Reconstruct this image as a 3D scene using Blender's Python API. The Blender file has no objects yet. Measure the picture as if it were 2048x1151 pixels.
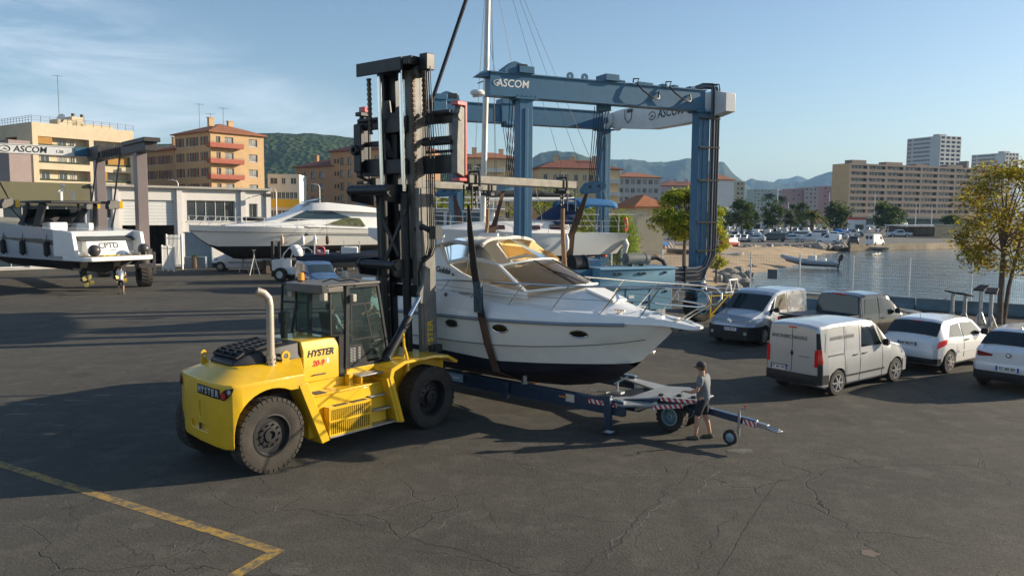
import bpy, math, random
from mathutils import Vector, Matrix, noise as mnoise
random.seed(7)
PI=math.pi; R=math.radians
V=Vector
# ------------------------------------------------------------------ camera
H=4.85; F=1593.0; CX,CY=1024.0,575.5
PITCH=math.atan((575.5-431)/F); ROLL=math.radians(0.35)
def _basis():
    cp,sp=math.cos(PITCH),math.sin(PITCH)
    fw=(0,cp,-sp); up0=(0,sp,cp); r0=(1,0,0)
    c,s=math.cos(ROLL),math.sin(ROLL)
    # horizon drops to the right in the picture: camera turned counter-clockwise
    r=tuple(c*r0[i]+s*up0[i] for i in range(3))
    u=tuple(c*up0[i]-s*r0[i] for i in range(3))
    return r,u,fw
R_,U_,F_=_basis()
def ray(px,py):
    a=(px-CX)/F; b=-(py-CY)/F
    return tuple(a*R_[i]+b*U_[i]+F_[i] for i in range(3))
def G(px,py,z=0.0):
    d=ray(px,py); t=(z-H)/d[2]
    return (d[0]*t,d[1]*t,z)
def P(px,py,Y):
    d=ray(px,py); t=Y/d[1]
    return (d[0]*t,Y,H+d[2]*t)
def proj(x,y,z):
    v=(x,y,z-H)
    a=sum(v[i]*R_[i] for i in range(3)); b=sum(v[i]*U_[i] for i in range(3)); c=sum(v[i]*F_[i] for i in range(3))
    return (CX+F*a/c, CY-F*b/c, c)
# ------------------------------------------------------------------ scene, world, sun
S=bpy.context.scene
COL=S.collection
cam=bpy.data.cameras.new('camera'); cam.lens=F/2048*36; cam.sensor_width=36; cam.clip_start=.1; cam.clip_end=40000
camo=bpy.data.objects.new('camera',cam); COL.objects.link(camo)
M3=Matrix((R_,U_,tuple(-c for c in F_))).transposed()
camo.matrix_world=Matrix.Translation((0,0,H))@M3.to_4x4()
S.camera=camo
S.view_settings.view_transform='Standard'; S.view_settings.look='None'; S.view_settings.exposure=0.80
SUN_EL,SUN_AZ=R(18.8),R(75.9)
sd=V((math.sin(SUN_AZ)*math.cos(SUN_EL),math.cos(SUN_AZ)*math.cos(SUN_EL),math.sin(SUN_EL)))
sl=bpy.data.lights.new('sun','SUN'); sl.energy=5.0; sl.angle=R(.5); sl.color=(1,.86,.66)
so=bpy.data.objects.new('sun',sl); COL.objects.link(so); so.rotation_euler=sd.to_track_quat('Z','Y').to_euler(); so.location=(60,20,60)
W=bpy.data.worlds.new('World'); S.world=W; W.use_nodes=True
def world():
    nt=W.node_tree; n=nt.nodes; L=nt.links; n.clear()
    out=n.new('ShaderNodeOutputWorld'); bg=n.new('ShaderNodeBackground'); bg.inputs['Strength'].default_value=.088
    sk=n.new('ShaderNodeTexSky'); sk.sky_type='NISHITA'; sk.sun_disc=False; sk.sun_elevation=SUN_EL; sk.sun_rotation=SUN_AZ
    sk.air_density=1.0; sk.dust_density=.7; sk.ozone_density=2.2; sk.altitude=0
    tc=n.new('ShaderNodeTexCoord'); sep=n.new('ShaderNodeSeparateXYZ'); L.new(tc.outputs['Generated'],sep.inputs[0])
    # thin cirrus, a sheet of cloud low in the north-west
    mp=n.new('ShaderNodeMapping'); mp.inputs['Scale'].default_value=(2.4,2.4,11); mp.inputs['Rotation'].default_value=(.0,.35,.0); L.new(tc.outputs['Generated'],mp.inputs[0])
    n1=n.new('ShaderNodeTexNoise'); n1.inputs['Scale'].default_value=1.7; n1.inputs['Detail'].default_value=9; n1.inputs['Roughness'].default_value=.62; n1.inputs['Distortion'].default_value=.5
    L.new(mp.outputs[0],n1.inputs['Vector'])
    r1=n.new('ShaderNodeMapRange'); r1.inputs[1].default_value=.36; r1.inputs[2].default_value=.72; L.new(n1.outputs[0],r1.inputs[0])
    def mr(sock,a,b,c=0,d=1,):
        m=n.new('ShaderNodeMapRange'); m.interpolation_type='SMOOTHSTEP'
        for i,v in enumerate((a,b,c,d)): m.inputs[i+1].default_value=v
        L.new(sock,m.inputs[0]); return m.outputs[0]
    def mul(a,b):
        m=n.new('ShaderNodeMath'); m.operation='MULTIPLY'
        for i,v in enumerate((a,b)):
            if isinstance(v,(int,float)): m.inputs[i].default_value=v
            else: L.new(v,m.inputs[i])
        return m.outputs[0]
    # cloud top falls from left to right: z + .35*x below about .06
    cb=n.new('ShaderNodeMath'); cb.operation='MULTIPLY_ADD'; cb.inputs[1].default_value=.42; L.new(sep.outputs[0],cb.inputs[0]); L.new(sep.outputs[2],cb.inputs[2])
    msk=mul(mr(cb.outputs[0],.085,-.02),mr(sep.outputs[0],.12,-.16))
    fac=mul(mul(r1.outputs[0],msk),.80)
    hz=mul(mr(sep.outputs[2],.16,.0),.42)
    mix=n.new('ShaderNodeMix'); mix.data_type='RGBA'; mix.inputs['B'].default_value=(6.3,6.9,7.7,1); L.new(fac,mix.inputs['Factor']); L.new(sk.outputs[0],mix.inputs['A'])
    L.new(mix.outputs['Result'],bg.inputs[0]); L.new(bg.outputs[0],out.inputs[0])
world()
# ------------------------------------------------------------------ materials
MATS={}
def mat(name,col,rough=.5,metal=0,var=.12,vs=3.0,bump=0,bs=40,coat=0,spec=.5,col2=None,alpha=1,trans=0,ior=1.45,emit=0,dirt=0):
    if name in MATS: return MATS[name]
    m=bpy.data.materials.new(name); m.use_nodes=True; nt=m.node_tree; n=nt.nodes; L=nt.links
    b=n['Principled BSDF']; b.inputs['Roughness'].default_value=rough; b.inputs['Metallic'].default_value=metal
    b.inputs['Coat Weight'].default_value=coat; b.inputs['Coat Roughness'].default_value=.06; b.inputs['Specular IOR Level'].default_value=spec
    b.inputs['IOR'].default_value=ior; b.inputs['Transmission Weight'].default_value=trans; b.inputs['Alpha'].default_value=alpha
    c=(*col,1); c2=(*(col2 or tuple(x*(1-var) for x in col)),1)
    tc=n.new('ShaderNodeTexCoord')
    nz=n.new('ShaderNodeTexNoise'); nz.inputs['Scale'].default_value=vs; nz.inputs['Detail'].default_value=6; nz.inputs['Roughness'].default_value=.65; L.new(tc.outputs['Object'],nz.inputs['Vector'])
    rp=n.new('ShaderNodeMapRange'); rp.inputs[1].default_value=.35; rp.inputs[2].default_value=.68; L.new(nz.outputs[0],rp.inputs[0])
    mx=n.new('ShaderNodeMix'); mx.data_type='RGBA'; mx.inputs['A'].default_value=c; mx.inputs['B'].default_value=c2; L.new(rp.outputs[0],mx.inputs['Factor'])
    L.new(mx.outputs['Result'],b.inputs['Base Color'])
    rr=n.new('ShaderNodeMapRange'); rr.inputs[3].default_value=max(0,rough-.06); rr.inputs[4].default_value=min(1,rough+.1); L.new(nz.outputs[0],rr.inputs[0]); L.new(rr.outputs[0],b.inputs['Roughness'])
    if dirt:
        nd=n.new('ShaderNodeTexNoise'); nd.inputs['Scale'].default_value=1.3; nd.inputs['Detail'].default_value=10; nd.inputs['Roughness'].default_value=.75; L.new(tc.outputs['Object'],nd.inputs['Vector'])
        rd=n.new('ShaderNodeMapRange'); rd.inputs[1].default_value=.5; rd.inputs[2].default_value=.75; rd.inputs[4].default_value=dirt; L.new(nd.outputs[0],rd.inputs[0])
        m2=n.new('ShaderNodeMix'); m2.data_type='RGBA'; m2.inputs['B'].default_value=(.09,.075,.06,1); L.new(rd.outputs[0],m2.inputs['Factor']); L.new(mx.outputs['Result'],m2.inputs['A']); L.new(m2.outputs['Result'],b.inputs['Base Color'])
    if bump:
        nb=n.new('ShaderNodeTexNoise'); nb.inputs['Scale'].default_value=bs; nb.inputs['Detail'].default_value=4; L.new(tc.outputs['Object'],nb.inputs['Vector'])
        bp=n.new('ShaderNodeBump'); bp.inputs['Strength'].default_value=bump; bp.inputs['Distance'].default_value=.02; L.new(nb.outputs[0],bp.inputs['Height']); L.new(bp.outputs[0],b.inputs['Normal'])
    if emit: b.inputs['Emission Strength'].default_value=emit; b.inputs['Emission Color'].default_value=c
    MATS[name]=m; return m
def paint(name,col,rough=.32,coat=.6,**k): return mat(name,col,rough=rough,coat=coat,var=k.pop('var',.05),**k)
mYEL=paint('forklift_yellow',(.74,.45,.010),dirt=.32,rough=.38,var=.10)
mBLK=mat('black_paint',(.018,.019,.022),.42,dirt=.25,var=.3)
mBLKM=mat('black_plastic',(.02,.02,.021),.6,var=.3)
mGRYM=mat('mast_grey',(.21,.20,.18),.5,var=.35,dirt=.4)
mRUB=mat('tyre_rubber',(.028,.025,.022),.85,col2=(.05,.043,.035),dirt=.6,bump=.3,bs=25)
mCHR=mat('chrome',(.8,.8,.8),.12,1,var=.05)
mSS=mat('stainless_rail',(.72,.71,.68),.22,1,var=.1)
mALU=mat('galvanised_steel',(.42,.43,.44),.42,.8,var=.25)
mSTEEL=mat('worn_steel',(.115,.11,.10),.5,.5,var=.4,dirt=.5)
mRED=paint('red_paint',(.55,.035,.04),dirt=.1)
mREDL=mat('red_lens',(.6,.015,.015),.15,coat=1)
mAMB=mat('amber_lens',(.85,.33,.03),.2,coat=.6)
mWLENS=mat('clear_lens',(.35,.37,.40),.08,coat=1)
mGEL=paint('white_gelcoat',(.84,.835,.81),rough=.28,coat=.5,var=.04)
mGELG=paint('cream_gelcoat',(.80,.78,.72),rough=.3,coat=.4,var=.06)
mNAVY=mat('navy_antifouling',(.010,.013,.03),.55,var=.3,dirt=.2)
mBBOT=mat('black_antifouling',(.018,.017,.019),.7,var=.4,dirt=.5)
mGLASS=mat('tinted_glass',(.012,.018,.018),.06,spec=.8,coat=.3)
mGLB=mat('blue_glass',(.03,.05,.065),.08,spec=.8)
mWIN=mat('window_glass',(.05,.062,.07),.12,spec=.7,var=.5,vs=.7)
mBLUE=paint('lift_blue',(.036,.135,.24),rough=.5,coat=.12,dirt=.14,var=.16)
mBLUEL=paint('lift_light_blue',(.17,.33,.44),rough=.42,coat=.2,dirt=.15,var=.1)
mTRL=paint('trailer_blue',(.022,.045,.085),dirt=.25)
mTRG=mat('trailer_deck_grey',(.30,.32,.33),.5,.2,var=.2,dirt=.4)
mWHT=paint('white_paint',(.78,.78,.76),rough=.4,coat=.2,dirt=.08)
mWHTV=paint('white_car_paint',(.74,.745,.75),rough=.25,coat=.9,var=.02)
mSILV=paint('silver_car_paint',(.50,.51,.51),rough=.3,coat=.9,metal=.35,var=.03)
mGREYC=paint('steel_grey_car_paint',(.33,.37,.42),rough=.3,coat=.9,metal=.4,var=.03)
mBLKC=paint('black_car_paint',(.010,.011,.014),rough=.2,coat=1,var=.1)
mTXTK=mat('black_lettering',(.02,.02,.022),.5)
mTXTW=mat('white_lettering',(.8,.8,.78),.5)
mTXTG=mat('grey_lettering',(.17,.18,.19),.5)
mTXTY=mat('yellow_lettering',(.8,.52,.02),.5)
mTXTR=mat('red_lettering',(.55,.03,.02),.5)
mWEB=mat('brown_webbing',(.15,.085,.06),.85,var=.45,vs=2,bump=.3,bs=60)
mWEBK=mat('black_webbing',(.035,.03,.028),.85,var=.4,vs=3,bump=.3,bs=60)
mROPE=mat('tan_rope',(.28,.17,.10),.85,var=.3,bump=.4,bs=90)
mSKIN=mat('skin',(.50,.27,.18),.55,var=.15,vs=9)
mCONC=mat('concrete',(.40,.38,.34),.8,var=.3,vs=.5,dirt=.4,bump=.2,bs=8)
mBARK=mat('bark',(.17,.13,.10),.9,var=.4,vs=6,bump=.5,bs=18)
# cab glass: thin sheets, half clear
def glassmat(name,col,alpha,rough=.03):
    m=bpy.data.materials.new(name); m.use_nodes=True; nt=m.node_tree; n=nt.nodes; L=nt.links
    out=n['Material Output']; n.remove(n['Principled BSDF'])
    t=n.new('ShaderNodeBsdfTransparent'); t.inputs[0].default_value=(*col,1)
    g=n.new('ShaderNodeBsdfGlossy'); g.inputs['Roughness'].default_value=rough; g.inputs[0].default_value=(.9,.95,.95,1)
    d=n.new('ShaderNodeBsdfDiffuse'); d.inputs[0].default_value=(*[c*.35 for c in col],1)
    fr=n.new('ShaderNodeFresnel'); fr.inputs[0].default_value=1.5
    tcn=n.new('ShaderNodeTexCoord'); nz=n.new('ShaderNodeTexNoise'); nz.inputs['Scale'].default_value=2.5; nz.inputs['Detail'].default_value=5; L.new(tcn.outputs['Object'],nz.inputs['Vector'])
    mr=n.new('ShaderNodeMapRange'); mr.inputs[3].default_value=max(0,1-alpha-.08); mr.inputs[4].default_value=min(1,1-alpha+.08); L.new(nz.outputs[0],mr.inputs[0])
    m1=n.new('ShaderNodeMixShader'); L.new(mr.outputs[0],m1.inputs[0]); L.new(t.outputs[0],m1.inputs[1]); L.new(d.outputs[0],m1.inputs[2])
    m2=n.new('ShaderNodeMixShader'); L.new(fr.outputs[0],m2.inputs[0]); L.new(m1.outputs[0],m2.inputs[1]); L.new(g.outputs[0],m2.inputs[2])
    L.new(m2.outputs[0],out.inputs[0]); MATS[name]=m; return m
mCABG=glassmat('cab_glass',(.45,.62,.60),.88)
mVINYL=glassmat('clear_vinyl',(.88,.86,.82),.82,.12)
mSCRN=glassmat('smoked_screen',(.80,.76,.70),.86)
def clothmat(name,c,tr=.45):
    m=mat(name,c,.85,var=.15); n=m.node_tree.nodes; L=m.node_tree.links; t=n.new('ShaderNodeBsdfTranslucent'); t.inputs[0].default_value=(*c,1); x=n.new('ShaderNodeMixShader'); x.inputs[0].default_value=tr
    L.new(n['Principled BSDF'].outputs[0],x.inputs[1]); L.new(t.outputs[0],x.inputs[2]); L.new(x.outputs[0],n['Material Output'].inputs[0]); return m
clothmat('beige_canvas',(.80,.60,.30),.6); clothmat('white_canvas',(.80,.77,.72),.3)
# ------------------------------------------------------------------ mesh builder
def frame(d,up=V((0,0,1))):
    d=V(d).normalized(); up=V(up)
    if abs(d.dot(up))>.98: up=V((1,0,0)) if abs(d.x)<.9 else V((0,1,0))
    s=d.cross(up).normalized(); u=s.cross(d).normalized()
    return d,s,u
class MB:
    def __init__(s): s.v=[]; s.f=[]; s.m=[]; s.cur=0
    def add(s,vs,fs):
        k=len(s.v); s.v+= [tuple(p) for p in vs]
        for f in fs: s.f.append([i+k for i in f]); s.m.append(s.cur)
        return s
    def box(s,c,d,rz=0,mtx=None):
        x,y,z=d[0]/2,d[1]/2,d[2]/2
        vs=[V((a,b,e)) for a in(-x,x) for b in(-y,y) for e in(-z,z)]
        if mtx is None: mtx=Matrix.Rotation(rz,3,'Z')
        vs=[mtx@p+V(c) for p in vs]
        return s.add(vs,[(0,1,3,2),(4,6,7,5),(0,4,5,1),(2,3,7,6),(0,2,6,4),(1,5,7,3)])
    def span(s,x0,x1,y0,y1,z0,z1): return s.box(((x0+x1)/2,(y0+y1)/2,(z0+z1)/2),(abs(x1-x0),abs(y1-y0),abs(z1-z0)))
    def bar(s,p,q,w,h,up=(0,0,1),w2=None,h2=None):
        p,q=V(p),V(q); d,sd_,u=frame(q-p,up); w2=w2 or w; h2=h2 or h
        vs=[]
        for c,a,b in((p,w/2,h/2),(q,w2/2,h2/2)): vs+=[c-sd_*a-u*b,c+sd_*a-u*b,c+sd_*a+u*b,c-sd_*a+u*b]
        return s.add(vs,[(3,2,1,0),(4,5,6,7),(0,1,5,4),(1,2,6,5),(2,3,7,6),(3,0,4,7)])
    def tube(s,pts,r,n=8,closed=False,caps=True):
        pts=[V(p) for p in pts]; m=len(pts); rs=r if isinstance(r,(list,tuple)) else [r]*m
        k=len(s.v); u=None
        for i,p in enumerate(pts):
            if closed: d=pts[(i+1)%m]-pts[i-1]
            else: d=pts[min(i+1,m-1)]-pts[max(i-1,0)]
            if d.length<1e-9: d=V((0,0,1))
            d.normalize()
            if u is None: _,_,u=frame(d)
            u=(u-d*u.dot(d)).normalized(); w=d.cross(u)
            for j in range(n):
                a=2*PI*j/n; q=p+(u*math.cos(a)+w*math.sin(a))*rs[i]; s.v.append(tuple(q))
        for i in range(m if closed else m-1):
            a=k+i*n; b=k+((i+1)%m)*n
            for j in range(n): s.f.append([a+j,a+(j+1)%n,b+(j+1)%n,b+j]); s.m.append(s.cur)
        if caps and not closed:
            s.f.append([k+j for j in range(n)][::-1]); s.m.append(s.cur)
            s.f.append([k+(m-1)*n+j for j in range(n)]); s.m.append(s.cur)
        return s
    def cyl(s,p,q,r,n=16,r2=None): return s.tube([p,q],[r,r2 if r2 is not None else r],n)
    def lathe(s,prof,o,ax,n=24,a0=0,a1=2*PI):
        # prof: (radius, distance along axis)
        o=V(o); d,sd_,u=frame(ax); full=abs(a1-a0-2*PI)<1e-6; cols=n if full else n+1
        k=len(s.v)
        for (r,h) in prof:
            for j in range(cols):
                a=a0+(a1-a0)*j/n; s.v.append(tuple(o+d*h+(sd_*math.cos(a)+u*math.sin(a))*r))
        for i in range(len(prof)-1):
            for j in range(n):
                j2=(j+1)%cols
                s.f.append([k+i*cols+j,k+i*cols+j2,k+(i+1)*cols+j2,k+(i+1)*cols+j]); s.m.append(s.cur)
        return s
    def prism(s,poly,o,ux,uy,un,h):
        o,ux,uy,un=V(o),V(ux),V(uy),V(un); n=len(poly)
        a=[o+ux*x+uy*y for x,y in poly]; b=[p+un*h for p in a]
        return s.add(a+b,[list(range(n))[::-1],list(range(n,2*n))]+[[i,(i+1)%n,n+(i+1)%n,n+i] for i in range(n)])
    def prxz(s,poly,y0,y1): return s.prism(poly,(0,y0,0),(1,0,0),(0,0,1),(0,1,0),y1-y0)
    def pryz(s,poly,x0,x1): return s.prism(poly,(x0,0,0),(0,1,0),(0,0,1),(1,0,0),x1-x0)
    def prxy(s,poly,z0,z1): return s.prism(poly,(0,0,z0),(1,0,0),(0,1,0),(0,0,1),z1-z0)
    def loft(s,rings,closed=True,caps=True):
        n=len(rings[0]); k=len(s.v)
        for r in rings: s.v+=[tuple(p) for p in r]
        for i in range(len(rings)-1):
            for j in range(n if closed else n-1):
                s.f.append([k+i*n+j,k+i*n+(j+1)%n,k+(i+1)*n+(j+1)%n,k+(i+1)*n+j]); s.m.append(s.cur)
        if caps:
            s.f.append([k+j for j in range(n)][::-1]); s.m.append(s.cur)
            s.f.append([k+(len(rings)-1)*n+j for j in range(n)]); s.m.append(s.cur)
        return s
    def grid(s,fn,nu,nv):
        k=len(s.v)
        for i in range(nu+1):
            for j in range(nv+1): s.v.append(tuple(fn(i/nu,j/nv)))
        for i in range(nu):
            for j in range(nv): s.f.append([k+i*(nv+1)+j,k+(i+1)*(nv+1)+j,k+(i+1)*(nv+1)+j+1,k+i*(nv+1)+j+1]); s.m.append(s.cur)
        return s
    def ball(s,c,r,n=12,sq=(1,1,1)):
        c=V(c); m=n//2
        prof=[]
        k=len(s.v)
        for i in range(m+1):
            t=PI*i/m
            for j in range(n):
                a=2*PI*j/n; s.v.append((c.x+r*sq[0]*math.sin(t)*math.cos(a),c.y+r*sq[1]*math.sin(t)*math.sin(a),c.z+r*sq[2]*math.cos(t)))
        for i in range(m):
            for j in range(n): s.f.append([k+i*n+j,k+(i+1)*n+j,k+(i+1)*n+(j+1)%n,k+i*n+(j+1)%n]); s.m.append(s.cur)
        return s
    def build(s,name,mt,parent=None,smooth=True,bevel=0,ang=38,seg=2,fix=True,sub=0,solid=0):
        me=bpy.data.meshes.new(name); me.from_pydata(s.v,[],s.f)
        ms=mt if isinstance(mt,(list,tuple)) else [mt]
        for m in ms: me.materials.append(m)
        if len(ms)>1: me.polygons.foreach_set('material_index',s.m)
        if fix:
            import bmesh
            bm=bmesh.new(); bm.from_mesh(me); bmesh.ops.remove_doubles(bm,verts=bm.verts,dist=1e-5); bmesh.ops.recalc_face_normals(bm,faces=bm.faces); bm.to_mesh(me); bm.free()
        if smooth:
            me.polygons.foreach_set('use_smooth',[True]*len(me.polygons))
            if ang<180: me.set_sharp_from_angle(angle=R(ang))
        me.update()
        o=bpy.data.objects.new(name,me); COL.objects.link(o)
        if parent: o.parent=parent
        if sub:
            sm=o.modifiers.new('sub','SUBSURF'); sm.levels=sm.render_levels=sub
        if solid:
            sm=o.modifiers.new('solid','SOLIDIFY'); sm.thickness=solid; sm.offset=0
        if bevel:
            bv=o.modifiers.new('bevel','BEVEL'); bv.width=bevel; bv.segments=seg; bv.limit_method='ANGLE'; bv.angle_limit=R(35); bv.harden_normals=False
        return o
def tag(o,label=None,cat=None,group=None,kind=None):
    if label: o['label']=label
    if cat: o['category']=cat
    if group: o['group']=group
    if kind: o['kind']=kind
    return o
def thing(name,label,cat,loc=(0,0,0),rz=0,group=None,sc=None):
    o=bpy.data.objects.new(name,None); COL.objects.link(o); o.empty_display_size=.2
    o.location=loc; o.rotation_euler=(0,0,rz)
    if sc: o.scale=sc if isinstance(sc,(tuple,list)) else (sc,sc,sc)
    return tag(o,label,cat,group)
def dup(root,loc,rz=0,label=None,group=None,sc=None):
    r=root.copy(); COL.objects.link(r); r.location=loc; r.rotation_euler=(0,0,rz)
    if sc: r.scale=sc if isinstance(sc,(tuple,list)) else (sc,sc,sc)
    if label: r['label']=label
    if group: r['group']=group
    for ch in list(root.children):
        c=ch.copy(); COL.objects.link(c); c.parent=r
        for g in ch.children:
            d=g.copy(); COL.objects.link(d); d.parent=c
    return r
def struct(o): o['kind']='structure'; return o
def text(body,size,mt,parent,o,ux,uy,bold=0,shear=0,ext=.003,name='lettering',align='CENTER',wscale=1):
    cu=bpy.data.curves.new(name,'FONT'); cu.body=body; cu.size=size; cu.extrude=ext; cu.offset=bold; cu.shear=shear; cu.align_x=align; cu.align_y='CENTER'; cu.resolution_u=3
    t=bpy.data.objects.new('tmp_text',cu); COL.objects.link(t)
    me=bpy.data.meshes.new_from_object(t.evaluated_get(bpy.context.evaluated_depsgraph_get()))
    bpy.data.objects.remove(t); bpy.data.curves.remove(cu)
    ux=V(ux).normalized(); uy=V(uy).normalized(); un=ux.cross(uy).normalized(); o=V(o)
    for v in me.vertices: v.co=o+ux*v.co.x*wscale+uy*v.co.y+un*v.co.z
    me.materials.clear(); me.materials.append(mt); me.name=name
    ob=bpy.data.objects.new(name,me); COL.objects.link(ob); ob.parent=parent
    return ob
def lerp(a,b,t): return a+(b-a)*t
def interp(tab,x):
    if x<=tab[0][0]: return tab[0][1:]
    for a,b in zip(tab,tab[1:]):
        if x<=b[0]:
            t=(x-a[0])/(b[0]-a[0]); return tuple(lerp(a[i],b[i],t) for i in range(1,len(a)))
    return tab[-1][1:]
def arc(c,r,a0,a1,n): return [(c[0]+r*math.cos(lerp(a0,a1,i/n)),c[1]+r*math.sin(lerp(a0,a1,i/n))) for i in range(n+1)]
# ================================================================== setting: ground, water, beach, hills
def node_mat(name):
    m=bpy.data.materials.new(name); m.use_nodes=True; MATS[name]=m
    return m,m.node_tree.nodes,m.node_tree.links,m.node_tree.nodes['Principled BSDF']
def N(n,t,**k):
    x=n.new(t)
    for a,b in k.items():
        if a in('operation','data_type','blend_type','feature','interpolation_type'): setattr(x,a,b)
        else: x.inputs[a.replace('_',' ')].default_value=b
    return x
def asphalt(name,c1,c2,c3,crack=1.0,scale=1.0,stain=True):
    m,n,L,b=node_mat(name)
    tc=n.new('ShaderNodeTexCoord'); O=tc.outputs['Object']
    big=N(n,'ShaderNodeTexNoise',Scale=.16*scale,Detail=8,Roughness=.62); L.new(O,big.inputs['Vector'])
    mid=N(n,'ShaderNodeTexNoise',Scale=1.3*scale,Detail=8,Roughness=.7); L.new(O,mid.inputs['Vector'])
    fin=N(n,'ShaderNodeTexNoise',Scale=24,Detail=5,Roughness=.7); L.new(O,fin.inputs['Vector'])
    def rng(s,a,b_,c=0,d=1):
        r=n.new('ShaderNodeMapRange')
        for i,v in enumerate((a,b_,c,d)): r.inputs[i+1].default_value=v
        L.new(s,r.inputs[0]); return r.outputs[0]
    def mix(f,a,b_,bt='MIX'):
        x=n.new('ShaderNodeMix'); x.data_type='RGBA'; x.blend_type=bt
        for s,v in(('Factor',f),('A',a),('B',b_)):
            i=x.inputs[s]
            if isinstance(v,(tuple,float,int)): i.default_value=(*v,1) if isinstance(v,tuple) else v
            else: L.new(v,i)
        return x.outputs['Result']
    c=mix(rng(big.outputs[0],.36,.64),c1,c2)
    c=mix(rng(mid.outputs[0],.48,.70,0,.8),c,c3)
    md2=N(n,'ShaderNodeTexNoise',Scale=4.2*scale,Detail=9,Roughness=.8); L.new(O,md2.inputs['Vector']); c=mix(rng(md2.outputs[0],.52,.66,0,.45),c,tuple(v*.62 for v in c2))
    # long tyre and repair streaks
    mp=N(n,'ShaderNodeMapping'); mp.inputs['Scale'].default_value=(.9,.09,1); mp.inputs['Rotation'].default_value=(0,0,-.62); L.new(O,mp.inputs[0])
    st=N(n,'ShaderNodeTexNoise',Scale=1.0,Detail=6,Roughness=.6); L.new(mp.outputs[0],st.inputs['Vector'])
    c=mix(rng(st.outputs[0],.55,.75,0,.5),c,tuple(x*.55 for x in c1))
    g=rng(fin.outputs[0],.3,.7,.60,1.42)
    x=n.new('ShaderNodeMix'); x.data_type='RGBA'; x.blend_type='MULTIPLY'; x.inputs['Factor'].default_value=1; L.new(c,x.inputs['A']); L.new(g,x.inputs['B']); c=x.outputs['Result']
    if stain:   # pale dried spills and dark oil spots
        sp=N(n,'ShaderNodeTexNoise',Scale=.55,Detail=12,Roughness=.78); L.new(O,sp.inputs['Vector'])
        c=mix(rng(sp.outputs[0],.66,.72,0,.55),c,(.26,.25,.24))
        sp2=N(n,'ShaderNodeTexVoronoi',Scale=.33); L.new(O,sp2.inputs['Vector'])
        sp3=N(n,'ShaderNodeTexNoise',Scale=2.4,Detail=5); L.new(O,sp3.inputs['Vector'])
        ad=N(n,'ShaderNodeMath',operation='MULTIPLY_ADD'); ad.inputs[1].default_value=.5; L.new(sp3.outputs[0],ad.inputs[0]); L.new(sp2.outputs[0],ad.inputs[2])
        c=mix(rng(ad.outputs[0],.42,.30,0,.5),c,tuple(v*.4 for v in c1))
    # hairline cracks
    ds=N(n,'ShaderNodeTexNoise',Scale=.9,Detail=4); L.new(O,ds.inputs['Vector'])
    va=n.new('ShaderNodeVectorMath'); va.operation='MULTIPLY_ADD'; va.inputs[1].default_value=(1.3,1.3,0); L.new(ds.outputs['Color'],va.inputs[0]); L.new(O,va.inputs[2])
    vo=n.new('ShaderNodeTexVoronoi'); vo.feature='DISTANCE_TO_EDGE'; vo.inputs['Scale'].default_value=.34; L.new(va.outputs[0],vo.inputs['Vector'])
    ck=rng(vo.outputs[0],.0,.0045,1,0)
    cm=N(n,'ShaderNodeTexNoise',Scale=.3,Detail=3); L.new(O,cm.inputs['Vector'])
    mu=N(n,'ShaderNodeMath',operation='MULTIPLY'); L.new(ck,mu.inputs[0]); L.new(rng(cm.outputs[0],.42,.56,0,.8*crack),mu.inputs[1])
    c=mix(mu.outputs[0],c,(.012,.012,.011))
    L.new(c,b.inputs['Base Color']); b.inputs['Roughness'].default_value=.88; b.inputs['Specular IOR Level'].default_value=.3
    hs=N(n,'ShaderNodeMath',operation='SUBTRACT'); L.new(fin.outputs[0],hs.inputs[0]); L.new(mu.outputs[0],hs.inputs[1])
    bp=N(n,'ShaderNodeBump',Strength=.6,Distance=.02); L.new(hs.outputs[0],bp.inputs['Height'])
    bp2=N(n,'ShaderNodeBump',Strength=.25,Distance=.06); L.new(mid.outputs[0],bp2.inputs['Height']); L.new(bp.outputs[0],bp2.inputs['Normal']); L.new(bp2.outputs[0],b.inputs['Normal'])
    return m
mASPH=asphalt('yard_asphalt',(.082,.075,.061),(.052,.049,.043),(.110,.101,.083))
mLOT=asphalt('lot_asphalt',(.15,.14,.125),(.12,.115,.105),(.19,.175,.15),.2,.6,False)
mEARTH=mat('dry_earth',(.20,.17,.11),.95,var=.5,vs=.08,col2=(.09,.11,.05))
mSAND=mat('beach_sand',(.42,.31,.19),.95,var=.3,vs=.35,col2=(.30,.22,.13),bump=.6,bs=3)
mROCK=mat('boulder_stone',(.36,.32,.27),.9,var=.5,vs=1.2,bump=.6,bs=4)
def sheet(name,pts,z,m):
    b=MB(); b.add([(x,y,z) for x,y in pts],[list(range(len(pts)))]); o=b.build(name,m,smooth=False)
    return struct(o)
FENCE=[(-2.2,62.8),(2.6,59.9),(5.2,58.3),(7.8,56.8),(10.4,55.2),(13,53.6),(15.6,52),(18.2,50.3),(20.8,48.5),(23.3,46.6),(25.8,44.6),(28.3,42.6),(30.8,40.6)]
yard=[(-260,-70),(180,-70),(60,17),(30.8,40.6)]+FENCE[::-1][1:]+[(-2.2,74),(-6,92),(-60,96),(-260,110)]
sheet('yard',yard,0,mASPH)
def px_at(px,Y):  # world x of a picture column at depth Y, eye level
    return P(px,432,Y)[0]
shore=[(54,1470),(60,1474),(68,1481),(75,1489),(82,1502),(88,1550),(95,1590),(103,1615),(120,1628),(131,1655),(138,1690)]
lotedge=[(-2.2,136),(px_at(1450,138),138),(px_at(1700,144),144),(px_at(1850,153),153),(px_at(1960,163),163),(px_at(2300,196),196)]
sheet('parking_lot',lotedge+[(px_at(2300,330),330),(px_at(1380,330),330),(-2.2,260)],.0,mLOT)
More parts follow.
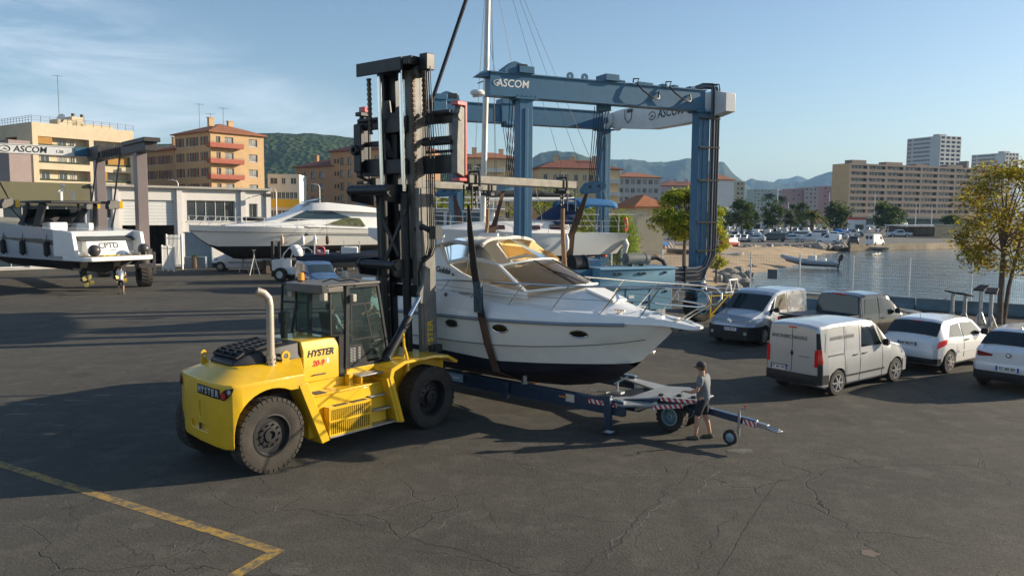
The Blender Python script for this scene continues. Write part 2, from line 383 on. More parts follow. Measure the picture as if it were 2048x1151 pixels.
gnd=[(-12000,-70),(-260,-70.5),(-260,110),(-60,96),(-6,92),(-2.2,74),(-2.2,136)]+lotedge[1:]+[(900,196),(12000,196),(12000,12000),(-12000,12000)]
sheet('ground',gnd,-.02,mEARTH)
# beach
b=MB()
def beach(u,v):
    Y=lerp(50,139,u); xl=px_at(1120,Y) if Y>64 else -2.2
    xl=-2.2
    xr=px_at(interp(shore,Y)[0],Y)
    if Y<58: xr=lerp(17,xr,(Y-50)/8)
    x=lerp(xl,xr+6,v)
    t=(x-(xr-9))/9
    z=-.06-1.05*max(0,t)**1.2
    z+=.16*mnoise.noise(V((x*.5,Y*.5,0)))*min(1,max(0,(x+2)/4))+.05*mnoise.noise(V((x*2,Y*2,3)))
    if Y<56 : z=min(z,-.05-.1*(56-Y))
    return (x,Y,min(z,-.03) if Y>136 else z)
b.grid(beach,110,70); struct(b.build('beach',mSAND,ang=180))
# water
def water():
    m,n,L,bs=node_mat('sea_water')
    bs.inputs['Base Color'].default_value=(.03,.055,.065,1); bs.inputs['Roughness'].default_value=.08; bs.inputs['IOR'].default_value=1.33
    tc=n.new('ShaderNodeTexCoord'); mp=N(n,'ShaderNodeMapping'); mp.inputs['Scale'].default_value=(.75,1.5,1); mp.inputs['Rotation'].default_value=(0,0,.15); L.new(tc.outputs['Object'],mp.inputs[0])
    a=N(n,'ShaderNodeTexNoise',Scale=.55,Detail=5,Roughness=.6,Distortion=.6); L.new(mp.outputs[0],a.inputs['Vector'])
    c=N(n,'ShaderNodeTexNoise',Scale=.07,Detail=3); L.new(tc.outputs['Object'],c.inputs['Vector'])
    r=N(n,'ShaderNodeMapRange'); r.inputs[1].default_value=.35; r.inputs[2].default_value=.65; r.inputs[3].default_value=.35; r.inputs[4].default_value=.8; L.new(c.outputs[0],r.inputs[0])
    bp=N(n,'ShaderNodeBump',Distance=.2); L.new(r.outputs[0],bp.inputs['Strength']); L.new(a.outputs[0],bp.inputs['Height']); L.new(bp.outputs[0],bs.inputs['Normal'])
    return m
b=MB(); b.add([(-2,40,-1.05),(1200,-400,-1.05),(1200,200,-1.05),(-2,200,-1.05)],[(0,1,2,3)]); struct(b.build('water',water(),smooth=False))
b=MB(); b.add([(-2,40,-3),(1200,-400,-3),(1200,200,-3),(-2,200,-3)],[(0,1,2,3)]); struct(b.build('seabed',mSAND,smooth=False))
# quay wall of the far parking lot
b=MB(); q=lotedge[2:]
for (a,c) in zip(q,q[1:]):
    d=V((c[0]-a[0],c[1]-a[1],0)); n_=V((d.y,-d.x,0)).normalized()*.4
    pa,pc=V((*a,0)),V((*c,0)); k=[pa+n_,pc+n_,pc,pa]
    b.add([p+V((0,0,-3)) for p in k]+[p+V((0,0,.06)) for p in k],[(3,2,1,0),(4,5,6,7),(0,1,5,4),(1,2,6,5),(2,3,7,6),(3,0,4,7)])
struct(b.build('quay_wall',mat('quay_stone',(.45,.36,.25),.9,var=.4,vs=.5,dirt=.6),smooth=False))
# sea wall under the near fence: land side of the bay
b=MB(); q=[FENCE[i] for i in range(5,13)]+[(60,17),(180,-70)]
for a,c in zip(q,q[1:]):
    d=V((c[0]-a[0],c[1]-a[1],0)); n_=V((-d.y,d.x,0)).normalized()*.5
    if n_.y<0: n_=-n_
    pa,pc=V((*a,0)),V((*c,0)); k=[pa,pc,pc+n_,pa+n_]
    b.add([p+V((0,0,-3)) for p in k]+[p+V((0,0,.1)) for p in k],[(3,2,1,0),(4,5,6,7),(0,1,5,4),(1,2,6,5),(2,3,7,6),(3,0,4,7)])
struct(b.build('sea_wall',mCONC,smooth=False))
# yellow painted line and cracks, worked out on the yard surface
def strip(mb,pts,w,z,jag=0,seg=.25):
    out=[]
    for a,c in zip(pts,pts[1:]):
        a,c=V((*a[:2],0)),V((*c[:2],0)); k=max(1,int((c-a).length/seg))
        out+=[a.lerp(c,i/k) for i in range(k)]
    out.append(V((*pts[-1][:2],0)))
    L_=[];R2=[]
    for i,p in enumerate(out):
        d=(out[min(i+1,len(out)-1)]-out[max(i-1,0)]).normalized(); s=V((-d.y,d.x,0))
        j=s*(mnoise.noise(p*1.7)*jag+mnoise.noise(p*6.1)*jag*.5) if jag else V((0,0,0))
        ww=w/2*(1 if not jag else random.uniform(.35,1.3))
        L_.append(p+j+s*ww); R2.append(p+j-s*ww)
    n=len(out); mb.add([(p.x,p.y,z) for p in L_]+[(p.x,p.y,z) for p in R2],[(i,i+1,n+i+1,n+i) for i in range(n-1)])
def worn(name,c,base):
    m,n,L,bs=node_mat(name); tc=n.new('ShaderNodeTexCoord')
    a=N(n,'ShaderNodeTexNoise',Scale=5,Detail=8,Roughness=.75); L.new(tc.outputs['Object'],a.inputs['Vector'])
    r=N(n,'ShaderNodeMapRange'); r.inputs[1].default_value=.42; r.inputs[2].default_value=.58; L.new(a.outputs[0],r.inputs[0])
    x=n.new('ShaderNodeMix'); x.data_type='RGBA'; x.inputs['A'].default_value=(*c,1); x.inputs['B'].default_value=(*base,1); L.new(r.outputs[0],x.inputs['Factor'])
    L.new(x.outputs['Result'],bs.inputs['Base Color']); bs.inputs['Roughness'].default_value=.85; return m
b=MB(); g=lambda x,y:G(x,y)[:2]
strip(b,[g(-260,845),g(553,1102)],.20,.004); strip(b,[g(560,1097),g(440,1168)],.20,.008)
struct(b.build('painted_line',worn('worn_yellow_line',(.38,.235,.045),(.10,.09,.07)),smooth=False))
b=MB()
for pts,w,j in([[g(1400,920),g(1330,985),g(1240,1075),g(1150,1160)],.035,.12],[[g(1620,915),g(1560,955),g(1500,1040),g(1436,1150)],.02,.03],[[g(900,895),g(1020,925),g(1180,950),g(1300,975)],.022,.10],
    [[g(620,1020),g(720,1048),g(900,1095),g(1040,1135)],.024,.10],[[g(1024,1000),g(1120,1024),g(1235,1045)],.018,.1],[[g(520,955),g(540,975),g(495,1005)],.018,.12],[[g(140,1005),g(165,1040),g(160,1065)],.018,.14],
    [[g(240,1075),g(270,1110),g(310,1105),g(318,1120),g(400,1135)],.018,.12],[[g(1395,925),g(1480,945),g(1560,962)],.02,.04],[[g(1470,1020),g(1440,1062),g(1380,1150)],.02,.15],[[g(1500,880),g(1440,915),g(1400,920)],.02,.1],[[g(960,990),g(985,1030),g(1010,1060)],.018,.12]):
    strip(b,pts,w*.55,.004,j,.05)
struct(b.build('asphalt_cracks',mat('crack_dark',(.038,.036,.032),.95),smooth=False))
# patches and spills on the asphalt
def blob(mb,c,r,z,n=26,sq=1,seed=0):
    pts=[]
    for i in range(n):
        a=2*PI*i/n; k=r*(.75+.5*mnoise.noise(V((math.cos(a)*1.4+seed,math.sin(a)*1.4,seed*.7))))
        pts.append((c[0]+k*math.cos(a),c[1]+k*sq*math.sin(a),z))
    mb.add(pts,[list(range(n))])
b=MB(); blob(b,g(1480,902),.34,.005,seed=1,sq=.6); pass
for k,(px,py,r) in enumerate(((70,808,.5),(150,800,.35),(30,828,.4),(120,850,.2),(205,790,.3))): blob(b,g(px,py),r,.005,seed=k+3,sq=.3)
for k,pts in enumerate(([(1215,1115),(1240,1075),(1275,1050),(1300,1020),(1355,1000)],[(1395,985),(1425,950),(1440,940)],[(1240,1040),(1290,1036)],[(1310,1085),(1318,1100)],[(560,1010),(545,1022)],[(700,985),(760,978)],[(880,1060),(905,1035),(960,1020)],[(330,1100),(360,1082)],[(90,985),(150,975),(210,972)])):
    strip(b,[g(*q) for q in pts],.03,.004,.12,.04)
struct(b.build('dried_spill',worn('pale_spill',(.135,.13,.12),(.075,.07,.06)),smooth=False))
b=MB()
for k,(px,py,r) in enumerate(((280,1050,.22),(415,1092,.24),(580,1140,.3))): blob(b,g(px,py),r,.004,seed=k+9)
struct(b.build('repair_patch',asphalt('patch_asphalt',(.10,.094,.08),(.075,.071,.063),(.13,.12,.10),.3,2,False),smooth=False))
b=MB(); blob(b,g(1738,1105),.16,.004,seed=30); struct(b.build('rust_stain',worn('rusty_spot',(.17,.105,.075),(.12,.11,.10)),smooth=False))
# ------------------------------------------------------------------ hills
def hill(name,prof,d,depth,m,lowz=0,nz=1,seed=0,nu=160,nv=26):
    xs=[(px_at(p,d),P(p,y,d)[2]) for p,y in prof]
    def fn(u,v):
        x=lerp(xs[0][0],xs[-1][0],u); h=interp(xs,x)[0]
        t=v; s=math.sin(min(1,t/.8)*PI/2)**1.15 if t<.8 else math.cos((t-.8)/.2*PI/2)
        Y=d+depth*(t-.8); k=Y/d
        nn=mnoise.fractal(V((x*.004+seed,Y*.004,seed)),1,2.1,5)*h*.16*nz
        return (x*k if t<.8 else x,Y,lowz+max(0,h*s+nn*math.sin(min(1,t/.8)*PI)*1.0+mnoise.fractal(V((x*.02,Y*.02,seed)),1,2,3)*h*.02*nz))
    b=MB(); b.grid(fn,nu,nv); return struct(b.build(name,m,ang=180,fix=False))
def hillmat(name,c1,c2,c3,sc):
    m,n,L,bs=node_mat(name); tc=n.new('ShaderNodeTexCoord'); O=tc.outputs['Object']
    a=N(n,'ShaderNodeTexNoise',Scale=sc,Detail=10,Roughness=.75); L.new(O,a.inputs['Vector'])
    v=n.new('ShaderNodeTexVoronoi'); v.inputs['Scale'].default_value=sc*9; L.new(O,v.inputs['Vector'])
    r=N(n,'ShaderNodeMapRange'); r.inputs[1].default_value=.35; r.inputs[2].default_value=.65; L.new(a.outputs[0],r.inputs[0])
    x=n.new('ShaderNodeMix'); x.data_type='RGBA'; x.inputs['A'].default_value=(*c1,1); x.inputs['B'].default_value=(*c2,1); L.new(r.outputs[0],x.inputs['Factor'])
    r2=N(n,'ShaderNodeMapRange'); r2.inputs[1].default_value=.62; r2.inputs[2].default_value=.75; r2.inputs[4].default_value=.6; L.new(a.outputs[0],r2.inputs[0])
    y=n.new('ShaderNodeMix'); y.data_type='RGBA'; y.inputs['B'].default_value=(*c3,1); L.new(x.outputs['Result'],y.inputs['A']); L.new(r2.outputs[0],y.inputs['Factor'])
    L.new(y.outputs['Result'],bs.inputs['Base Color']); bs.inputs['Roughness'].default_value=1; bs.inputs['Specular IOR Level'].default_value=0
    bp=N(n,'ShaderNodeBump',Strength=1,Distance=6); L.new(v.outputs[0],bp.inputs['Height']); L.new(bp.outputs[0],bs.inputs['Normal'])
    return m
hm1=hillmat('wooded_hillside',(.035,.055,.02),(.055,.075,.028),(.15,.13,.08),.012)
hm2=hillmat('far_hillside',(.05,.065,.04),(.07,.08,.05),(.12,.11,.08),.003)
hill('hill',[(-700,330),(-200,318),(60,325),(180,330),(300,292),(360,288),(450,284),(520,270),(560,268),(600,273),(650,275),(700,280),(730,283),(800,300),(900,306),(950,309),(1000,330),(1060,380),(1100,425)],1500,700,hm1,seed=1,nu=240,nv=40)
hill('hill',[(1000,420),(1040,330),(1080,306),(1110,302),(1140,304),(1180,315),(1230,335),(1300,385),(1340,425)],3000,900,hm2,seed=4)
hill('hill',[(1080,425),(1150,335),(1220,320),(1260,319),(1300,325),(1330,325),(1360,319),(1385,318),(1420,325),(1445,330),(1465,352),(1500,378),(1530,425)],4500,1300,hm2,seed=7)
hill('hill',[(1440,425),(1480,370),(1500,362),(1540,364),(1570,367),(1600,365),(1630,352),(1650,345),(1690,340),(1750,350),(1850,370),(1960,425)],5500,1500,hm2,seed=9)
hill('mountain',[(1500,425),(1545,364),(1555,358),(1575,357),(1590,352),(1600,354),(1620,362),(1660,425)],7000,1300,hm2,seed=12,nz=.5)
# ================================================================== shared wheel, boolean
def mesh_apply(o):
    me=bpy.data.meshes.new_from_object(o.evaluated_get(bpy.context.evaluated_depsgraph_get())); me.name=o.data.name
    old=o.data; o.modifiers.clear(); o.data=me; bpy.data.meshes.remove(old)
def cut(o,cutters,bevel=0,seg=2,ang=38):
    tmp=[]
    for c in cutters:
        t=c.build('cutter',mBLK,smooth=False); t.parent=o.parent; tmp.append(t)
        m=o.modifiers.new('cut','BOOLEAN'); m.operation='DIFFERENCE'; m.solver='EXACT'; m.object=t
    bpy.context.view_layer.update(); mesh_apply(o)
    for t in tmp:
        me=t.data; bpy.data.objects.remove(t); bpy.data.meshes.remove(me)
    o.data.polygons.foreach_set('use_smooth',[True]*len(o.data.polygons)); o.data.set_sharp_from_angle(angle=R(ang))
    if bevel:
        bv=o.modifiers.new('bevel','BEVEL'); bv.width=bevel; bv.segments=seg; bv.limit_method='ANGLE'; bv.angle_limit=R(35)
    return o
def big_wheel(parent,c,r,w,out,rim,lugs=30,rr=.58,hub=True,deep=.1,chev=0,gap=.66):
    """heavy tyre with lugs; axis along y, 'out' is the sign of the outer face"""
    c=V(c); ax=(0,1,0); b=MB()
    ir=r*rr
    prof=[(ir,-w*.42),(ir+.03,-w*.46),(r*.80,-w*.5),(r*.93,-w*.47),(r*.965,-w*.40),(r*.965,w*.40),(r*.93,w*.47),(r*.80,w*.5),(ir+.03,w*.46),(ir,w*.42),(ir,-w*.42)]
    b.lathe(prof,c,ax,48)
    lw=2*PI*r/lugs*gap
    for side in(-1,1):
        for i in range(lugs):
            a=2*PI*(i+(.5 if side>0 else 0))/lugs
            er=V((math.cos(a),0,math.sin(a))); et=V((-math.sin(a),0,math.cos(a)))
            p=[]
            for (rad,yy,k,sk) in((.905,.505,.8,0),(1.0,.47,.95,0),(1.0,.02,.9,chev),(.95,.02,.9,chev),(.95,.47,1,0)):
                p.append((rad*r,yy*w*side,lw*.5*k,sk*lw))
            A=[c+er*q[0]+V((0,q[1],0))+et*(q[2]+q[3]) for q in p]; B=[c+er*q[0]+V((0,q[1],0))+et*(-q[2]+q[3]) for q in p]
            n=len(p); b.add(A+B,[list(range(n)),list(range(n,2*n))[::-1]]+[[j,n+j,n+(j+1)%n,(j+1)%n] for j in range(n)])
    t=b.build('wheel',mRUB,parent,ang=30)
    o=out; b=MB()
    y0=o*w*.40
    pr=[(ir+.012,y0+o*.03),(ir-.02,y0+o*.035),(ir-.035,y0),(ir-.05,y0-o*deep),(ir*.62,y0-o*deep),(ir*.60,y0-o*deep*.75),(ir*.36,y0-o*deep*.55),(ir*.34,y0-o*deep*.1),(ir*.20,y0-o*deep*.05),(ir*.18,y0-o*.05),(.001,y0-o*.05)]
    b.lathe(pr,c,ax,36)
    for i in range(10):
        a=2*PI*i/10; p=c+V((math.cos(a)*ir*.5,y0-o*deep*.75,math.sin(a)*ir*.5)); b.cyl(p,p+V((0,o*.05,0)),.022,6)
    b.build('rim',rim,t,ang=30)
    return t
# ================================================================== yellow forklift truck
FK_O=(-2.95,18.72,0); FK_A=R(50.6)
fk=thing('forklift_truck','large yellow forklift truck with tall raised black mast holding up the cabin cruiser','forklift',FK_O,FK_A)
mRIMD=mat('dark_rim',(.035,.035,.038),.45,.4,dirt=.3,var=.3)
for (x,y,o) in((.1,-1.18,-1),(.1,1.18,1)): big_wheel(fk,(x,y,.71),.71,.52,o,mRIMD,38,.60,deep=.2,gap=.84)
for (x,y,o) in((-4.1,-1.16,-1),(-4.1,1.16,1)): big_wheel(fk,(x,y,.71),.71,.46,o,mRIMD,38,.56,deep=.07,gap=.84)
# counterweight: plan-rounded block with sloping top, wheel arch cut through
pl=[(-3.35,-1.38),(-4.72,-1.38),(-4.98,-1.31),(-5.14,-1.14),(-5.22,-.75),(-5.26,0)]
pl=pl+[(x,-y) for x,y in pl[::-1][1:]]
top=[(-3.02,-.74),(-3.7,-.74),(-4.25,-.72),(-4.5,-.62),(-4.62,-.4),(-4.66,0)]; top=top+[(x,-y) for x,y in top[::-1][1:]]
b=MB()
rg=[]
for z,sx in((.58,.985),(.66,1),(1.70,1),(1.765,.992)):
    rg.append([(-3.35+(x+3.35)*(sx if x<-3.36 else 1),y*sx if abs(y)>.5 else y,z) for x,y in pl])
rg.append([(x*.97+.0-.12 if x<-3.1 else -3.1,y*1.12,1.955) for x,y in top]); rg.append([(x,y,1.98) for x,y in top])
b.loft(rg); cw=b.build('counterweight',mYEL,fk)
c1=MB(); c1.cyl((-4.08,-2,.74),(-4.08,2,.74),.86,40)
c2=MB(); c2.span(-4.08,-2.5,-2,2,.3,1.5)
c3=MB(); c3.span(-6,-5.16,-.45,.45,.80,.93)
c4=MB(); c4.span(-6,-5.2,-.10,-.03,1.05,1.36)
cut(cw,[c1,c2,c3,c4],.018)
b=MB(); b.cyl((-5.22,0,.78),(-5.22,0,.95),.035,10); b.build('tow_pin',mSTEEL,fk)
b=MB(); b.span(-4.9,-3.2,-.9,.9,.45,1.4); b.span(-4.4,-3.9,-1.05,1.05,.5,.95); b.build('rear_axle',mBLK,fk,bevel=.02)
# name plate and tail lamps follow the curved rear
def rear_pt(y,z,off):   # point on rear curve
    ys=[abs(q[1]) for q in pl]
    tab=sorted([(q[1],q[0]) for q in pl if q[0]<-4.9]); return V((interp(tab,y)[0]-off,y,z))
b=MB(); b.grid(lambda u,v: rear_pt(lerp(.02,-1.0,u),lerp(1.50,1.68,v),.006),12,1); b.build('name_plate',mBLKM,fk,solid=.008)
# letters one by one along the curve
for i,ch in enumerate('HYSTER'):
    y=lerp(-.09,-.90,i/5); p=rear_pt(y,1.585,.02); q=rear_pt(y-.05,1.585,.02); text(ch,.17,mTXTG if 0 else mat('pale_lettering',(.55,.55,.52),.5),fk,p,(q-p),(0,0,1),bold=.004,wscale=1.1)
for sgn in(-1,1):
    b=MB(); pts=[(0,.0),(.04,.10),(.16,.17),(.36,.21),(.34,.14),(.24,.03),(.12,-.03)]
    def lp(u,w,off):
        # lamp wraps the rear corner
        A=V((-5.19,-1.03*-sgn*-1 if 0 else sgn*1.02,0)); B=V((-4.93,sgn*1.34,0)); C_=V((-5.12,sgn*1.19,0))
        k=u/.36; p=A.lerp(C_,k*2) if k<.5 else C_.lerp(B,k*2-1)
        n_=V((-.8,sgn*.6,0)); return p+n_*off+V((0,0,1.52+w))
    n_=len(pts); b.add([lp(u,w,.004) for u,w in pts]+[lp(u,w,.03) for u,w in pts],[list(range(n_))[::-1],list(range(n_,2*n_))]+[[i,(i+1)%n_,n_+(i+1)%n_,n_+i] for i in range(n_)])
    h=b.build('tail_lamp',mBLKM,fk,smooth=False)
    p=lp(.13,.065,.03); b=MB(); b.cyl(p,p+V((-.8,sgn*.6,0))*.02,.062,16); b.build('red_lens',mREDL,h)
    p=lp(.26,.135,.03); b=MB(); b.cyl(p,p+V((-.8,sgn*.6,0))*.02,.045,16); b.build('clear_lens',mWLENS,h)
# engine hood and its slotted grille
b=MB(); b.loft([[(-4.52,-.55,1.975),(-4.52,.55,1.975),(-4.52,.5,2.04),(-4.52,-.5,2.04)],[(-4.2,-.70,1.98),(-4.2,.70,1.98),(-4.2,.58,2.17),(-4.2,-.58,2.17)],[(-3.5,-.74,1.98),(-3.5,.74,1.98),(-3.5,.62,2.27),(-3.5,-.62,2.27)],[(-3.035,-.74,1.95),(-3.035,.74,1.95),(-3.035,.63,2.30),(-3.035,-.63,2.30)]])
b.build('engine_hood',mBLK,fk,bevel=.03)
b=MB()
def hz_(x): return interp([(-4.52,2.04),(-4.2,2.17),(-3.5,2.27),(-3.0,2.30)],x)[0]
for i in range(9):
    x=lerp(-4.38,-3.4,i/8); b.bar((x,-.5,hz_(x)+.03),(x,.5,hz_(x)+.03),.07,.04)
for y in(-.5,-.17,.17,.5):
    for x0,x1 in((-4.42,-4.2),(-4.2,-3.5),(-3.5,-3.36)): b.bar((x0,y,hz_(x0)+.035),(x1,y,hz_(x1)+.035),.06,.05)
b.build('grille',mBLKM,fk,bevel=.008,seg=1)
b=MB(); b.loft([[(x,-.78,1.45),(x,.78,1.45),(x,.78,2.10),(x,.68,2.30),(x,-.68,2.30),(x,-.78,2.10)] for x in(-3.03,-2.13)])
ec=b.build('engine_cover',mYEL,fk,bevel=.02)
text('HYSTER',.185,mTXTK,fk,(-2.60,-.784,2.03),(1,0,.0),(0,0,1),bold=.006,shear=.25,wscale=1.02)
text('20-9',.16,mTXTR,fk,(-2.66,-.784,1.82),(1,0,0),(0,0,1),bold=.006,shear=.25)
b=MB(); b.span(-2.45,-2.39,-.787,-.78,1.80,1.90); b.build('sticker',mTXTW,fk,smooth=False)
b=MB(); b.tube([(-2.8,-.785,1.58),(-2.8,-.82,1.6),(-2.5,-.82,1.6),(-2.5,-.785,1.58)],.012,6); b.build('cover_handle',mBLK,fk)
b=MB(); b.cyl((-2.95,.1,2.3),(-2.95,.1,2.62),.075,16); b.cyl((-2.95,.1,2.62),(-2.95,.1,2.82),.12,20); b.ball((-2.95,.1,2.82),.12,16,(1,1,.35)); b.build('air_intake',mBLKM,fk)
for (x,y) in((-3.45,-.80),(-4.55,.78)):
    b=MB(); b.lathe([(.055,-.02),(.10,-.02),(.10,.02),(.055,.02),(.055,-.02)],(x,y,2.08),(0,1,0),16); b.span(x-.09,x+.09,y-.02,y+.02,1.9,2.0); b.build('lifting_eye',mYEL,fk)
# exhaust stack
b=MB(); b.tube([(-3.78,-.80,1.9),(-3.78,-.80,3.1),(-3.80,-.79,3.24),(-3.88,-.76,3.34),(-4.0,-.71,3.39)],.078,20); b.tube([(-3.78,-.80,1.86),(-3.78,-.80,2.14)],.098,20)
b.build('exhaust_stack',mat('satin_aluminium',(.46,.41,.34),.45,.5,var=.2,dirt=.25),fk)
b=MB(); b.cyl((-4.001,-.709,3.39),(-4.006,-.707,3.393),.076,16)
for i in range(7):
    a=2*PI*i/7; 
    for z in(1.98,2.06): b.cyl((-3.78+.1*math.cos(a+z*9),-.80+.1*math.sin(a+z*9),z),(-3.78+.108*math.cos(a+z*9),-.80+.108*math.sin(a+z*9),z),.016,6)
b.build('exhaust_hole',mBLK,fk)
# chassis
b=MB(); b.span(-3.4,1.0,-.78,.78,.42,1.45); b.span(-.3,.7,-.9,.9,.5,1.5); b.build('chassis',mYEL,fk,bevel=.02)
for s in(-1,1):
    b=MB(); b.prxz([(-3.50,1.56),(-3.30,1.60),(-2.78,.34),(-2.98,.30)],s*.80,s*1.40); b.build('side_plate',mYEL,fk,bevel=.012)
b=MB(); b.span(-3.15,-1.12,-1.17,-.785,.40,1.22); b.prxz([(-3.2,1.22),(-1.15,1.22),(-1.15,1.27),(-3.22,1.27)],-1.2,-.785); b.span(-1.25,-.85,-1.04,-.785,.40,1.36); tk=b.build('side_tank',mYEL,fk,bevel=.012)
b=MB(); b.span(-3.1,-1.12,.785,1.25,.40,1.27); b.build('side_tank',mYEL,fk,bevel=.012)
# grey tread pads set in the tank top
b=MB(); b.span(-2.98,-2.72,-1.22,-.9,1.272,1.278); b.span(-2.62,-2.3,-1.38,-1.24,.995,1.001) ; b.span(-2.2,-1.8,-1.38,-1.24,.995,1.001); b.build('tread_pad',mat('anti_slip',(.10,.095,.07),.9,var=.3),fk,smooth=False)
# vented battery box
b=MB(); x0,x1=-2.78,-1.72
for x in(x0,x1): b.span(x-.02,x+.02,-1.40,-1.2,.40,.99)
for z0,z1 in((.40,.44),(.68,.72),(.94,.99)): b.span(x0-.02,x1+.02,-1.405,-1.375,z0,z1)
b.span(x0-.02,x1+.02,-1.40,-1.2,.97,.992)
for i in range(20):
    x=lerp(x0+.05,x1-.05,i/19); b.span(x-.010,x+.010,-1.40,-1.385,.42,.96)
b.build('vent_panel',mYEL,fk,smooth=False)
b=MB(); b.span(x0,x1,-1.345,-1.19,.42,.95); b.build('vent_back',mBLK,fk,smooth=False)
# steps
def step(x0,x1,y0,y1,z):
    b=MB(); b.span(x0,x1,y0,y1,z-.035,z); b.build('step',mALU,fk,bevel=.008)
step(-2.80,-.90,-1.42,-1.05,.40); step(-1.62,-1.02,-1.36,-1.05,.72); step(-1.66,-1.08,-1.3,-1.05,1.02); step(-1.85,-1.02,-1.18,-.80,1.48)
b=MB(); b.span(-1.8,-1.76,-1.15,-.8,1.3,1.445); b.span(-2.0,-1.9,-.98,-.80,1.25,1.5); b.build('step_bracket',mYEL,fk,bevel=.008)
# front fenders
for s in(-1,1):
    b=MB()
    out=[(-.80,.33),(-1.12,1.36),(-1.08,1.48),(-.75,1.60),(.1,1.62),(.55,1.56),(.86,1.40)]
    inn=[(-.92,.33),(-1.24,1.36),(-1.18,1.56),(-.8,1.67),(.1,1.69),(.58,1.63),(.92,1.46)]
    b.prxz(out+inn[::-1],s*.78,s*1.46); f_=b.build('fender',mYEL,fk,bevel=.015)
    b=MB(); b.prxz([(-1.22,1.36),(-.92,.35),(-1.0,.35),(-1.3,1.36)],s*.8,s*1.44); b.build('fender_gusset',mYEL,f_)
b=MB(); b.span(-1.95,-.75,-.80,.80,1.45,1.60); b.span(-.9,.6,-.80,.80,1.45,1.64); b.build('cab_floor',mYEL,fk,bevel=.015)
b=MB(); b.tube([(-.62,-1.2,1.70),(-.62,-1.22,1.95),(-.66,-1.24,2.25)],.03,8); b.tube([(-.60,-1.36,1.42),(-.60,-1.30,1.75),(-.62,-1.2,2.0)],.03,8); b.build('grab_rail',mYEL,fk)
b=MB(); b.span(.35,.6,-1.22,-1.0,1.70,1.86); b.cyl((.45,-1.1,1.78),(.28,-1.1,1.78),.09,12); b.build('work_lamp',mBLKM,fk,bevel=.01)
# ------------------------------------------------------------------ cab
cabx=dict(rb=-1.93,fb=-.72,rt=-1.88,ft=-1.05); CB,CT=1.60,3.36
def pil(p,q,w=.075,d=.075): 
    b=MB(); b.bar(p,q,w,d); return b
b=MB()
for s in(-1,1):
    y=s*.76
    b.bar((cabx['rb'],y,CB),(cabx['rt'],y,CT),.09,.10); b.bar((cabx['fb'],y,CB),(cabx['ft'],y,CT),.06,.07); b.bar((-1.90,y,CB+.03),(-.74,y,CB+.03),.06,.08); b.bar((-1.88,y,CT-.03),(-1.05,y,CT-.03),.06,.07)
    b.bar((-2.28,s*.70,2.33),(-2.28,s*.70,CT-.02),.05,.05)
    b.bar((-1.9,s*.76,CB+.7),(-2.28,s*.70,2.35),.05,.06)
b.bar((-2.28,-.7,CT-.03),(-2.28,.7,CT-.03),.05,.05); b.bar((-2.28,-.7,2.36),(-2.28,.7,2.36),.05,.06)
b.bar((cabx['fb'],-.76,CB),(cabx['fb'],.76,CB),.06,.08); b.bar((cabx['ft'],-.76,CT-.03),(cabx['ft'],.76,CT-.03),.06,.06); b.bar((-.9,-.76,2.4),(-.9,.76,2.4),.04,.04)
b.span(-2.12,-1.90,-.77,.77,1.46,2.32)
b.build('cab_frame',mBLK,fk,bevel=.008,seg=1)
b=MB(); b.span(-2.42,-.98,-.80,.80,CT,CT+.05); b.loft([[(x,-w,CT-.13),(x,w,CT-.13),(x,w,CT+.05),(x,-w,CT+.05)] for x,w in((-2.62,.55),(-2.52,.74),(-2.38,.80))]) ; b.span(-2.4,-2.0,-.8,-.72,CT-.12,CT) 
b.build('cab_roof',mat('cab_roof_grey',(.15,.14,.125),.5,var=.25,dirt=.3),fk,bevel=.02)
b=MB(); b.add([(cabx['rb']+.06,-.775,1.72),(-.80,-.775,1.72),(-1.09,-.775,3.27),(cabx['rt']+.05,-.775,3.27)],[(0,1,2,3)]); dr=b.build('cab_door',mCABG,fk,smooth=False)
b=MB(); b.prxz([(-1.86,1.66),(-1.35,1.66),(-1.52,2.08),(-1.86,2.10)],-.785,-.77); b.build('door_panel',mBLK,dr)
b=MB()
for j,x in enumerate((-1.80,-1.72,-1.58)): 
    for i in range(9): b.span(x-.03,x+.03,-.792,-.786,1.74+i*.034+(.1 if j<2 else 0)*0,1.752+i*.034)
b.build('vent_slots',mat('vent_grey',(.45,.45,.44),.5),dr,smooth=False)
b=MB(); b.tube([(-1.2,-.79,2.12),(-1.2,-.83,2.12),(-1.02,-.83,2.14),(-1.02,-.79,2.14)],.014,6); b.build('handle',mCHR,dr)
b=MB()
for p,q in(((-1.78,2.2),(-1.78,2.95)),((-1.78,2.95),(-1.2,2.95)),((-1.42,2.95),(-1.22,2.2)),((-1.22,2.2),(-1.0,2.2)),((-1.78,2.2),(-1.22,2.2))): b.bar((p[0],-.77,p[1]),(q[0],-.77,q[1]),.02,.03)
b.build('door_bars',mBLK,dr,smooth=False)
b=MB(); b.add([(-2.285,-.68,2.38),(-2.285,.68,2.38),(-2.285,.68,3.32),(-2.285,-.68,3.32)],[(0,1,2,3)]); b.build('rear_window',mCABG,fk,smooth=False)
for s in(-1,1):
    b=MB(); b.add([(-2.26,s*.71,2.38),(-1.93,s*.77,2.38),(-1.93,s*.77,3.3),(-2.26,s*.71,3.3)],[(0,1,2,3)]); b.build('quarter_window',mCABG,fk,smooth=False)
b=MB(); b.add([(-.72,-.72,1.7),(-.72,.72,1.7),(-1.06,.72,3.3),(-1.06,-.72,3.3)],[(0,1,2,3)]); b.build('windscreen',mCABG,fk,smooth=False)
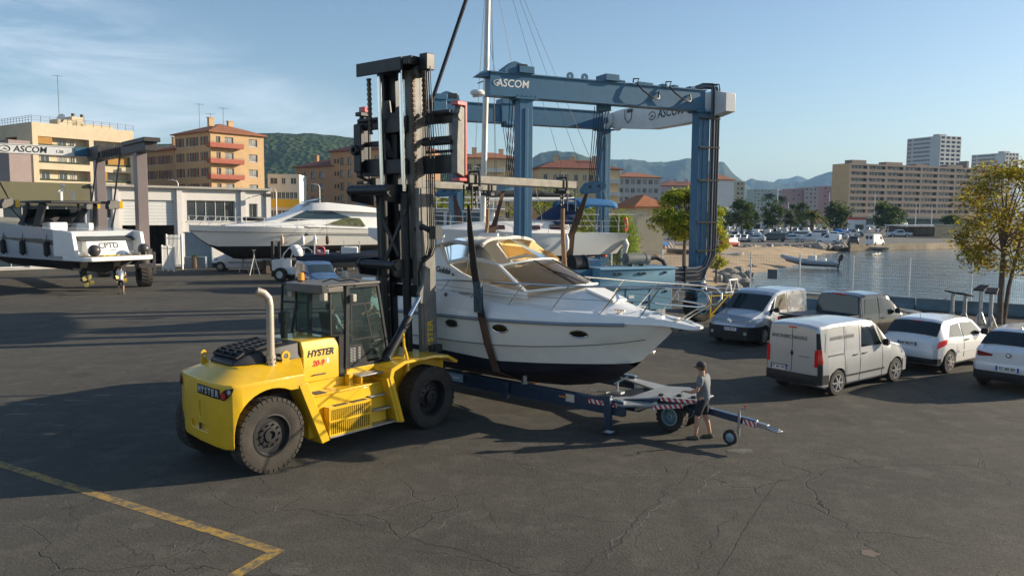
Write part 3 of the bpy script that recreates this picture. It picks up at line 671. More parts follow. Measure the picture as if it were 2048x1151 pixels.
# left door swung wide open
b=MB(); b.add([(-1.88,.82,1.72),(-2.12,1.72,1.72),(-2.09,1.62,3.28),(-1.88,.82,3.28)],[(0,1,2,3)]); ld=b.build('open_door',mCABG,fk,smooth=False)
b=MB()
for p,q in(((-1.88,.82,1.72),(-2.12,1.72,1.72)),((-2.12,1.72,1.72),(-2.09,1.62,3.28)),((-2.09,1.62,3.28),(-1.88,.82,3.28)),((-1.88,.82,3.28),(-1.88,.82,1.72)),((-1.88,.82,2.9),(-2.10,1.66,2.9)),((-1.98,1.2,2.9),(-2.06,1.45,1.75))): b.bar(p,q,.045,.045)
b.build('door_frame',mBLK,ld,smooth=False)
# interior
b=MB(); b.span(-1.85,-1.4,-.25,.28,1.95,2.10); b.loft([[(-1.85,-.25,2.05),(-1.85,.28,2.05),(-1.72,.28,2.05),(-1.72,-.25,2.05)],[(-2.0,-.22,2.75),(-2.0,.25,2.75),(-1.9,.25,2.75),(-1.9,-.22,2.75)]]); b.span(-1.8,-1.45,-.2,.22,1.6,1.95); b.build('seat',mBLKM,fk,bevel=.03)
b=MB(); b.tube([(-1.12+.17*math.cos(a)*.5,.02+.19*math.sin(a),2.42+.17*math.cos(a)*.85) for a in[2*PI*i/18 for i in range(18)]],.015,6,closed=True); b.bar((-1.12,.02,2.42),(-.95,.02,1.7),.05,.05); b.span(-1.0,-.82,-.5,.5,1.65,2.25); b.build('steering_console',mBLKM,fk)
b=MB(); b.cyl((-2.25,.52,CT+.05),(-2.25,.52,CT+.08),.085,14); b.build('beacon_base',mBLK,fk)
b=MB(); b.cyl((-2.25,.52,CT+.08),(-2.25,.52,CT+.24),.075,16,.065); b.build('beacon',mAMB,fk)
b=MB(); b.tube([(-2.1,-.1,CT+.06),(-1.9,-.2,CT+.12),(-1.75,-.3,CT+.07),(-1.6,-.5,CT+.10),(-1.5,-.72,CT+.06),(-1.7,-.82,CT-.02)],.014,6); b.build('roof_cable',mBLK,fk)
for (x,y,z) in((-2.45,-.70,CT-.2),(-1.78,-.83,3.1),(-2.45,.62,CT-.2),(-1.06,.5,CT+.14)):
    b=MB(); b.span(x-.05,x+.05,y-.09,y+.09,z-.08,z+.08); b.build('work_lamp',mat('lamp_grey',(.42,.38,.32),.5),fk,bevel=.015)
# the body is narrower than the near side line suggests: draw the far side in, shorten the tail
def squeeze(o):
    for ch in o.children:
        if not ch.get('sq'):
            ch['sq']=1
            for v in ch.data.vertices:
                v.co.y=(v.co.y+1.38)*.84-1.38
                if v.co.x<-4.75: v.co.x=-4.75+(v.co.x+4.75)*.62
                if v.co.x<-4.2 and ch.name[:5]!='wheel' and o.name[:5]!='wheel': v.co.x+=.12*(v.co.y+1.38)*min(1,(-4.2-v.co.x)/.6)
            squeeze(ch)
squeeze(fk)
for o_ in COL.objects:
    if 'sq' in o_.keys(): del o_['sq']
# ------------------------------------------------------------------ mast (tilted a little back)
TL=.0314
def mp(x,y,z): return (x-TL*(z-5.4),y,z)
for s in(-1,1):
    y=s*.68
    b=MB(); b.bar(mp(.40,y,.5),mp(.40,y,5.48),.17,.12,(0,1,0)); b.bar(mp(.74,y,.5),mp(.74,y,5.48),.17,.12,(0,1,0)); b.bar(mp(.57,y+s*.055,.5),mp(.57,y+s*.055,5.48),.05,.36,(1,0,0))
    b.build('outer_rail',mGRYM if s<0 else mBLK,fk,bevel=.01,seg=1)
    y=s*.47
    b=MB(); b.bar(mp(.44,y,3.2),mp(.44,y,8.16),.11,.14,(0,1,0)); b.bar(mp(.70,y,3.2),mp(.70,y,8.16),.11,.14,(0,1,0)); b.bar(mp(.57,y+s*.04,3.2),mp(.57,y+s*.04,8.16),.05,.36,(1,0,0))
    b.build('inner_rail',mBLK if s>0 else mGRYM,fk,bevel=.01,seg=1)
    y=s*.37
    b=MB(); b.cyl(mp(.22,y,5.4),mp(.22,y,8.24),.058,16); b.build('lift_rod',mCHR,fk)
    b=MB(); b.cyl(mp(.22,y,.8),mp(.22,y,5.36),.10,18); b.build('lift_cylinder',mBLK,fk)
    y=s*.28
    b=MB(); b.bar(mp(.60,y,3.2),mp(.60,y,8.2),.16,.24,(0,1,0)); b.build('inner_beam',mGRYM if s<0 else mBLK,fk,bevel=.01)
b=MB(); b.bar(mp(.30,-.80,8.28),mp(.30,.74,8.28),.52,.12,(0,0,1)); b.bar(mp(.02,-.62,8.24),mp(.02,.92,8.24),.06,.30,(0,0,1)); b.bar(mp(.58,-.8,8.16),mp(.58,.8,8.16),.1,.3); b.span(.05,.45,-.80,-.40,8.22,8.42) ; b.build('crosshead',mBLK,fk,bevel=.015)
for (z,x0,r,yl,yr) in((5.42,-.14,.125,1.12,-.30),(3.68,-.10,.10,.95,-.45),):
    b=MB(); b.cyl(mp(x0,yl,z),mp(x0,yr,z),r,18); 
    for y in(yl-.1,yr+.1): b.prism([(-.05,-.25),(.62,-.35),(.62,.15),(-.05,.13),(-.12,0)],(x0-TL*(z-5.4),y-.03,z),(1,0,0),(0,0,1),(0,1,0),.06)
    b.build('cross_tube',mBLK,fk,ang=30)
b=MB(); b.bar(mp(.57,-.7,1.0),mp(.57,.7,1.0),.3,.25); b.bar(mp(.80,-.7,3.0),mp(.80,.7,3.0),.05,.3); b.bar(mp(.80,-.66,4.9),mp(.80,.66,4.9),.05,.3); b.build('mast_tie',mBLK,fk)
b=MB(); b.bar(mp(.16,-.5,5.0),mp(.16,.45,3.5),.05,.09); b.bar(mp(.16,.5,5.0),mp(.16,-.2,3.9),.05,.09); b.build('brace',mBLK,fk)
for (x,y,z0,z1) in((.35,-.62,5.0,8.12),(.48,-.86,6.9,8.12),(.3,.83,6.8,8.12)):
    b=MB(); n=int((z1-z0)/.055)
    for i in range(n):
        z=lerp(z0,z1,i/n); b.box(mp(x,y,z),(.07,.06 if i%2 else .10,.05))
    b.build('chain',mat('rusty_chain',(.16,.12,.09),.6,.4,var=.5),fk,smooth=False)
b=MB(); b.lathe([(.05,-.05),(.15,-.05),(.15,.05),(.05,.05),(.05,-.05)],mp(.42,-.75,8.10),(0,1,0),18); b.build('chain_pulley',mSTEEL,fk)
b=MB(); b.box(mp(.5,-.95,8.30),(.26,.24,.36)); b.bar(mp(.5,-.6,8.24),mp(.5,-1.0,8.24),.2,.12); b.build('hose_block',mBLK,fk,bevel=.015)
b=MB()
for i in range(6):
    x,y=.42+.03*(i%3),-.87-.04*i
    b.tube([mp(x,y,8.2),mp(x+.05,y,6.5),mp(x+.04,y,4.5),mp(x+.03,y-.01,4.15),mp(x-.02,y+.02+.01*i,3.92),mp(x-.08,y+.2,3.80),mp(x-.12,-.76,3.74),mp(x-.15,-.72,3.5),mp(x-.15,-.74,2.9)],.014,6)
b.build('hydraulic_hoses',mBLK,fk)
b=MB(); b.tube([mp(.4,-.55,4.52),mp(.38,-.8,4.58),mp(.4,-1.0,4.5)],.07,8); b.box(mp(.46,-1.12,4.45),(.2,.22,.3)); b.build('hose_guide',mBLK,fk)
for s in(-1,1):
    A=V((-.86,s*.93,1.66)); Bp=V(mp(.30,s*.80,3.05)); m_=A.lerp(Bp,.62)
    b=MB(); b.cyl(A,m_,.10,18); b.ball(A,.12,12); tc_=b.build('tilt_cylinder',mBLK,fk)
    b=MB(); b.cyl(m_,A.lerp(Bp,.93),.05,14); b.build('rod',mCHR,tc_)
    b=MB(); b.prxz([(-.1,-.25),(.05,-.3),(.22,.0),(.22,.55),(.08,.62),(.0,.2),(-.14,.0)],-.05,.05); 
    for i in range(len(b.v)): b.v[i]=tuple(V(b.v[i])+Bp)
    b.build('clevis',mGRYM,tc_,bevel=.01)
text('HYSTER',.27,mTXTY,fk,mp(.308,-.70,1.98),(0,0,1),(0,1,0),bold=.006) if 0 else text('HYSTER',.24,mTXTY,fk,mp(.57,-.762,1.95),(.0314*-1,0,1),(-1,0,0),bold=.006)
# ------------------------------------------------------------------ carriage with side plates and hangers
b=MB()
b.bar((.75,-1.5,7.05),(.75,1.72,7.05),.10,.20); b.bar((.75,-1.5,6.6),(.75,1.72,6.6),.09,.12) ; b.bar((.75,-1.5,6.02),(.75,1.72,6.02),.12,.42); b.span(.66,.80,-.55,.5,6.0,7.2)
b.bar((.30,-.42,6.95),(.30,.42,6.95),.08,.36); b.bar((.30,-.42,5.98),(.30,.42,5.98),.08,.34); b.prism([(-.3,0),(.3,0),(.3,.25),(.15,.25),(.1,.12),(-.05,.12),(-.1,.42),(-.3,.42)],(.30,.12,7.12),(0,-1,0),(0,0,1),(1,0,0),.06)
b.build('carriage',mBLK,fk,bevel=.015)
for p_,q_,r_ in(((.62,-.6,7.18),(.62,-1.5,7.18),.055),((.62,-.6,6.5),(.62,-1.5,6.5),.06),((.62,.6,7.18),(.62,1.7,7.18),.055),((.62,-.7,6.30),(.62,-1.5,6.30),.035)): b=MB(); b.cyl(p_,q_,r_,14); b.build('shift_cylinder',mBLK,fk)
b=MB()
for i in range(4): b.tube([(.28,.05+.05*i,6.2),(.2,.1+.05*i,6.5),(.24,.2+.03*i,6.62),(.3,.3,6.5)],.013,6)
b.build('carriage_hoses',mBLK,fk)
for s,y in((-1,-1.55),(1,1.78)):
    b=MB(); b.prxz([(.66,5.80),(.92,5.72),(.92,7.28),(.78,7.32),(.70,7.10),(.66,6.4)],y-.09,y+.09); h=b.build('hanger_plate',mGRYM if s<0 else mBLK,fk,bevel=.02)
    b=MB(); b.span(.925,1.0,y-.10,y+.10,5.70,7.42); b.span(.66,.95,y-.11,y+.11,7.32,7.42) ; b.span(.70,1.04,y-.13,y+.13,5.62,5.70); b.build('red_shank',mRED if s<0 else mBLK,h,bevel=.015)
    if s>0: b=MB(); b.span(.78,.98,y-.11,y+.11,7.42,7.56); b.build('red_cap',mRED,h,bevel=.015)
    b=MB(); b.cyl((.79,y-.11,7.08),(.79,y+.11,7.08),.10,18); b.build('pin',mSTEEL,h)
    if s>0:
        b=MB(); b.span(.5,.64,y-.28,y+.0,5.9,7.1); b.lathe([(.05,-.14),(.13,-.14),(.13,0),(.05,0),(.05,-.14)],(.55,y-.1,6.45),(1,0,0),14); b.build('hanger_box',mBLK,h,bevel=.03)
# ------------------------------------------------------------------ long lifting tubes slid over the forks
for s,y,x1,lab in((-1,-1.62,5.30,'near grey lifting tube on the forks, crossing in front of a blue lift leg'),(1,1.62,5.75,'far grey lifting tube on the forks, half hidden behind the mast')):
    t=thing('lifting_tube',lab,'lifting tube',FK_O,FK_A,'lifting tubes on the forks')
    b=MB(); b.bar((.98,y,5.68),(x1,y,5.68),.20,.22); b.build('tube',mSTEEL,t,bevel=.03)
    for x in((1.28,x1-.55) if s<0 else(1.6,x1-.3)):
        b=MB(); b.tube([(x,y-.16,5.50),(x,y-.15,5.86),(x,y+.15,5.86),(x,y+.16,5.50)],.035,8); b.span(x-.08,x+.08,y-.2,y+.2,5.44,5.52); b.tube([(x-.12,y-.02,5.92),(x-.06,y-.02,5.98),(x+.12,y-.02,5.97),(x+.2,y,5.80)],.014,6); c_=b.build('hanger_clamp',mBLK,t)
        b=MB(); b.tube([(x,y+.05*math.cos(a),5.38+.07*math.sin(a)) for a in[2*PI*i/12 for i in range(12)]],.02,6,closed=True); b.tube([(x+.05*math.cos(a),y,5.28+.07*math.sin(a)) for a in[2*PI*i/12 for i in range(12)]],.02,6,closed=True); b.tube([(x,y+.04*math.cos(a),5.17+.07*math.sin(a)) for a in[2*PI*i/12 for i in range(12)]],.022,6,closed=True); b.build('shackle',mSTEEL,c_)
    for x in((1.05,) if s<0 else(2.9,))+((x1-.12,) if s<0 else ()):
        b=MB(); w=.20
        b.tube([(x,y-w/2-.03,5.56),(x,y-w/2-.03,4.98),(x,y+w/2+.03,4.98),(x,y+w/2+.03,5.56)],.022,6); b.build('stirrup',mBLK,t)
# ================================================================== white cabin cruiser hanging in slings over the trailer
c_,s_=math.cos(FK_A),math.sin(FK_A)
BO=(FK_O[0]+3.27*c_+1.65*s_, FK_O[1]+3.27*s_-1.65*c_,0); BA=FK_A-PI/2
bt=thing('cabin_cruiser','white cabin cruiser with navy bottom and cream canopy hanging in slings over a trailer','motor boat',BO,BA)
HS=[(-5.0,1.58,2.30,1.52,1.75,1.36,1.05,.66),(-3.5,1.64,2.33,1.60,1.75,1.46,1.06,.62),(-2,1.68,2.36,1.64,1.76,1.48,1.08,.60),(-.8,1.69,2.37,1.64,1.76,1.46,1.10,.60),(.3,1.64,2.38,1.57,1.78,1.38,1.13,.62),(1.2,1.50,2.40,1.38,1.82,1.18,1.19,.68),(2.0,1.27,2.41,1.10,1.88,.88,1.29,.82),(2.7,.98,2.43,.76,1.95,.54,1.42,1.05),(3.2,.73,2.44,.49,2.02,.28,1.60,1.40),(3.6,.50,2.45,.27,2.10,.11,1.87,1.80),(3.9,.30,2.46,.11,2.22,.03,2.12,2.08),(4.1,.13,2.465,.03,2.36,.008,2.31,2.29)]
def WL(x): return interp([(-5,1.52),(-2,1.50),(.25,1.38),(2,1.45),(3.3,1.50),(5,1.55)],x)[0]
def hull(x):
    bs,zr,bk,zk2,bc,zc,zk=interp(HS,x); return bs,zr,bk,zk2,bc,zc,zk
xs=[-5+9.1*i/60 for i in range(61)]
def wlp(x):
    bs,zr,bk,zk2,bc,zc,zk=hull(x); w=WL(x)
    if w<=zk: return 0,zk,True
    if w<=zc: t=(w-zk)/(zc-zk); return bc*t,w,False
    t=min(1,(w-zc)/(zk2-zc)); return lerp(bc,bk,t),w,False
up=[];lo=[]
for x in xs:
    bs,zr,bk,zk2,bc,zc,zk=hull(x); y,z,_=wlp(x)
    m1=(lerp(y,bk,.5)-.015*min(1,bk),lerp(z,zk2,.5)); 
    if z>zk2: z=zk2; 
    half=[(y,z),m1,(bk,zk2),(bk+.02,zk2+.012),(lerp(bk,bs,.55)+.01,lerp(zk2,zr,.5)),(bs,zr)]
    up.append([(x,-a,b_) for a,b_ in half]+[(x,a,b_) for a,b_ in half[::-1]])
    if x<3.32:
        zcc=min(zc,z-.01); h2=[(0,zk),(bc*.5,lerp(zk,zcc,.46)),(bc,zcc),(bc+.015,zcc+.03 if zcc+.03<z else zcc+.005),(max(y,bc*.6) if z>zc else y,z)]
        lo.append([(x,-a,b_) for a,b_ in h2[::-1]]+[(x,a,b_) for a,b_ in h2[1:]])
b=MB(); b.loft(up,closed=False,caps=False)
b.add([(-5,-1.58,2.3),(-5,-1.52,1.75),(-5,-1.47,1.5),(-5,1.47,1.5),(-5,1.52,1.75),(-5,1.58,2.3)],[(0,1,2,3,4,5)])
hl=b.build('hull',mGELG,bt,ang=30)
b=MB(); b.loft(lo,closed=False,caps=False); b.add([(-5,y,z) for y,z in((0,.66),(-1.36,1.05),(-1.47,1.5),(1.47,1.5),(1.36,1.05))],[(0,1,2,3,4)])
b.build('bottom_paint',mNAVY,bt,ang=30)
# deck moulding above the rub rail
DK=[(-5.0,1.60,2.31,1.46,2.98,1.10,2.99,3.00),(-3.2,1.66,2.34,1.50,3.00,1.20,3.02,3.03),(-2,1.70,2.37,1.53,2.98,1.22,3.02,3.04),(-.8,1.71,2.38,1.53,2.84,1.24,2.98,3.02),(.3,1.66,2.39,1.47,2.73,1.18,2.92,3.06),(1.2,1.52,2.41,1.33,2.69,1.02,2.90,3.20),(2.0,1.29,2.42,1.12,2.67,.84,2.82,3.14),(2.7,1.00,2.44,.87,2.65,.62,2.72,2.90),(3.2,.75,2.45,.66,2.63,.46,2.66,2.74),(3.7,.49,2.46,.44,2.61,.30,2.625,2.66),(4.1,.34,2.455,.31,2.585,.2,2.60,2.61),(4.5,.27,2.42,.25,2.53,.15,2.54,2.545),(4.72,.20,2.41,.18,2.49,.1,2.50,2.50),(4.82,.08,2.43,.07,2.47,.04,2.475,2.475)]
rg=[]
for i in range(80):
    x=-5+9.82*i/79; br,zr,bg,zg,bc,zc,z0=interp(DK,x)
    h=[(br,zr),(br-.005,lerp(zr,zg,.30)),(lerp(br,bg,.6),lerp(zr,zg,.75)),(bg,zg),(bg-.04,zg+.015),(bc+.03,lerp(zg,zc,.3)+.01),(bc-.05,zc),(bc*.55,lerp(zc,z0,.72)),(0,z0)]
    rg.append([(x,-a,b_) for a,b_ in h]+[(x,a,b_) for a,b_ in h[::-1][1:]])
b=MB(); b.loft(rg,closed=False,caps=False)
b.add([rg[-1][i] for i in range(len(rg[-1]))],[list(range(len(rg[-1])))]); b.add(rg[0],[list(range(len(rg[0])))])
# underside of the bow platform
und=[]
for i in range(16):
    x=4.0+.82*i/15; br,zr,*_=interp(DK,x); und.append([(x,-br,zr),(x,-br*.5,zr-.03),(x,br*.5,zr-.03),(x,br,zr)])
b.loft(und,closed=False,caps=False)
b.build('deck',mGEL,bt,ang=35)
b=MB()
for s in(-1,1): b.tube([(x,s*(hull(x)[0]+.03),hull(x)[1]) for x in[-5+8.3*i/40 for i in range(41)]],.042,8)
b.tube([(-5.02,-1.58,2.3),(-5.02,1.58,2.3)],.04,8); b.build('rub_rail',mat('grey_rubber',(.22,.26,.31),.5),bt)
# hull pinstripe
b=MB()
for s in(-1,1): b.tube([(x,s*(hull(x)[2]+.012),hull(x)[3]-.005) for x in[-5+8.6*i/50 for i in range(51)]],.009,5)
b.build('hull_stripe',mTXTG,bt)
# portholes: oval frame and dark pane on both sides
def hullside(x,z,s):
    bs,zr,bk,zk2,*_=hull(x); t=(z-zk2)/(zr-zk2); y=lerp(bk,bs,t)+.014; dx=.05; bs2,_,bk2,*_=hull(x+dx); y2=lerp(bk2,bs2,t)+.014
    return V((x,s*y,z)),V((dx,s*(y2-y),0)).normalized()
for s in(-1,1):
    for x in(-1.05,.45,2.32):
        p,t=hullside(x,2.19,s); q_=hull(x); u=V((0,s*(q_[0]-q_[2])/(q_[1]-q_[3]),1)).normalized(); n_=t.cross(u)*(-s); n_.normalize(); p=p+n_*.012
        b=MB(); b.tube([p+t*.21*math.cos(a)+u*(.092*math.sin(a)) for a in[2*PI*i/24 for i in range(24)]],.016,6,closed=True); h=b.build('porthole',mSS,bt)
        b=MB(); q=[p+n_*.006+t*.205*math.cos(a)+u*(.087*math.sin(a)) for a in[2*PI*i/24 for i in range(24)]]; b.add(q,[list(range(24))]); b.build('pane',mat('porthole_glass',(.02,.017,.014),.25,spec=.4),h,smooth=False)
# superstructure wing (radar arch sweeping up from the coaming)
WING=[(-4.9,2.95),(-4.9,3.10),(-3.6,3.15),(-2.95,3.55),(-2.75,4.10),(-2.55,4.36),(-1.90,4.36),(-1.98,4.05),(-1.62,3.62),(-1.14,3.42),(-.55,3.24),(.10,3.13),(.95,3.06),(.95,2.90),(-.8,2.93),(-2.15,2.97)]
for s in(-1,1):
    b=MB(); n=len(WING); A=[];B=[]
    for x,z in WING:
        y=lerp(1.36,1.12,min(1,max(0,(z-2.9)/1.45))); y=min(y,interp(DK,x)[2]-.10+.0)
        A.append((x,s*y,z)); B.append((x,s*(y-.10),z))
    b.add(A+B,[list(range(n))[::-1],list(range(n,2*n))]+[[i,(i+1)%n,n+(i+1)%n,n+i] for i in range(n)])
    w=b.build('side_wing',mGEL,bt,bevel=.025)
    # side window: clear pane between the wing and the white band
    def yy(x,z): return s*(lerp(1.36,1.12,min(1,max(0,(z-2.9)/1.45)))-.04)
    b=MB(); q=[(-1.60,3.62),(-1.14,3.44),(-.55,3.26),(.1,3.15),(.86,3.08),(.02,3.62),(-.5,3.72)]; b.add([(x,yy(x,z),z) for x,z in q],[list(range(len(q)))]); b.build('side_window',mVINYL,bt,smooth=False)
    b=MB(); b.tube([(x,yy(x,z),z) for x,z in((-1.62,3.65),(-1.0,3.77),(-.5,3.75),(.04,3.65))],[.05,.06,.05,.03],8); b.tube([(.04,yy(0,3.65),3.65),(.50,s*1.24,3.36),(.92,s*1.26,3.08)],.04,8); b.build('window_frame',mGEL,bt)
    b=MB(); q=[(-1.90,4.10),(-1.66,3.70),(-1.0,3.82),(-.5,3.80),(.02,3.70),(-.75,4.22),(-1.4,4.28)]; b.add([(x,yy(x,z)*.99,z) for x,z in q],[list(range(len(q)))]); b.build('side_curtain',mVINYL if s<0 else mat('beige_canvas',(.50,.37,.17),.85,var=.15),bt,smooth=False)
    if s<0:
        text('Gobbi',.20,mTXTK,w,(-1.72,-1.315,3.45),(1,0,-.12),(.0,.15,1),bold=.006); b=MB(); b.box((-1.36,-1.325,3.36),(.06,.01,.06)); b.build('badge',mTXTK,w,smooth=False)
# lower part of the cockpit: tan lining, helm seats seen through the clear panes
b=MB(); b.span(-3.9,.4,-1.05,1.05,2.7,3.05); b.span(-.9,-.5,.1,.9,3.05,3.55); b.span(-2.9,-2.5,-.9,.9,3.05,3.4); b.span(.1,.55,.1,.95,3.05,3.42); b.build('cockpit_lining',mat('cream_vinyl',(.70,.58,.38),.6,var=.15),bt,bevel=.06)
# windscreen: curved base, straight raked top
def wb(t): # base curve
    a=lerp(-1,1,t); return V((.93+.98*(1-abs(a)**2.2),a*1.24,3.06+.16*(1-a*a)))
def wt(t):
    a=lerp(-1,1,t); return V((.06+.42*(1-abs(a)**2.4),a*1.15,3.64+.14*(1-a*a)))
b=MB(); b.grid(lambda u,v: wb(u).lerp(wt(u),v),24,4); ws=b.build('windscreen',mSCRN,bt)
b=MB(); b.tube([wt(i/24) for i in range(25)],.032,8); b.tube([wb(0),wt(0)],.03,8); b.tube([wb(1),wt(1)],.03,8); b.build('top_frame',mGEL,ws)
b=MB(); b.tube([wb(i/24)+V((0,0,.01)) for i in range(25)],.03,8); b.build('base_frame',mGEL,ws)
b=MB(); b.tube([wb(.66),wt(.66)],.016,6); b.tube([wb(.34),wt(.34)],.016,6); b.build('mullion',mBLK,ws)
b=MB(); b.tube([wb(.42)+V((.03,0,.03)),wb(.38).lerp(wt(.38),.4)+V((.05,0,.02)),wb(.30).lerp(wt(.30),.62)+V((.04,0,.02))],.012,6); b.tube([wb(.30).lerp(wt(.30),.80)+V((.04,0,.02)),wb(.36).lerp(wt(.36),.30)+V((.04,0,.02))],.010,6); b.build('wiper',mBLK,ws)
# inside sunscreen hanging behind the glass
b=MB(); b.grid(lambda u,v: wb(lerp(.05,.95,u)).lerp(wt(lerp(.05,.95,u)),lerp(.02,.85,v))+V((-.16,0,-.02)),16,3); b.build('sunscreen',mat('beige_canvas',(.50,.37,.17),.85),ws)
# canopy: sagging cream fabric on hoops
mCANV=mat('white_canvas',(.72,.69,.64),.85,var=.12,vs=2,bump=.35,bs=9)
def can(u,v):
    a=lerp(-1,1,v); x=lerp(-2.35,-.62-.18*a,u)
    z=4.25+.05*(1-a*a)-.05*math.sin(u*PI*2.0)**2*(1-a*a)-.10*abs(a)**6-.16*max(0,.35-u)/.35
    z+=.03*mnoise.noise(V((x*3,a*2,1)))
    return (x,a*1.26,z)
b=MB(); b.grid(can,26,20); cn=b.build('canopy',mCANV,bt,solid=.012)
b=MB(); b.grid(lambda u,v: V(can(0,u))+V((-.05-.32*v,0,-.75*v))*1.0,20,6); b.build('aft_flap',mVINYL,cn)
b=MB(); b.tube([(-.45,-1.27,4.10)]+[V(can(1,i/16))+V((.01,0,-.02)) for i in range(17)]+[(-.80,1.27,4.10)],.045,8); b.build('valance',mCANV,cn)
for x0,x1 in((-.90,-1.1),(-1.7,-1.45)):
    b=MB(); b.tube([(x1,-1.2,3.1),(x0,-1.2,4.05),(x0,-.9,4.25),(x0,.9,4.25),(x0,1.2,4.05),(x1,1.2,3.1)],.016,6); b.build('canopy_hoop',mSS,cn)
b=MB(); b.tube([(-.82,1.2,4.05),(.08,1.1,3.74)],.03,6); b.tube([(-1.0,1.22,4.05),(-.2,1.2,3.85),(.10,1.15,3.70)],.05,6); b.build('canopy_edge',mat('beige_canvas',(.50,.37,.17),.85),cn)
b=MB(); q=[(-.84,1.2,4.02),(-1.9,1.2,4.08),(-1.6,1.22,3.6),(.05,1.16,3.68)]; b.add(q,[list(range(4))]); b.build('far_curtain',mat('beige_canvas',(.50,.37,.17),.85),cn,smooth=False)
b=MB(); b.add([(-.82,1.1,4.10),(.04,1.08,3.72),(.46,0,3.78),(-.72,0,4.30)],[(0,1,2,3)]); b.build('front_curtain',mVINYL,cn,smooth=False)
# bow rail: two sides joined round the pulpit
def gun(x,s): q=interp(DK,x); return V((x,s*(q[2]-.05),q[3]))
def topr(x,s):
    y=interp([(-2.6,1.50),(0,1.50),(1.5,1.34),(2.5,1.10),(3.5,.80),(4.3,.52),(4.75,.40)],x)[0]; return V((x,s*y,interp([(-2.6,3.22),(0,3.26),(2.5,3.28),(4.2,3.33),(4.75,3.33)],x)[0]))
for s in(-1,1):
    b=MB(); pts=[topr(-2.6,s)+V((-.2,0,-.24))]+[topr(-2.6+7.3*i/30,s) for i in range(31)]
    pts+=[(4.98,s*.37,3.30),(5.10,s*.33,3.20),(5.12,s*.29,3.08),(5.04,s*.26,2.97),(4.85,s*.27,2.93),(4.2,s*.44,2.95),(3.95,s*.50,2.97)]
    b.tube(pts,.022,8); r_=b.build('bow_rail',mSS,bt)
    for xb,xt in((-1.62,-1.30),(-.62,-.18),(.50,.98),(1.62,2.12),(2.72,3.28),(3.55,4.10),(4.30,4.85)):
        b=MB(); q=gun(xb,s); top_=topr(xt,s) if xt<4.7 else V((4.95,s*.26,2.96)); b.tube([q,top_],.017,6); b.cyl(q,q+V((0,0,.02)),.035,8); b.build('stanchion',mSS,r_)
    b=MB(); b.tube([topr(-2.6+6.9*i/14,s)*.5+gun(-2.9+6.9*i/14,s)*.5 for i in range(15)],.005,5); b.build('guard_wire',mSTEEL,r_)
# deck hardware
b=MB()
for x,y,z in((3.05,-.52,2.68),(3.05,.52,2.68),(-.95,-1.38,2.86)): b.box((x,y,z+.01),(.10,.05,.03)); b.tube([(x-.14,y,z+.06),(x+.14,y,z+.06)],.016,6); b.cyl((x-.05,y,z),(x-.05,y,z+.06),.014,6); b.cyl((x+.05,y,z),(x+.05,y,z+.06),.014,6)
b.build('cleat',mSS,bt)
b=MB(); b.loft([[(2.0,-.36,3.10),(2.0,.36,3.10),(2.0,.36,3.16),(2.0,-.36,3.16)],[(2.75,-.32,2.86),(2.75,.32,2.86),(2.75,.32,2.92),(2.75,-.32,2.92)]]); b.build('deck_hatch',mGEL,bt,bevel=.02)
b=MB(); b.span(3.15,3.65,-.2,.2,2.66,2.70); b.span(3.72,4.3,-.12,.12,2.60,2.625); b.build('anchor_hatch',mGEL,bt,bevel=.012)
b=MB(); b.box((3.75,.12,2.70),(.16,.12,.12)); b.cyl((3.75,.12,2.7),(3.75,.2,2.7),.07,10); b.tube([(3.8,.0,2.64),(4.3,0,2.58),(4.85,0,2.52)],.02,6); b.build('anchor_winch',mSS,bt)
b=MB(); b.cyl((-2.35,-1.60,2.72),(-2.35,-1.66,2.72),.055,12); b.cyl((-1.35,-1.55,2.88),(-1.35,-1.60,2.88),.05,12); b.build('vent_cap',mSS,bt)
b=MB(); b.cyl((3.52,0,1.72),(3.66,0,1.78),.022,8); b.lathe([(.012,0),(.035,0),(.035,.03),(.012,.03),(.012,0)],(3.66,-.02,1.80),(0,1,0),10); b.build('bow_eye',mSS,bt)
b=MB(); b.cyl((4.3,0,2.36),(4.46,0,2.40),.035,8); b.build('bow_roller',mSTEEL,bt)
# swim platform and stern gear (mostly behind the mast)
b=MB(); b.span(-5.75,-5.0,-1.45,1.45,1.62,1.72); b.build('swim_platform',mGEL,bt,bevel=.03)
b=MB()
for s in(-.6,.6): b.box((-5.35,s,1.1),(.35,.3,.7)); b.prxz([(-5.6,.3),(-5.25,.3),(-5.2,.9),(-5.5,.9)],s-.06,s+.06)
b.build('stern_drive',mBLK,bt,bevel=.03)
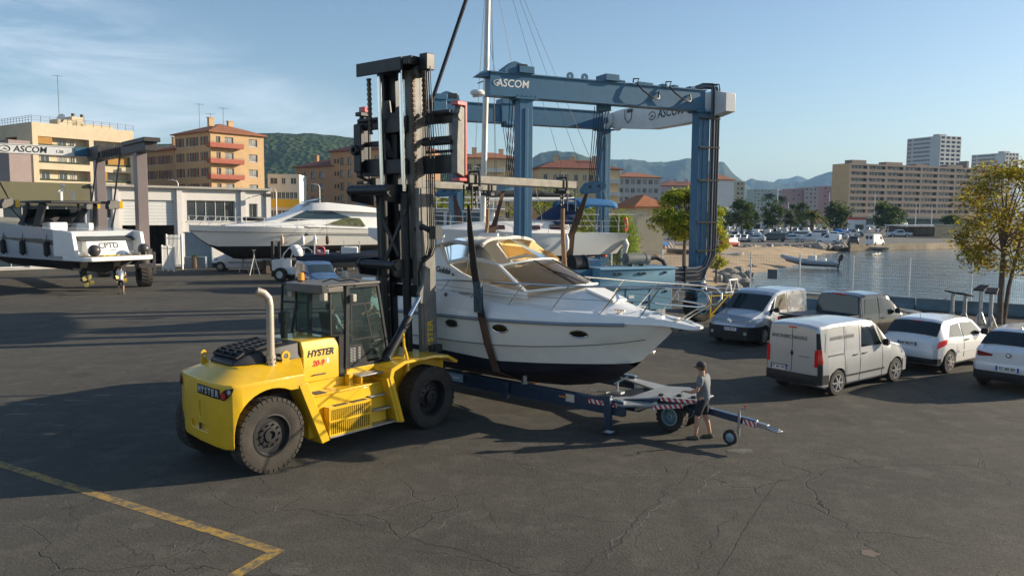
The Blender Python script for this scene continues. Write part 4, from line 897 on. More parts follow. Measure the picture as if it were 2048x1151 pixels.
# ------------------------------------------------------------------ slings
def sling(label,x,near,mtn,mtw,w,loopm):
    t=thing('lifting_sling',label,'sling',BO,BA,'lifting slings round the cabin cruiser')
    bs,zr,bk,zk2,bc,zc,zk=hull(x); e=.035
    ny=near[0]; fy=near[1]; z0=5.10
    def run(pts,nm,m,ww,th=.02):
        b=MB(); rings=[]
        P_=[V(p) for p in pts]
        for i,p in enumerate(P_):
            d=(P_[min(i+1,len(P_)-1)]-P_[max(i-1,0)]).normalized(); n_=V((0,-d.z,d.y)).normalized(); k=ww if not isinstance(ww,list) else ww[i]
            rings.append([p+V((-k/2,0,0))-n_*th/2,p+V((k/2,0,0))-n_*th/2,p+V((k/2,0,0))+n_*th/2,p+V((-k/2,0,0))+n_*th/2])
        b.loft(rings); return b.build(nm,m,t)
    nx=x-.10
    run([(nx-.12,ny,z0),(nx-.10,ny+.03,4.5),(nx-.05,lerp(ny,-bs-e-.06,.5),3.6),(x,-bs-.11,zr+.05)],'near_strap',mtn,[.07,.16,w,w])
    run([(x,-bs-.11,zr+.05),(x+.1,-bk-e-.03,zk2),(x+.2,-bc-e,zc-.02),(x+.2,-bc*.5,lerp(zk,zc,.46)-e),(x+.2,0,zk-e),(x+.2,bc*.5,lerp(zk,zc,.46)-e),(x+.15,bc+e,zc-.02),(x,bk+e+.03,zk2),(x,bs+.11,zr+.05)],'belly_strap',mtw,w)
    run([(x,bs+.11,zr+.05),(x,lerp(fy,bs+e,.5),3.6),(x,fy,4.6),(x,fy,z0-.05)],'far_strap',mROPE,[w*.9,.13,.10,.10],.05)
    if loopm:
        b=MB(); b.loft([[(nx+.03-w/2-.006,-bs-.19+ .02*k,z),(nx+.03+w/2+.006,-bs-.19+.02*k,z),(nx+.03+w/2+.006,-bs-.105+.02*k,z),(nx+.03-w/2-.006,-bs-.105+.02*k,z)] for k,z in((-.8,3.28),(-.4,2.95),(.4,2.55))]); b.build('printed_sleeve',mat('blue_black_sleeve',(.02,.05,.075),.7,var=.4,vs=12,col2=(.10,.14,.16)),t)
    return t
sling('black and brown sling passing down the near side of the cruiser hull to its keel',.0,(1.28-3.27,5.30-.55-3.27),mWEBK,mWEB,.22,True)
sling('sling round the stern of the cruiser, rising to the far lifting tube behind the mast',-3.27,(1.6-3.27,5.45-3.27),mWEB,mWEB,.22,False)
# ================================================================== boat trailer
tr=thing('boat_trailer','low dark blue boat trailer with red and white striped plates under the cruiser','trailer',BO,BA)
TY=.45   # centre line
def beam(nm,p,q,w,h,m=mTRL,bv=.015): b=MB(); b.bar(p,q,w,h); return b.build(nm,m,tr,bevel=bv)
nb=beam('side_beam',(-4.6,-.98,.66),(3.45,-.86,.60),.16,.34)
fb=beam('side_beam',(-4.6,1.98,.66),(2.2,1.72,.62),.16,.34)
beam('cross_beam',(-4.2,-.9,.55),(-4.2,1.9,.55),.16,.2)
b=MB(); b.prism([(2.9,-.96),(3.45,-.95),(3.95,-.55),(4.45,.05),(4.45,.75),(4.1,1.25),(2.0,1.82),(1.75,1.66),(3.2,.95),(3.35,.1),(2.55,-.74)],(0,0,.66),(1,0,0),(0,1,0),(0,0,1),.05); dk=b.build('front_deck',mTRG,tr,bevel=.01)
b=MB(); b.loft([[(3.2,-.5,.70),(3.2,1.35,.70),(3.2,1.35,.73),(3.2,-.5,.73)],[(4.0,-.3,.82),(4.0,1.1,.82),(4.0,1.1,.85),(4.0,-.3,.85)],[(4.75,.12,.78),(4.75,.85,.78),(4.75,.85,.81),(4.75,.12,.81)]]); b.build('gooseneck_plate',mTRG,tr,bevel=.01)
b=MB(); b.prxz([(2.9,.42),(3.5,.44),(3.9,.66),(4.0,.83),(3.2,.70),(2.7,.64)],-.35,-.28); b.prxz([(2.9,.42),(3.5,.44),(3.9,.66),(4.0,.83),(3.2,.70),(2.7,.64)],1.15,1.22); b.build('gooseneck_side',mTRL,tr,bevel=.01)
b=MB(); b.bar((3.45,-.42,.50),(4.0,-.42,.74),.05,.07); b.build('steering_ram',mat('cream_paint',(.55,.52,.42),.5,dirt=.2),tr,bevel=.01)
def stripes(nm,o,ux,uy,L,h,n=7,par=tr):
    o,ux,uy=V(o),V(ux).normalized(),V(uy).normalized(); un=ux.cross(uy).normalized()*.006
    b=MB(); b.add([o,o+ux*L,o+ux*L+uy*h,o+uy*h],[(0,1,2,3)]); pl_=b.build(nm,mTXTW,par,smooth=False)
    b=MB()
    for i in range(n):
        a=L*i/n; w=L/n*.5; sl_=h*.6; q=[o+ux*min(L,a+sl_)+uy*0+un,o+ux*min(L,a+sl_+w)+un,o+ux*min(L,a+w)+uy*h+un,o+ux*a+uy*h+un]; b.add(q,[(0,1,2,3)])
    b.build('red_stripe',mRED,pl_,smooth=False)
stripes('striped_plate',(2.55,-.962,.62),(1,.014,0),(0,0,1),.75,.10,6)
stripes('striped_plate',(3.98,-.555,.62),(.64,.77,0),(0,0,1),.70,.09,6); 
stripes('striped_plate',(4.02,-.305,.775),(.87,.49,-.05),(0,0,1),.80,.09,6)
b=MB(); b.span(1.55,2.15,-.963,-.955,.56,.74); b.build('sign_plate',mat('cream_sign',(.62,.58,.48),.5),tr,smooth=False)
b=MB(); b.span(1.72,1.95,-.968,-.964,.63,.68); b.build('lettering',mat('orange_lettering',(.5,.2,.05),.5),tr,smooth=False)
b=MB(); b.span(-1.75,-1.25,-1.085,-1.07,.58,.78); b.build('sign_plate',mat('pale_blue_sign',(.30,.45,.58),.5),tr,smooth=False)
b=MB(); b.span(-1.6,-1.35,-1.09,-1.086,.66,.70); b.build('lettering',mTXTW,tr,smooth=False)
for x,y in((3.12,-1.0),(.2,-1.05)):
    b=MB(); b.span(x-.06,x+.06,y-.06,y+.06,.12 if x>3 else .42,.88 if x>3 else .5); b.span(x-.11,x+.11,y-.11,y+.11,.03,.06) if x>3 else None; b.span(x-.08,x+.08,y-.09,y+.0,.4,.8); b.build('support_leg',mTRL,tr,bevel=.008)
b=MB(); b.cyl((.68,-.95,.8),(.68,-.95,1.0),.06,14); b.cyl((.68,-.95,.8),(.68,-.95,.86),.09,14); b.build('keel_post',mALU,tr)
b=MB(); b.tube([(3.05,-.55,.85),(3.05,-.55,1.12)],.03,8); b.tube([(3.0,-.6,1.06),(3.2,-.35,1.22)],.025,8); b.span(3.0,3.25,-.72,-.55,.87,.92); b.span(2.7,2.95,-.85,-.7,.87,.91); b.build('hitch_pin',mALU,tr)
b=MB(); pass
for a_,b_,z_ in((3.88,-.15,.85),(4.2,.1,.845),(4.5,.2,.83)):
    b=MB(); b.span(a_,a_+.12,b_,b_+.11,z_-.01,z_+.035); b.build('latch',mBLK,tr,bevel=.008)
mRIML=mat('pale_blue_rim',(.25,.36,.42),.45,.3,dirt=.3)
for y in(.08,.92): big_wheel(tr,(4.05,y+.12,.345),.345,.26,-1,mRIML,20,.56,deep=.10)
for (x,y) in((-3.6,2.35),(-4.4,2.35),(-3.6,-.9),(-4.4,-.9)): big_wheel(tr,(x,y,.40),.40,.28,1 if y>0 else -1,mRIML,20,.56)
beam('bogie',(4.05,.1,.60),(4.05,1.1,.60),.24,.14); beam('bogie',(4.05,.2,.36),(4.05,1.0,.36),.12,.12)
tg=beam('tow_bar',(4.35,.42,.60),(6.05,.20,.50),.13,.15)
b=MB(); b.bar((6.05,.20,.50),(6.3,.17,.48),.12,.1); b.tube([(6.25,.17,.47),(6.45,.14,.45),(6.55,.13,.44)],.05,8); b.tube([(6.35,.16,.45),(6.48,.20,.45),(6.60,.14,.44),(6.54,.04,.44),(6.40,.08,.45)],.028,8); b.build('coupling',mALU,tr,bevel=.006)
stripes('striped_plate',(5.75,.157,.46),(1,-.13,-.05),(0,0,1),.32,.11,3,tr)
b=MB(); b.cyl((5.68,.12,.18),(5.68,.12,.72),.03,12); b.cyl((5.68,.12,.72),(5.68,.12,.80),.018,8); b.tube([(5.68,.12,.79),(5.80,.07,.80),(5.84,.05,.83)],.010,6); jk=b.build('jockey_post',mALU,tr)
b=MB(); b.cyl((5.84,.05,.83),(5.84,.05,.92),.016,8); b.build('crank_knob',mRED,jk)
b=MB(); b.lathe([(.10,-.04),(.15,-.04),(.165,-.02),(.165,.02),(.15,.04),(.10,.04),(.10,-.04)],(5.55,.0,.167),(0,1,0),24); jw=b.build('jockey_wheel',mRUB,tr)
b=MB(); b.lathe([(.10,-.03),(.07,-.035),(.03,-.05),(.0,-.05)],(5.55,.0,.167),(0,1,0),20); b.lathe([(.10,.03),(.07,.035),(.03,.05),(.0,.05)],(5.55,.0,.167),(0,1,0),20); b.bar((5.55,-.06,.167),(5.68,.10,.24),.03,.05); b.build('rim',mRIML,jw)
# ================================================================== people
def skin_obj(name,V_,E_,mt,parent,sub=2,root=0):
    me=bpy.data.meshes.new(name); me.from_pydata([p for p,r in V_],E_,[])
    o=bpy.data.objects.new(name,me); COL.objects.link(o); o.parent=parent
    sk=o.modifiers.new('skin','SKIN'); sk.use_smooth_shade=True
    for i,(p,r) in enumerate(V_):
        d=me.skin_vertices[0].data[i]; d.radius=r if isinstance(r,tuple) else (r,r); d.use_root=(i==root)
    sb=o.modifiers.new('sub','SUBSURF'); sb.levels=sb.render_levels=sub
    bpy.context.view_layer.update(); mesh_apply(o); o.data.materials.clear(); o.data.materials.append(mt)
    o.data.polygons.foreach_set('use_smooth',[True]*len(o.data.polygons))
    return o
def join_mesh(o,mb):
    import bmesh
    bm=bmesh.new(); bm.from_mesh(o.data)
    me=bpy.data.meshes.new('t'); me.from_pydata(mb.v,[],mb.f); bm.from_mesh(me); bpy.data.meshes.remove(me)
    bm.to_mesh(o.data); bm.free(); o.data.polygons.foreach_set('use_smooth',[True]*len(o.data.polygons))
def person(label,loc,rz,J,shirt,shorts,shoe,cap,h=1.0,group=None,hairm=None):
    """J: joint name -> position, x forward, y left"""
    t=thing('person',label,'person',loc,rz,group,sc=h)
    j={k:V(v) for k,v in J.items() if k[:3]!='toe'}
    Vb=[(j['pelvis'],(.105,.075)),(j['waist'],(.10,.07)),(j['chest'],(.11,.075)),(j['neck'],.055),(j['head0'],.075),(j['head1'],(.085,.1)),(j['head2'],(.07,.085))]
    E=[(0,1),(1,2),(2,3),(3,4),(4,5),(5,6)]
    for s in('l','r'):
        k=len(Vb); Vb+=[(j['hip'+s],.075),(j['knee'+s],.058),(j['calf'+s],.054),(j['ank'+s],.036)]; E+=[(0,k),(k,k+1),(k+1,k+2),(k+2,k+3)]
        k=len(Vb); Vb+=[(j['sh'+s],.046),(j['el'+s],.040),(j['fore'+s],.037),(j['wr'+s],(.026,.03)),(j['hand'+s],(.032,.022))]; E+=[(2,k),(k,k+1),(k+1,k+2),(k+2,k+3),(k+3,k+4)]
    bd=skin_obj('body',Vb,E,mSKIN,t)
    mb=MB(); f=V((1,0,0)); hd=j['head1']
    fd=j.get('face',V((1,0,0))).normalized(); sdv=V((0,0,1)).cross(fd)
    mb.tube([hd+fd*.085+V((0,0,.02)),hd+fd*.112+V((0,0,-.025)),hd+fd*.09+V((0,0,-.03))],[.01,.016,.012],6)
    mb.tube([hd+fd*.092+V((0,0,-.058))-sdv*.022,hd+fd*.098+V((0,0,-.06)),hd+fd*.092+V((0,0,-.058))+sdv*.022],[.004,.008,.004],6)
    for s in(-1,1):
        mb.ball(hd+sdv*s*.085+V((0,0,0)),.026,8,(.9,.45,1.2)); mb.ball(hd+fd*.083+sdv*s*.034+V((0,0,.018)),.013,8)
    for s in('l','r'):
        w,hn=j['wr'+s],j['hand'+s]; d=(hn-w).normalized(); e=(j['wr'+s]-j['el'+s]).normalized(); up=V((0,0,1)); sd=d.cross(up).normalized() if abs(d.z)<.9 else V((1,0,0)); nn=sd.cross(d)
        for i,(o_,ln) in enumerate(((-.027,.062),(-.009,.072),(.009,.068),(.026,.052))):
            p0=hn+sd*o_+d*.01; mb.tube([p0,p0+d*ln*.5-nn*.006,p0+d*ln*.85-nn*.026,p0+d*ln-nn*.045],[.0095,.009,.008,.006],6)
        q=w.lerp(hn,.6); sg=1 if s=='l' else -1; mb.tube([q+sd*.02*sg,q+sd*.05*sg+d*.03-nn*.01,q+sd*.055*sg+d*.06-nn*.02],[.012,.010,.007],6)
    join_mesh(bd,mb)
    # shirt
    Vs=[(j['pelvis']+V((0,0,-.10)),(.165,.125)),(j['pelvis']+V((0,0,.04)),(.170,.130)),(j['waist'],(.158,.118)),(j['chest'],(.185,.13)),(j['chest'].lerp(j['neck'],.62),(.10,.08))]; E=[(0,1),(1,2),(2,3),(3,4)]
    for s in('l','r'):
        k=len(Vs); Vs+=[(j['sh'+s]+V((0,0,-.005)),.092),(j['sh'+s].lerp(j['el'+s],.68),.064)]; E+=[(3,k),(k,k+1)]
    skin_obj('shirt',Vs,E,shirt,t)
    Vs=[(j['pelvis']+V((0,0,.03)),(.168,.128)),(j['pelvis']+V((0,0,-.06)),(.15,.12))]; E=[(0,1)]
    for s in('l','r'):
        k=len(Vs); Vs+=[(j['hip'+s]+V((0,0,-.03)),.105),(j['hip'+s].lerp(j['knee'+s],.55),.098),(j['hip'+s].lerp(j['knee'+s],.95),.085)]; E+=[(1,k),(k,k+1),(k+1,k+2)]
    skin_obj('shorts',Vs,E,shorts,t)
    for s in('l','r'):
        a=j['ank'+s]; d=V((math.cos(J.get('toe'+s,0)),math.sin(J.get('toe'+s,0)),0)); z0=a.z-.085
        b=MB(); sdv2=V((-d.y,d.x,0)); rg=[]
        for u,w_,hh in((-.085,.030,.06),(-.06,.042,.085),(0,.044,.10),(.06,.046,.075),(.13,.050,.055),(.18,.042,.045),(.205,.02,.03)):
            c=V((a.x,a.y,z0))+d*u; rg.append([c-sdv2*w_+V((0,0,.004)),c-sdv2*w_*1.05+V((0,0,.02)),c-sdv2*w_*.7+V((0,0,hh)),c+sdv2*w_*.7+V((0,0,hh)),c+sdv2*w_*1.05+V((0,0,.02)),c+sdv2*w_+V((0,0,.004))])
        b.loft(rg); b.build('shoe',shoe,t,sub=1)
    if cap:
        b=MB(); c=hd+V((0,0,.028)); prof=[(.105,0),(.107,.03),(.095,.07),(.06,.10),(.0,.112)]; b.lathe(prof,c,(0,0,1),20); b.grid(lambda u,v: c+fd*(.07+.11*v)*(1-.35*abs(2*u-1)**2)+sdv*(2*u-1)*(.085)*(1-.1*v)+V((0,0,.015-.03*v)),10,3); b.build('cap',cap,t,solid=.006)
    hb=MB(); c=hd+V((0,0,.0))-fd*.008; hb.lathe([(.086,-.05),(.098,-.01),(.101,.03),(.09,.07),(.05,.10),(0,.108)],c-fd*.006,(0,0,1),18)
    if not cap: hb.build('hair',hairm or mat('brown_hair',(.07,.045,.03),.7),t)
    else:
        hb=MB(); hb.lathe([(.080,-.055),(.094,-.02),(.099,.03)],c-fd*.008,(0,0,1),20,PI*.0,2*PI); hb.build('hair',hairm or mat('brown_hair',(.12,.07,.045),.7),t)
    return t
STAND=dict(pelvis=(0,0,.92),waist=(.0,0,1.05),chest=(.01,0,1.27),neck=(.0,0,1.45),head0=(.02,0,1.52),head1=(.03,0,1.60),head2=(.02,0,1.68),face=(1,0,-.08),
 hipl=(0,.095,.86),kneel=(.03,.12,.48),calfl=(.0,.125,.36),ankl=(-.02,.13,.09),hipr=(0,-.095,.86),kneer=(.0,-.12,.48),calfr=(-.03,-.125,.36),ankr=(-.05,-.13,.09),
 shl=(0,.19,1.38),ell=(.0,.25,1.12),forel=(.05,.25,1.04),wrl=(.12,.24,.90),handl=(.15,.235,.83),shr=(0,-.19,1.38),elr=(.0,-.25,1.12),forer=(.05,-.25,1.04),wrr=(.12,-.24,.90),handr=(.15,-.235,.83),toel=.15,toer=-.15)
mTEE=mat('grey_tshirt',(.17,.185,.20),.85,var=.15,vs=6,bump=.25,bs=14); mSHORT=mat('dark_shorts',(.022,.024,.032),.85,var=.3,bump=.25,bs=16); mSHOE=mat('dark_trainers',(.03,.03,.032),.7,col2=(.12,.12,.06)); mCAP=mat('dark_cap',(.05,.04,.055),.8)
J=dict(STAND); J.update(ankl=(.10,.16,.09),kneel=(.09,.14,.49),calfl=(.08,.15,.36),ankr=(-.14,-.14,.09),kneer=(-.02,-.12,.48),calfr=(-.08,-.13,.36),
 ell=(.06,.27,1.11),forel=(.18,.25,1.07),wrl=(.31,.20,1.06),handl=(.38,.17,1.06),elr=(.02,-.26,1.11),forer=(.12,-.24,1.06),wrr=(.25,-.20,1.02),handr=(.32,-.17,1.01),chest=(.03,0,1.27),neck=(.03,0,1.45),head0=(.05,0,1.52),head1=(.065,0,1.60),head2=(.05,0,1.68))
pm=G(1404,876); person('man in grey t-shirt, dark shorts and cap standing at the trailer tow bar',(pm[0],pm[1],.0),R(150),J,mTEE,mSHORT,mSHOE,mCAP,.985)
J=dict(STAND); J.update(ell=(.10,.24,1.12),forel=(.2,.2,1.1),wrl=(.30,.15,1.12),handl=(.36,.13,1.14),elr=(.08,-.25,1.12),forer=(.2,-.22,1.1),wrr=(.28,-.18,1.14),handr=(.34,-.16,1.18),head1=(.05,0,1.59),head2=(.06,0,1.66))
pm=G(243,588); person('man in white t-shirt and dark shorts behind the stern of the hoisted open yacht',(pm[0],pm[1],.0),R(100),J,mat('white_tshirt',(.72,.72,.75),.85,bump=.2,bs=14),mat('navy_shorts',(.03,.04,.06),.85),mSHOE,None,1.0,hairm=mat('dark_hair',(.03,.022,.018),.7))
# driver in the forklift cab
J=dict(STAND); J.update(pelvis=(0,0,.52),waist=(-.02,0,.65),chest=(-.01,0,.87),neck=(.0,0,1.05),head0=(.02,0,1.12),head1=(.03,0,1.20),head2=(.02,0,1.28),hipl=(.08,.10,.50),kneel=(.48,.13,.52),calfl=(.50,.13,.40),ankl=(.52,.13,.09),hipr=(.08,-.10,.50),kneer=(.48,-.13,.52),calfr=(.50,-.13,.40),ankr=(.52,-.13,.09),
 shl=(0,.19,.98),ell=(.12,.26,.74),forel=(.22,.22,.74),wrl=(.36,.16,.80),handl=(.43,.14,.83),shr=(0,-.19,.98),elr=(.12,-.26,.74),forer=(.22,-.22,.74),wrr=(.36,-.16,.80),handr=(.43,-.14,.83))
q=V((-1.66,.02,1.62)); person('driver in pale shirt sitting inside the forklift cab',(FK_O[0]+q.x*c_-q.y*s_,FK_O[1]+q.x*s_+q.y*c_,q.z),FK_A,J,mat('pale_shirt',(.5,.55,.6),.85),mSHORT,mSHOE,None,1.0)
# ================================================================== road vehicles
class Car:
    def __init__(s,L0,L1,wb,w,top,belt,wt,r=.32,zl=.22,arch=None,plan=None):
        s.L0,s.L1,s.wb,s.w,s.top,s.belt,s.wt,s.r,s.zl=L0,L1,wb,w,top,belt,wt,r,zl; s.ar=arch or r+.055
        s.plan=plan or [(L0,.86),(L0+.10,.94),(L0+.35,1.0),(L1-.75,1.0),(L1-.30,.93),(L1-.1,.82),(L1,.66)]
    def W(s,x): return s.w*interp(s.plan,x)[0]
    def T(s,x): return interp(s.top,x)[0]
    def B(s,x): return min(interp(s.belt,x)[0],s.T(x)-.05)
    def WT(s,x): return s.W(x)*interp(s.wt,x)[0]
    def Z0(s,x):
        z=s.zl+(.12*max(0,(s.L0+.25-x)/.25) if x<s.L0+.25 else 0)+(.05*max(0,(x-s.L1+.3)/.3) if x>s.L1-.3 else 0)
        for c in(0,s.wb):
            d=abs(x-c)
            if d<s.ar: z=max(z,s.r+math.sqrt(s.ar**2-d*d))
        return z
    def ring(s,x):
        w=s.W(x); z0=s.Z0(x); zt=s.T(x); zb=s.B(x); wt=s.WT(x)
        h=[(0,z0),(w*.9,z0),(w*.965,max(z0,s.zl+.06)),(w,max(z0,lerp(s.zl,zb,.45))),(w*.985,max(z0,lerp(s.zl,zb,.8))),(w*.955,max(z0+.002,zb)),(wt,max(z0+.004,zt-.10)),(wt*.93,max(z0+.006,zt-.035)),(wt*.55,zt+.004),(0,zt+.015)]
        return h
    def Y(s,x,z):
        h=s.ring(x)[2:8]
        for a,b in zip(h,h[1:]):
            if z<=b[1]: t=(z-a[1])/max(1e-6,b[1]-a[1]); return lerp(a[0],b[0],max(0,t))
        return h[-1][0]
    def body(s,mb,step=.05):
        n=int((s.L1-s.L0)/step); rs=[]
        for i in range(n+1):
            x=lerp(s.L0,s.L1,i/n); h=s.ring(x); rs.append([(x,-a,b) for a,b in h]+[(x,a,b) for a,b in h[::-1][1:-1]])
        mb.loft(rs)
    def side(s,mb,q,sgn,off=.008,nu=8,nv=4):
        # q: 4 corners (x,z): bottom rear, bottom front, top front, top rear
        def f(u,v):
            x=lerp(lerp(q[0][0],q[1][0],u),lerp(q[3][0],q[2][0],u),v); z=lerp(lerp(q[0][1],q[1][1],u),lerp(q[3][1],q[2][1],u),v)
            return (x,sgn*(s.Y(x,z)+off),z)
        mb.grid(f,nu,nv)
    def topg(s,mb,x0,x1,k0=.86,k1=.86,off=.012,nu=8,nv=10):
        def f(u,v):
            x=lerp(x0,x1,u); a=lerp(-1,1,v); k=lerp(k0,k1,u)*s.WT(x)
            e=.02; dz=(s.T(x+e)-s.T(x-e))/(2*e); n_=V((-dz,0,1)).normalized()*off
            return V((x,a*k,s.T(x)+.012*(1-a*a)-.025*max(0,abs(a)-.7)/.3))+n_
        mb.grid(f,nu,nv)
    def bumper(s,mb,end,z0,z1,xin,off=.018):
        pts=[]
        N_=10
        xe=s.L0 if end=='rear' else s.L1; sg=-1 if end=='rear' else 1
        xs_=[lerp(xin,xe,i/N_) for i in range(N_+1)]
        R_=[(x,-(s.W(x)+off)) for x in xs_]; 
        R_[-1]=(xe+sg*off*.4,R_[-1][1]); pl_=R_+[(xe+sg*off*1.4,R_[-1][1]*k) for k in(.7,.35,0,-.35,-.7)]+[(x,-y) for x,y in R_[::-1]]
        def f(u,v):
            i=u*(len(pl_)-1); a=pl_[int(i)]; b_=pl_[min(int(i)+1,len(pl_)-1)]; t=i-int(i)
            bul=.0+.02*math.sin(v*PI); x=lerp(a[0],b_[0],t); y=lerp(a[1],b_[1],t); nx=sg if abs(y)<s.W(xe)*.98 else 0
            return (x+nx*bul,y,max(lerp(z0,z1,v),0))
        mb.grid(f,len(pl_)-1,4)
def car_wheel(par,c,r,w,out,rimm,sp=6):
    c=V(c); b=MB(); ir=r*.66
    b.lathe([(ir,-w*.45),(r*.78,-w*.5),(r*.95,-w*.45),(r,-w*.3),(r,w*.3),(r*.95,w*.45),(r*.78,w*.5),(ir,w*.45),(ir,-w*.45)],c,(0,1,0),36)
    t=b.build('wheel',mRUB,par,ang=25)
    b=MB(); y=out*w*.40
    b.lathe([(ir+.006,y+out*.02),(ir-.012,y+out*.02),(ir-.02,y-out*.04)],c,(0,1,0),32)
    for i in range(sp):
        a=2*PI*i/sp; e=V((math.cos(a),0,math.sin(a))); b.bar(c+V((0,y,0))+e*.02,c+V((0,y+out*.004,0))+e*(ir-.01),.03+.02,.075,(0,1,0),.03,.06)
    b.lathe([(.06,y+out*.012),(.0,y+out*.02)],c,(0,1,0),12)
    m=b.build('rim',rimm,t,ang=30)
    b=MB(); b.lathe([(ir-.01,y-out*.04),(0,y-out*.05)],c,(0,1,0),24); b.build('rim_well',mBLKM,t,smooth=False)
    return t
mRIMS=mat('alloy_rim',(.55,.55,.56),.35,.7)
def arches(C,par):
    b=MB()
    for x in(0,C.wb):
        for s in(-1,1): b.lathe([(C.ar-.012,C.w*.35*s),(C.ar-.012,(C.W(x)*.955)*s),(C.ar+.02,(C.W(x)*.955)*s)],(x,0,C.r),(0,1,0),24,-PI*.05+PI*.0,PI*1.05) if 0 else b.tube([(x+ (C.ar-.02)*math.cos(a),s*C.W(x)*.80,C.r+(C.ar-.02)*math.sin(a)) for a in[PI*i/16 for i in range(17)]],C.W(x)*.15,6)
    return b
def place(A,B,wb,side,halfw,extra=0):
    """near-side wheels' ground points A (rear) and B (front) -> origin (rear axle centre), heading, scale"""
    A,B=V((A[0],A[1],0)),V((B[0],B[1],0)); d=(B-A); sc=d.length/wb; d.normalize(); left=V((-d.y,d.x,0))
    o=A+left*(halfw*sc if side<0 else -halfw*sc); return o,math.atan2(d.y,d.x),sc
def plate(par,txt,o,ux,uz,w=.52,h=.11):
    o,ux,uz=V(o),V(ux).normalized(),V(uz).normalized(); n_=ux.cross(uz)
    b=MB(); b.prism([(-w/2,-h/2),(w/2,-h/2),(w/2,h/2),(-w/2,h/2)],o,ux,uz,n_,.012); p=b.build('number_plate',mTXTW,par,smooth=False)
    b=MB()
    for s in(-1,1): b.prism([(s*w/2-s*.045,-h/2),(s*w/2,-h/2),(s*w/2,h/2),(s*w/2-s*.045,h/2)],o+n_*.012,ux,uz,n_,.002)
    b.build('plate_end',mat('plate_blue',(.02,.08,.4),.5),p,smooth=False)
    text(txt,.10,mTXTK,p,o+n_*.016,ux,uz,bold=.002,ext=.001,wscale=.82)
def handle(par,C,x,z,s):
    b=MB(); y=s*(C.Y(x,z)); b.tube([(x-.09,y,z),(x-.07,y+s*.035,z),(x+.07,y+s*.035,z),(x+.09,y,z)],.014,6); b.build('handle',mBLKM,par)
def mirror(par,C,x,z,m):
    for s in(-1,1):
        y=s*(C.Y(x,z)); b=MB(); b.loft([[(x+.02+a*.02,y+s*(.02+k),z+b_) for a,b_ in((-1,-.0),(1,-.0),(1,.05),(-1,.05))] if k==0 else [(x+dx,y+s*k,z+dz) for dx,dz in((-.05,-.05),(.06,-.04),(.05,.12),(-.05,.13))] for k in(0,.08,.20,.235)]); b.build('mirror',m,par,bevel=.015)
def seams(C,par,xs_,sides=(-1,1),z0=None,z1=None):
    b=MB()
    for s in sides:
        for x in xs_:
            za=z0 or C.Z0(x)+.05; zb=z1 or C.T(x)-.12; b.tube([(x,s*(C.Y(x,lerp(za,zb,i/8))+.001),lerp(za,zb,i/8)) for i in range(9)],.007,4)
    b.build('door_gap',mBLK,par,smooth=False)
# ---------------- silver panel van
VAN=Car(-.74,3.54,2.70,.915,[(-.74,1.74),(-.68,1.80),(-.2,1.84),(1.2,1.84),(1.62,1.79),(1.85,1.68),(2.55,1.17),(2.75,1.10),(3.20,1.01),(3.42,.90),(3.54,.72)],[(-.74,1.08),(1.2,1.08),(2.4,1.06),(2.7,.98),(3.54,.65)],[(-.74,.90),(1.6,.87),(2.5,.84),(3.0,.84),(3.54,.8)],r=.325)
o,a,sc=place(G(1688,793),G(1805,764),2.70,-1,.90)
sv=thing('panel_van','silver panel van with plain rear doors and lettering on its side, parked nearest','van',o,a,None,(sc*.985,sc*.82,sc*.91))
b=MB(); VAN.body(b); b.build('body',mSILV,sv,ang=32)
arches(VAN,sv).build('wheel_arch',mBLKM,sv)
for x in(0,2.7):
    for s in(-1,1): car_wheel(sv,(x,s*.80,.325),.325,.20,s,mRIMS,6)
b=MB(); VAN.topg(b,1.90,2.50,.9,.92); b.build('windscreen',mGLASS,sv)
for s in(-1,1):
    b=MB(); VAN.side(b,[(1.02,1.13),(1.98,1.12),(1.62,1.66),(1.06,1.70)],s); b.build('side_window',mGLASS,sv)
    b=MB(); VAN.side(b,[(2.04,1.12),(2.30,1.10),(1.95,1.45),(1.78,1.62)],s); b.build('quarter_window',mGLASS,sv)
    b=MB(); VAN.side(b,[(.35,.44),(2.1,.44),(2.1,.49),(.35,.49)],s,.012); b.build('side_trim',mBLKM,sv)
    b=MB(); VAN.side(b,[(-.42,1.02),(.22,1.02),(.22,1.06),(-.42,1.06)],s,.006); b.build('door_track',mBLKM,sv)
    for x in(.72,1.13): handle(sv,VAN,x,.97,s)
    b=MB(); VAN.side(b,[(-.74,.92),(-.62,.92),(-.66,1.62),(-.74,1.62)],s,.012); VAN.side(b,[(-.73,.45),(-.60,.45),(-.62,.92),(-.74,.92)],s,.014); b.build('tail_lamp',mBLKM,sv)
    b=MB(); VAN.side(b,[(-.74,.86),(-.60,.86),(-.63,1.22),(-.745,1.22)],s,.018); b.add([(-.748,s*.80,.78),(-.748,s*.70,.78),(-.748,s*.70,1.2),(-.748,s*.80,1.2)],[(0,1,2,3)]); b.build('tail_lens',mREDL,sv)
    # raised panels where windows would be
    b=MB(); VAN.side(b,[(-.52,1.14),(.20,1.14),(.16,1.62),(-.48,1.60)],s,.007); b.build('blank_panel',mSILV,sv)
    b=MB(); VAN.side(b,[(.34,1.14),(.86,1.14),(.84,1.66),(.36,1.64)],s,.007); b.build('blank_panel',mSILV,sv)
seams(VAN,sv,(.27,.95,2.0))
b=MB(); VAN.bumper(b,'rear',.34,.58,-.42); b.build('bumper',mBLKM,sv)
b=MB(); VAN.bumper(b,'front',.28,.62,3.05); b.build('bumper',mSILV,sv)
for s in(-1,1):
    b=MB(); VAN.side(b,[(3.0,.78),(3.42,.72),(3.36,.88),(3.05,.97)],s,.012); b.build('headlight',mWLENS,sv)
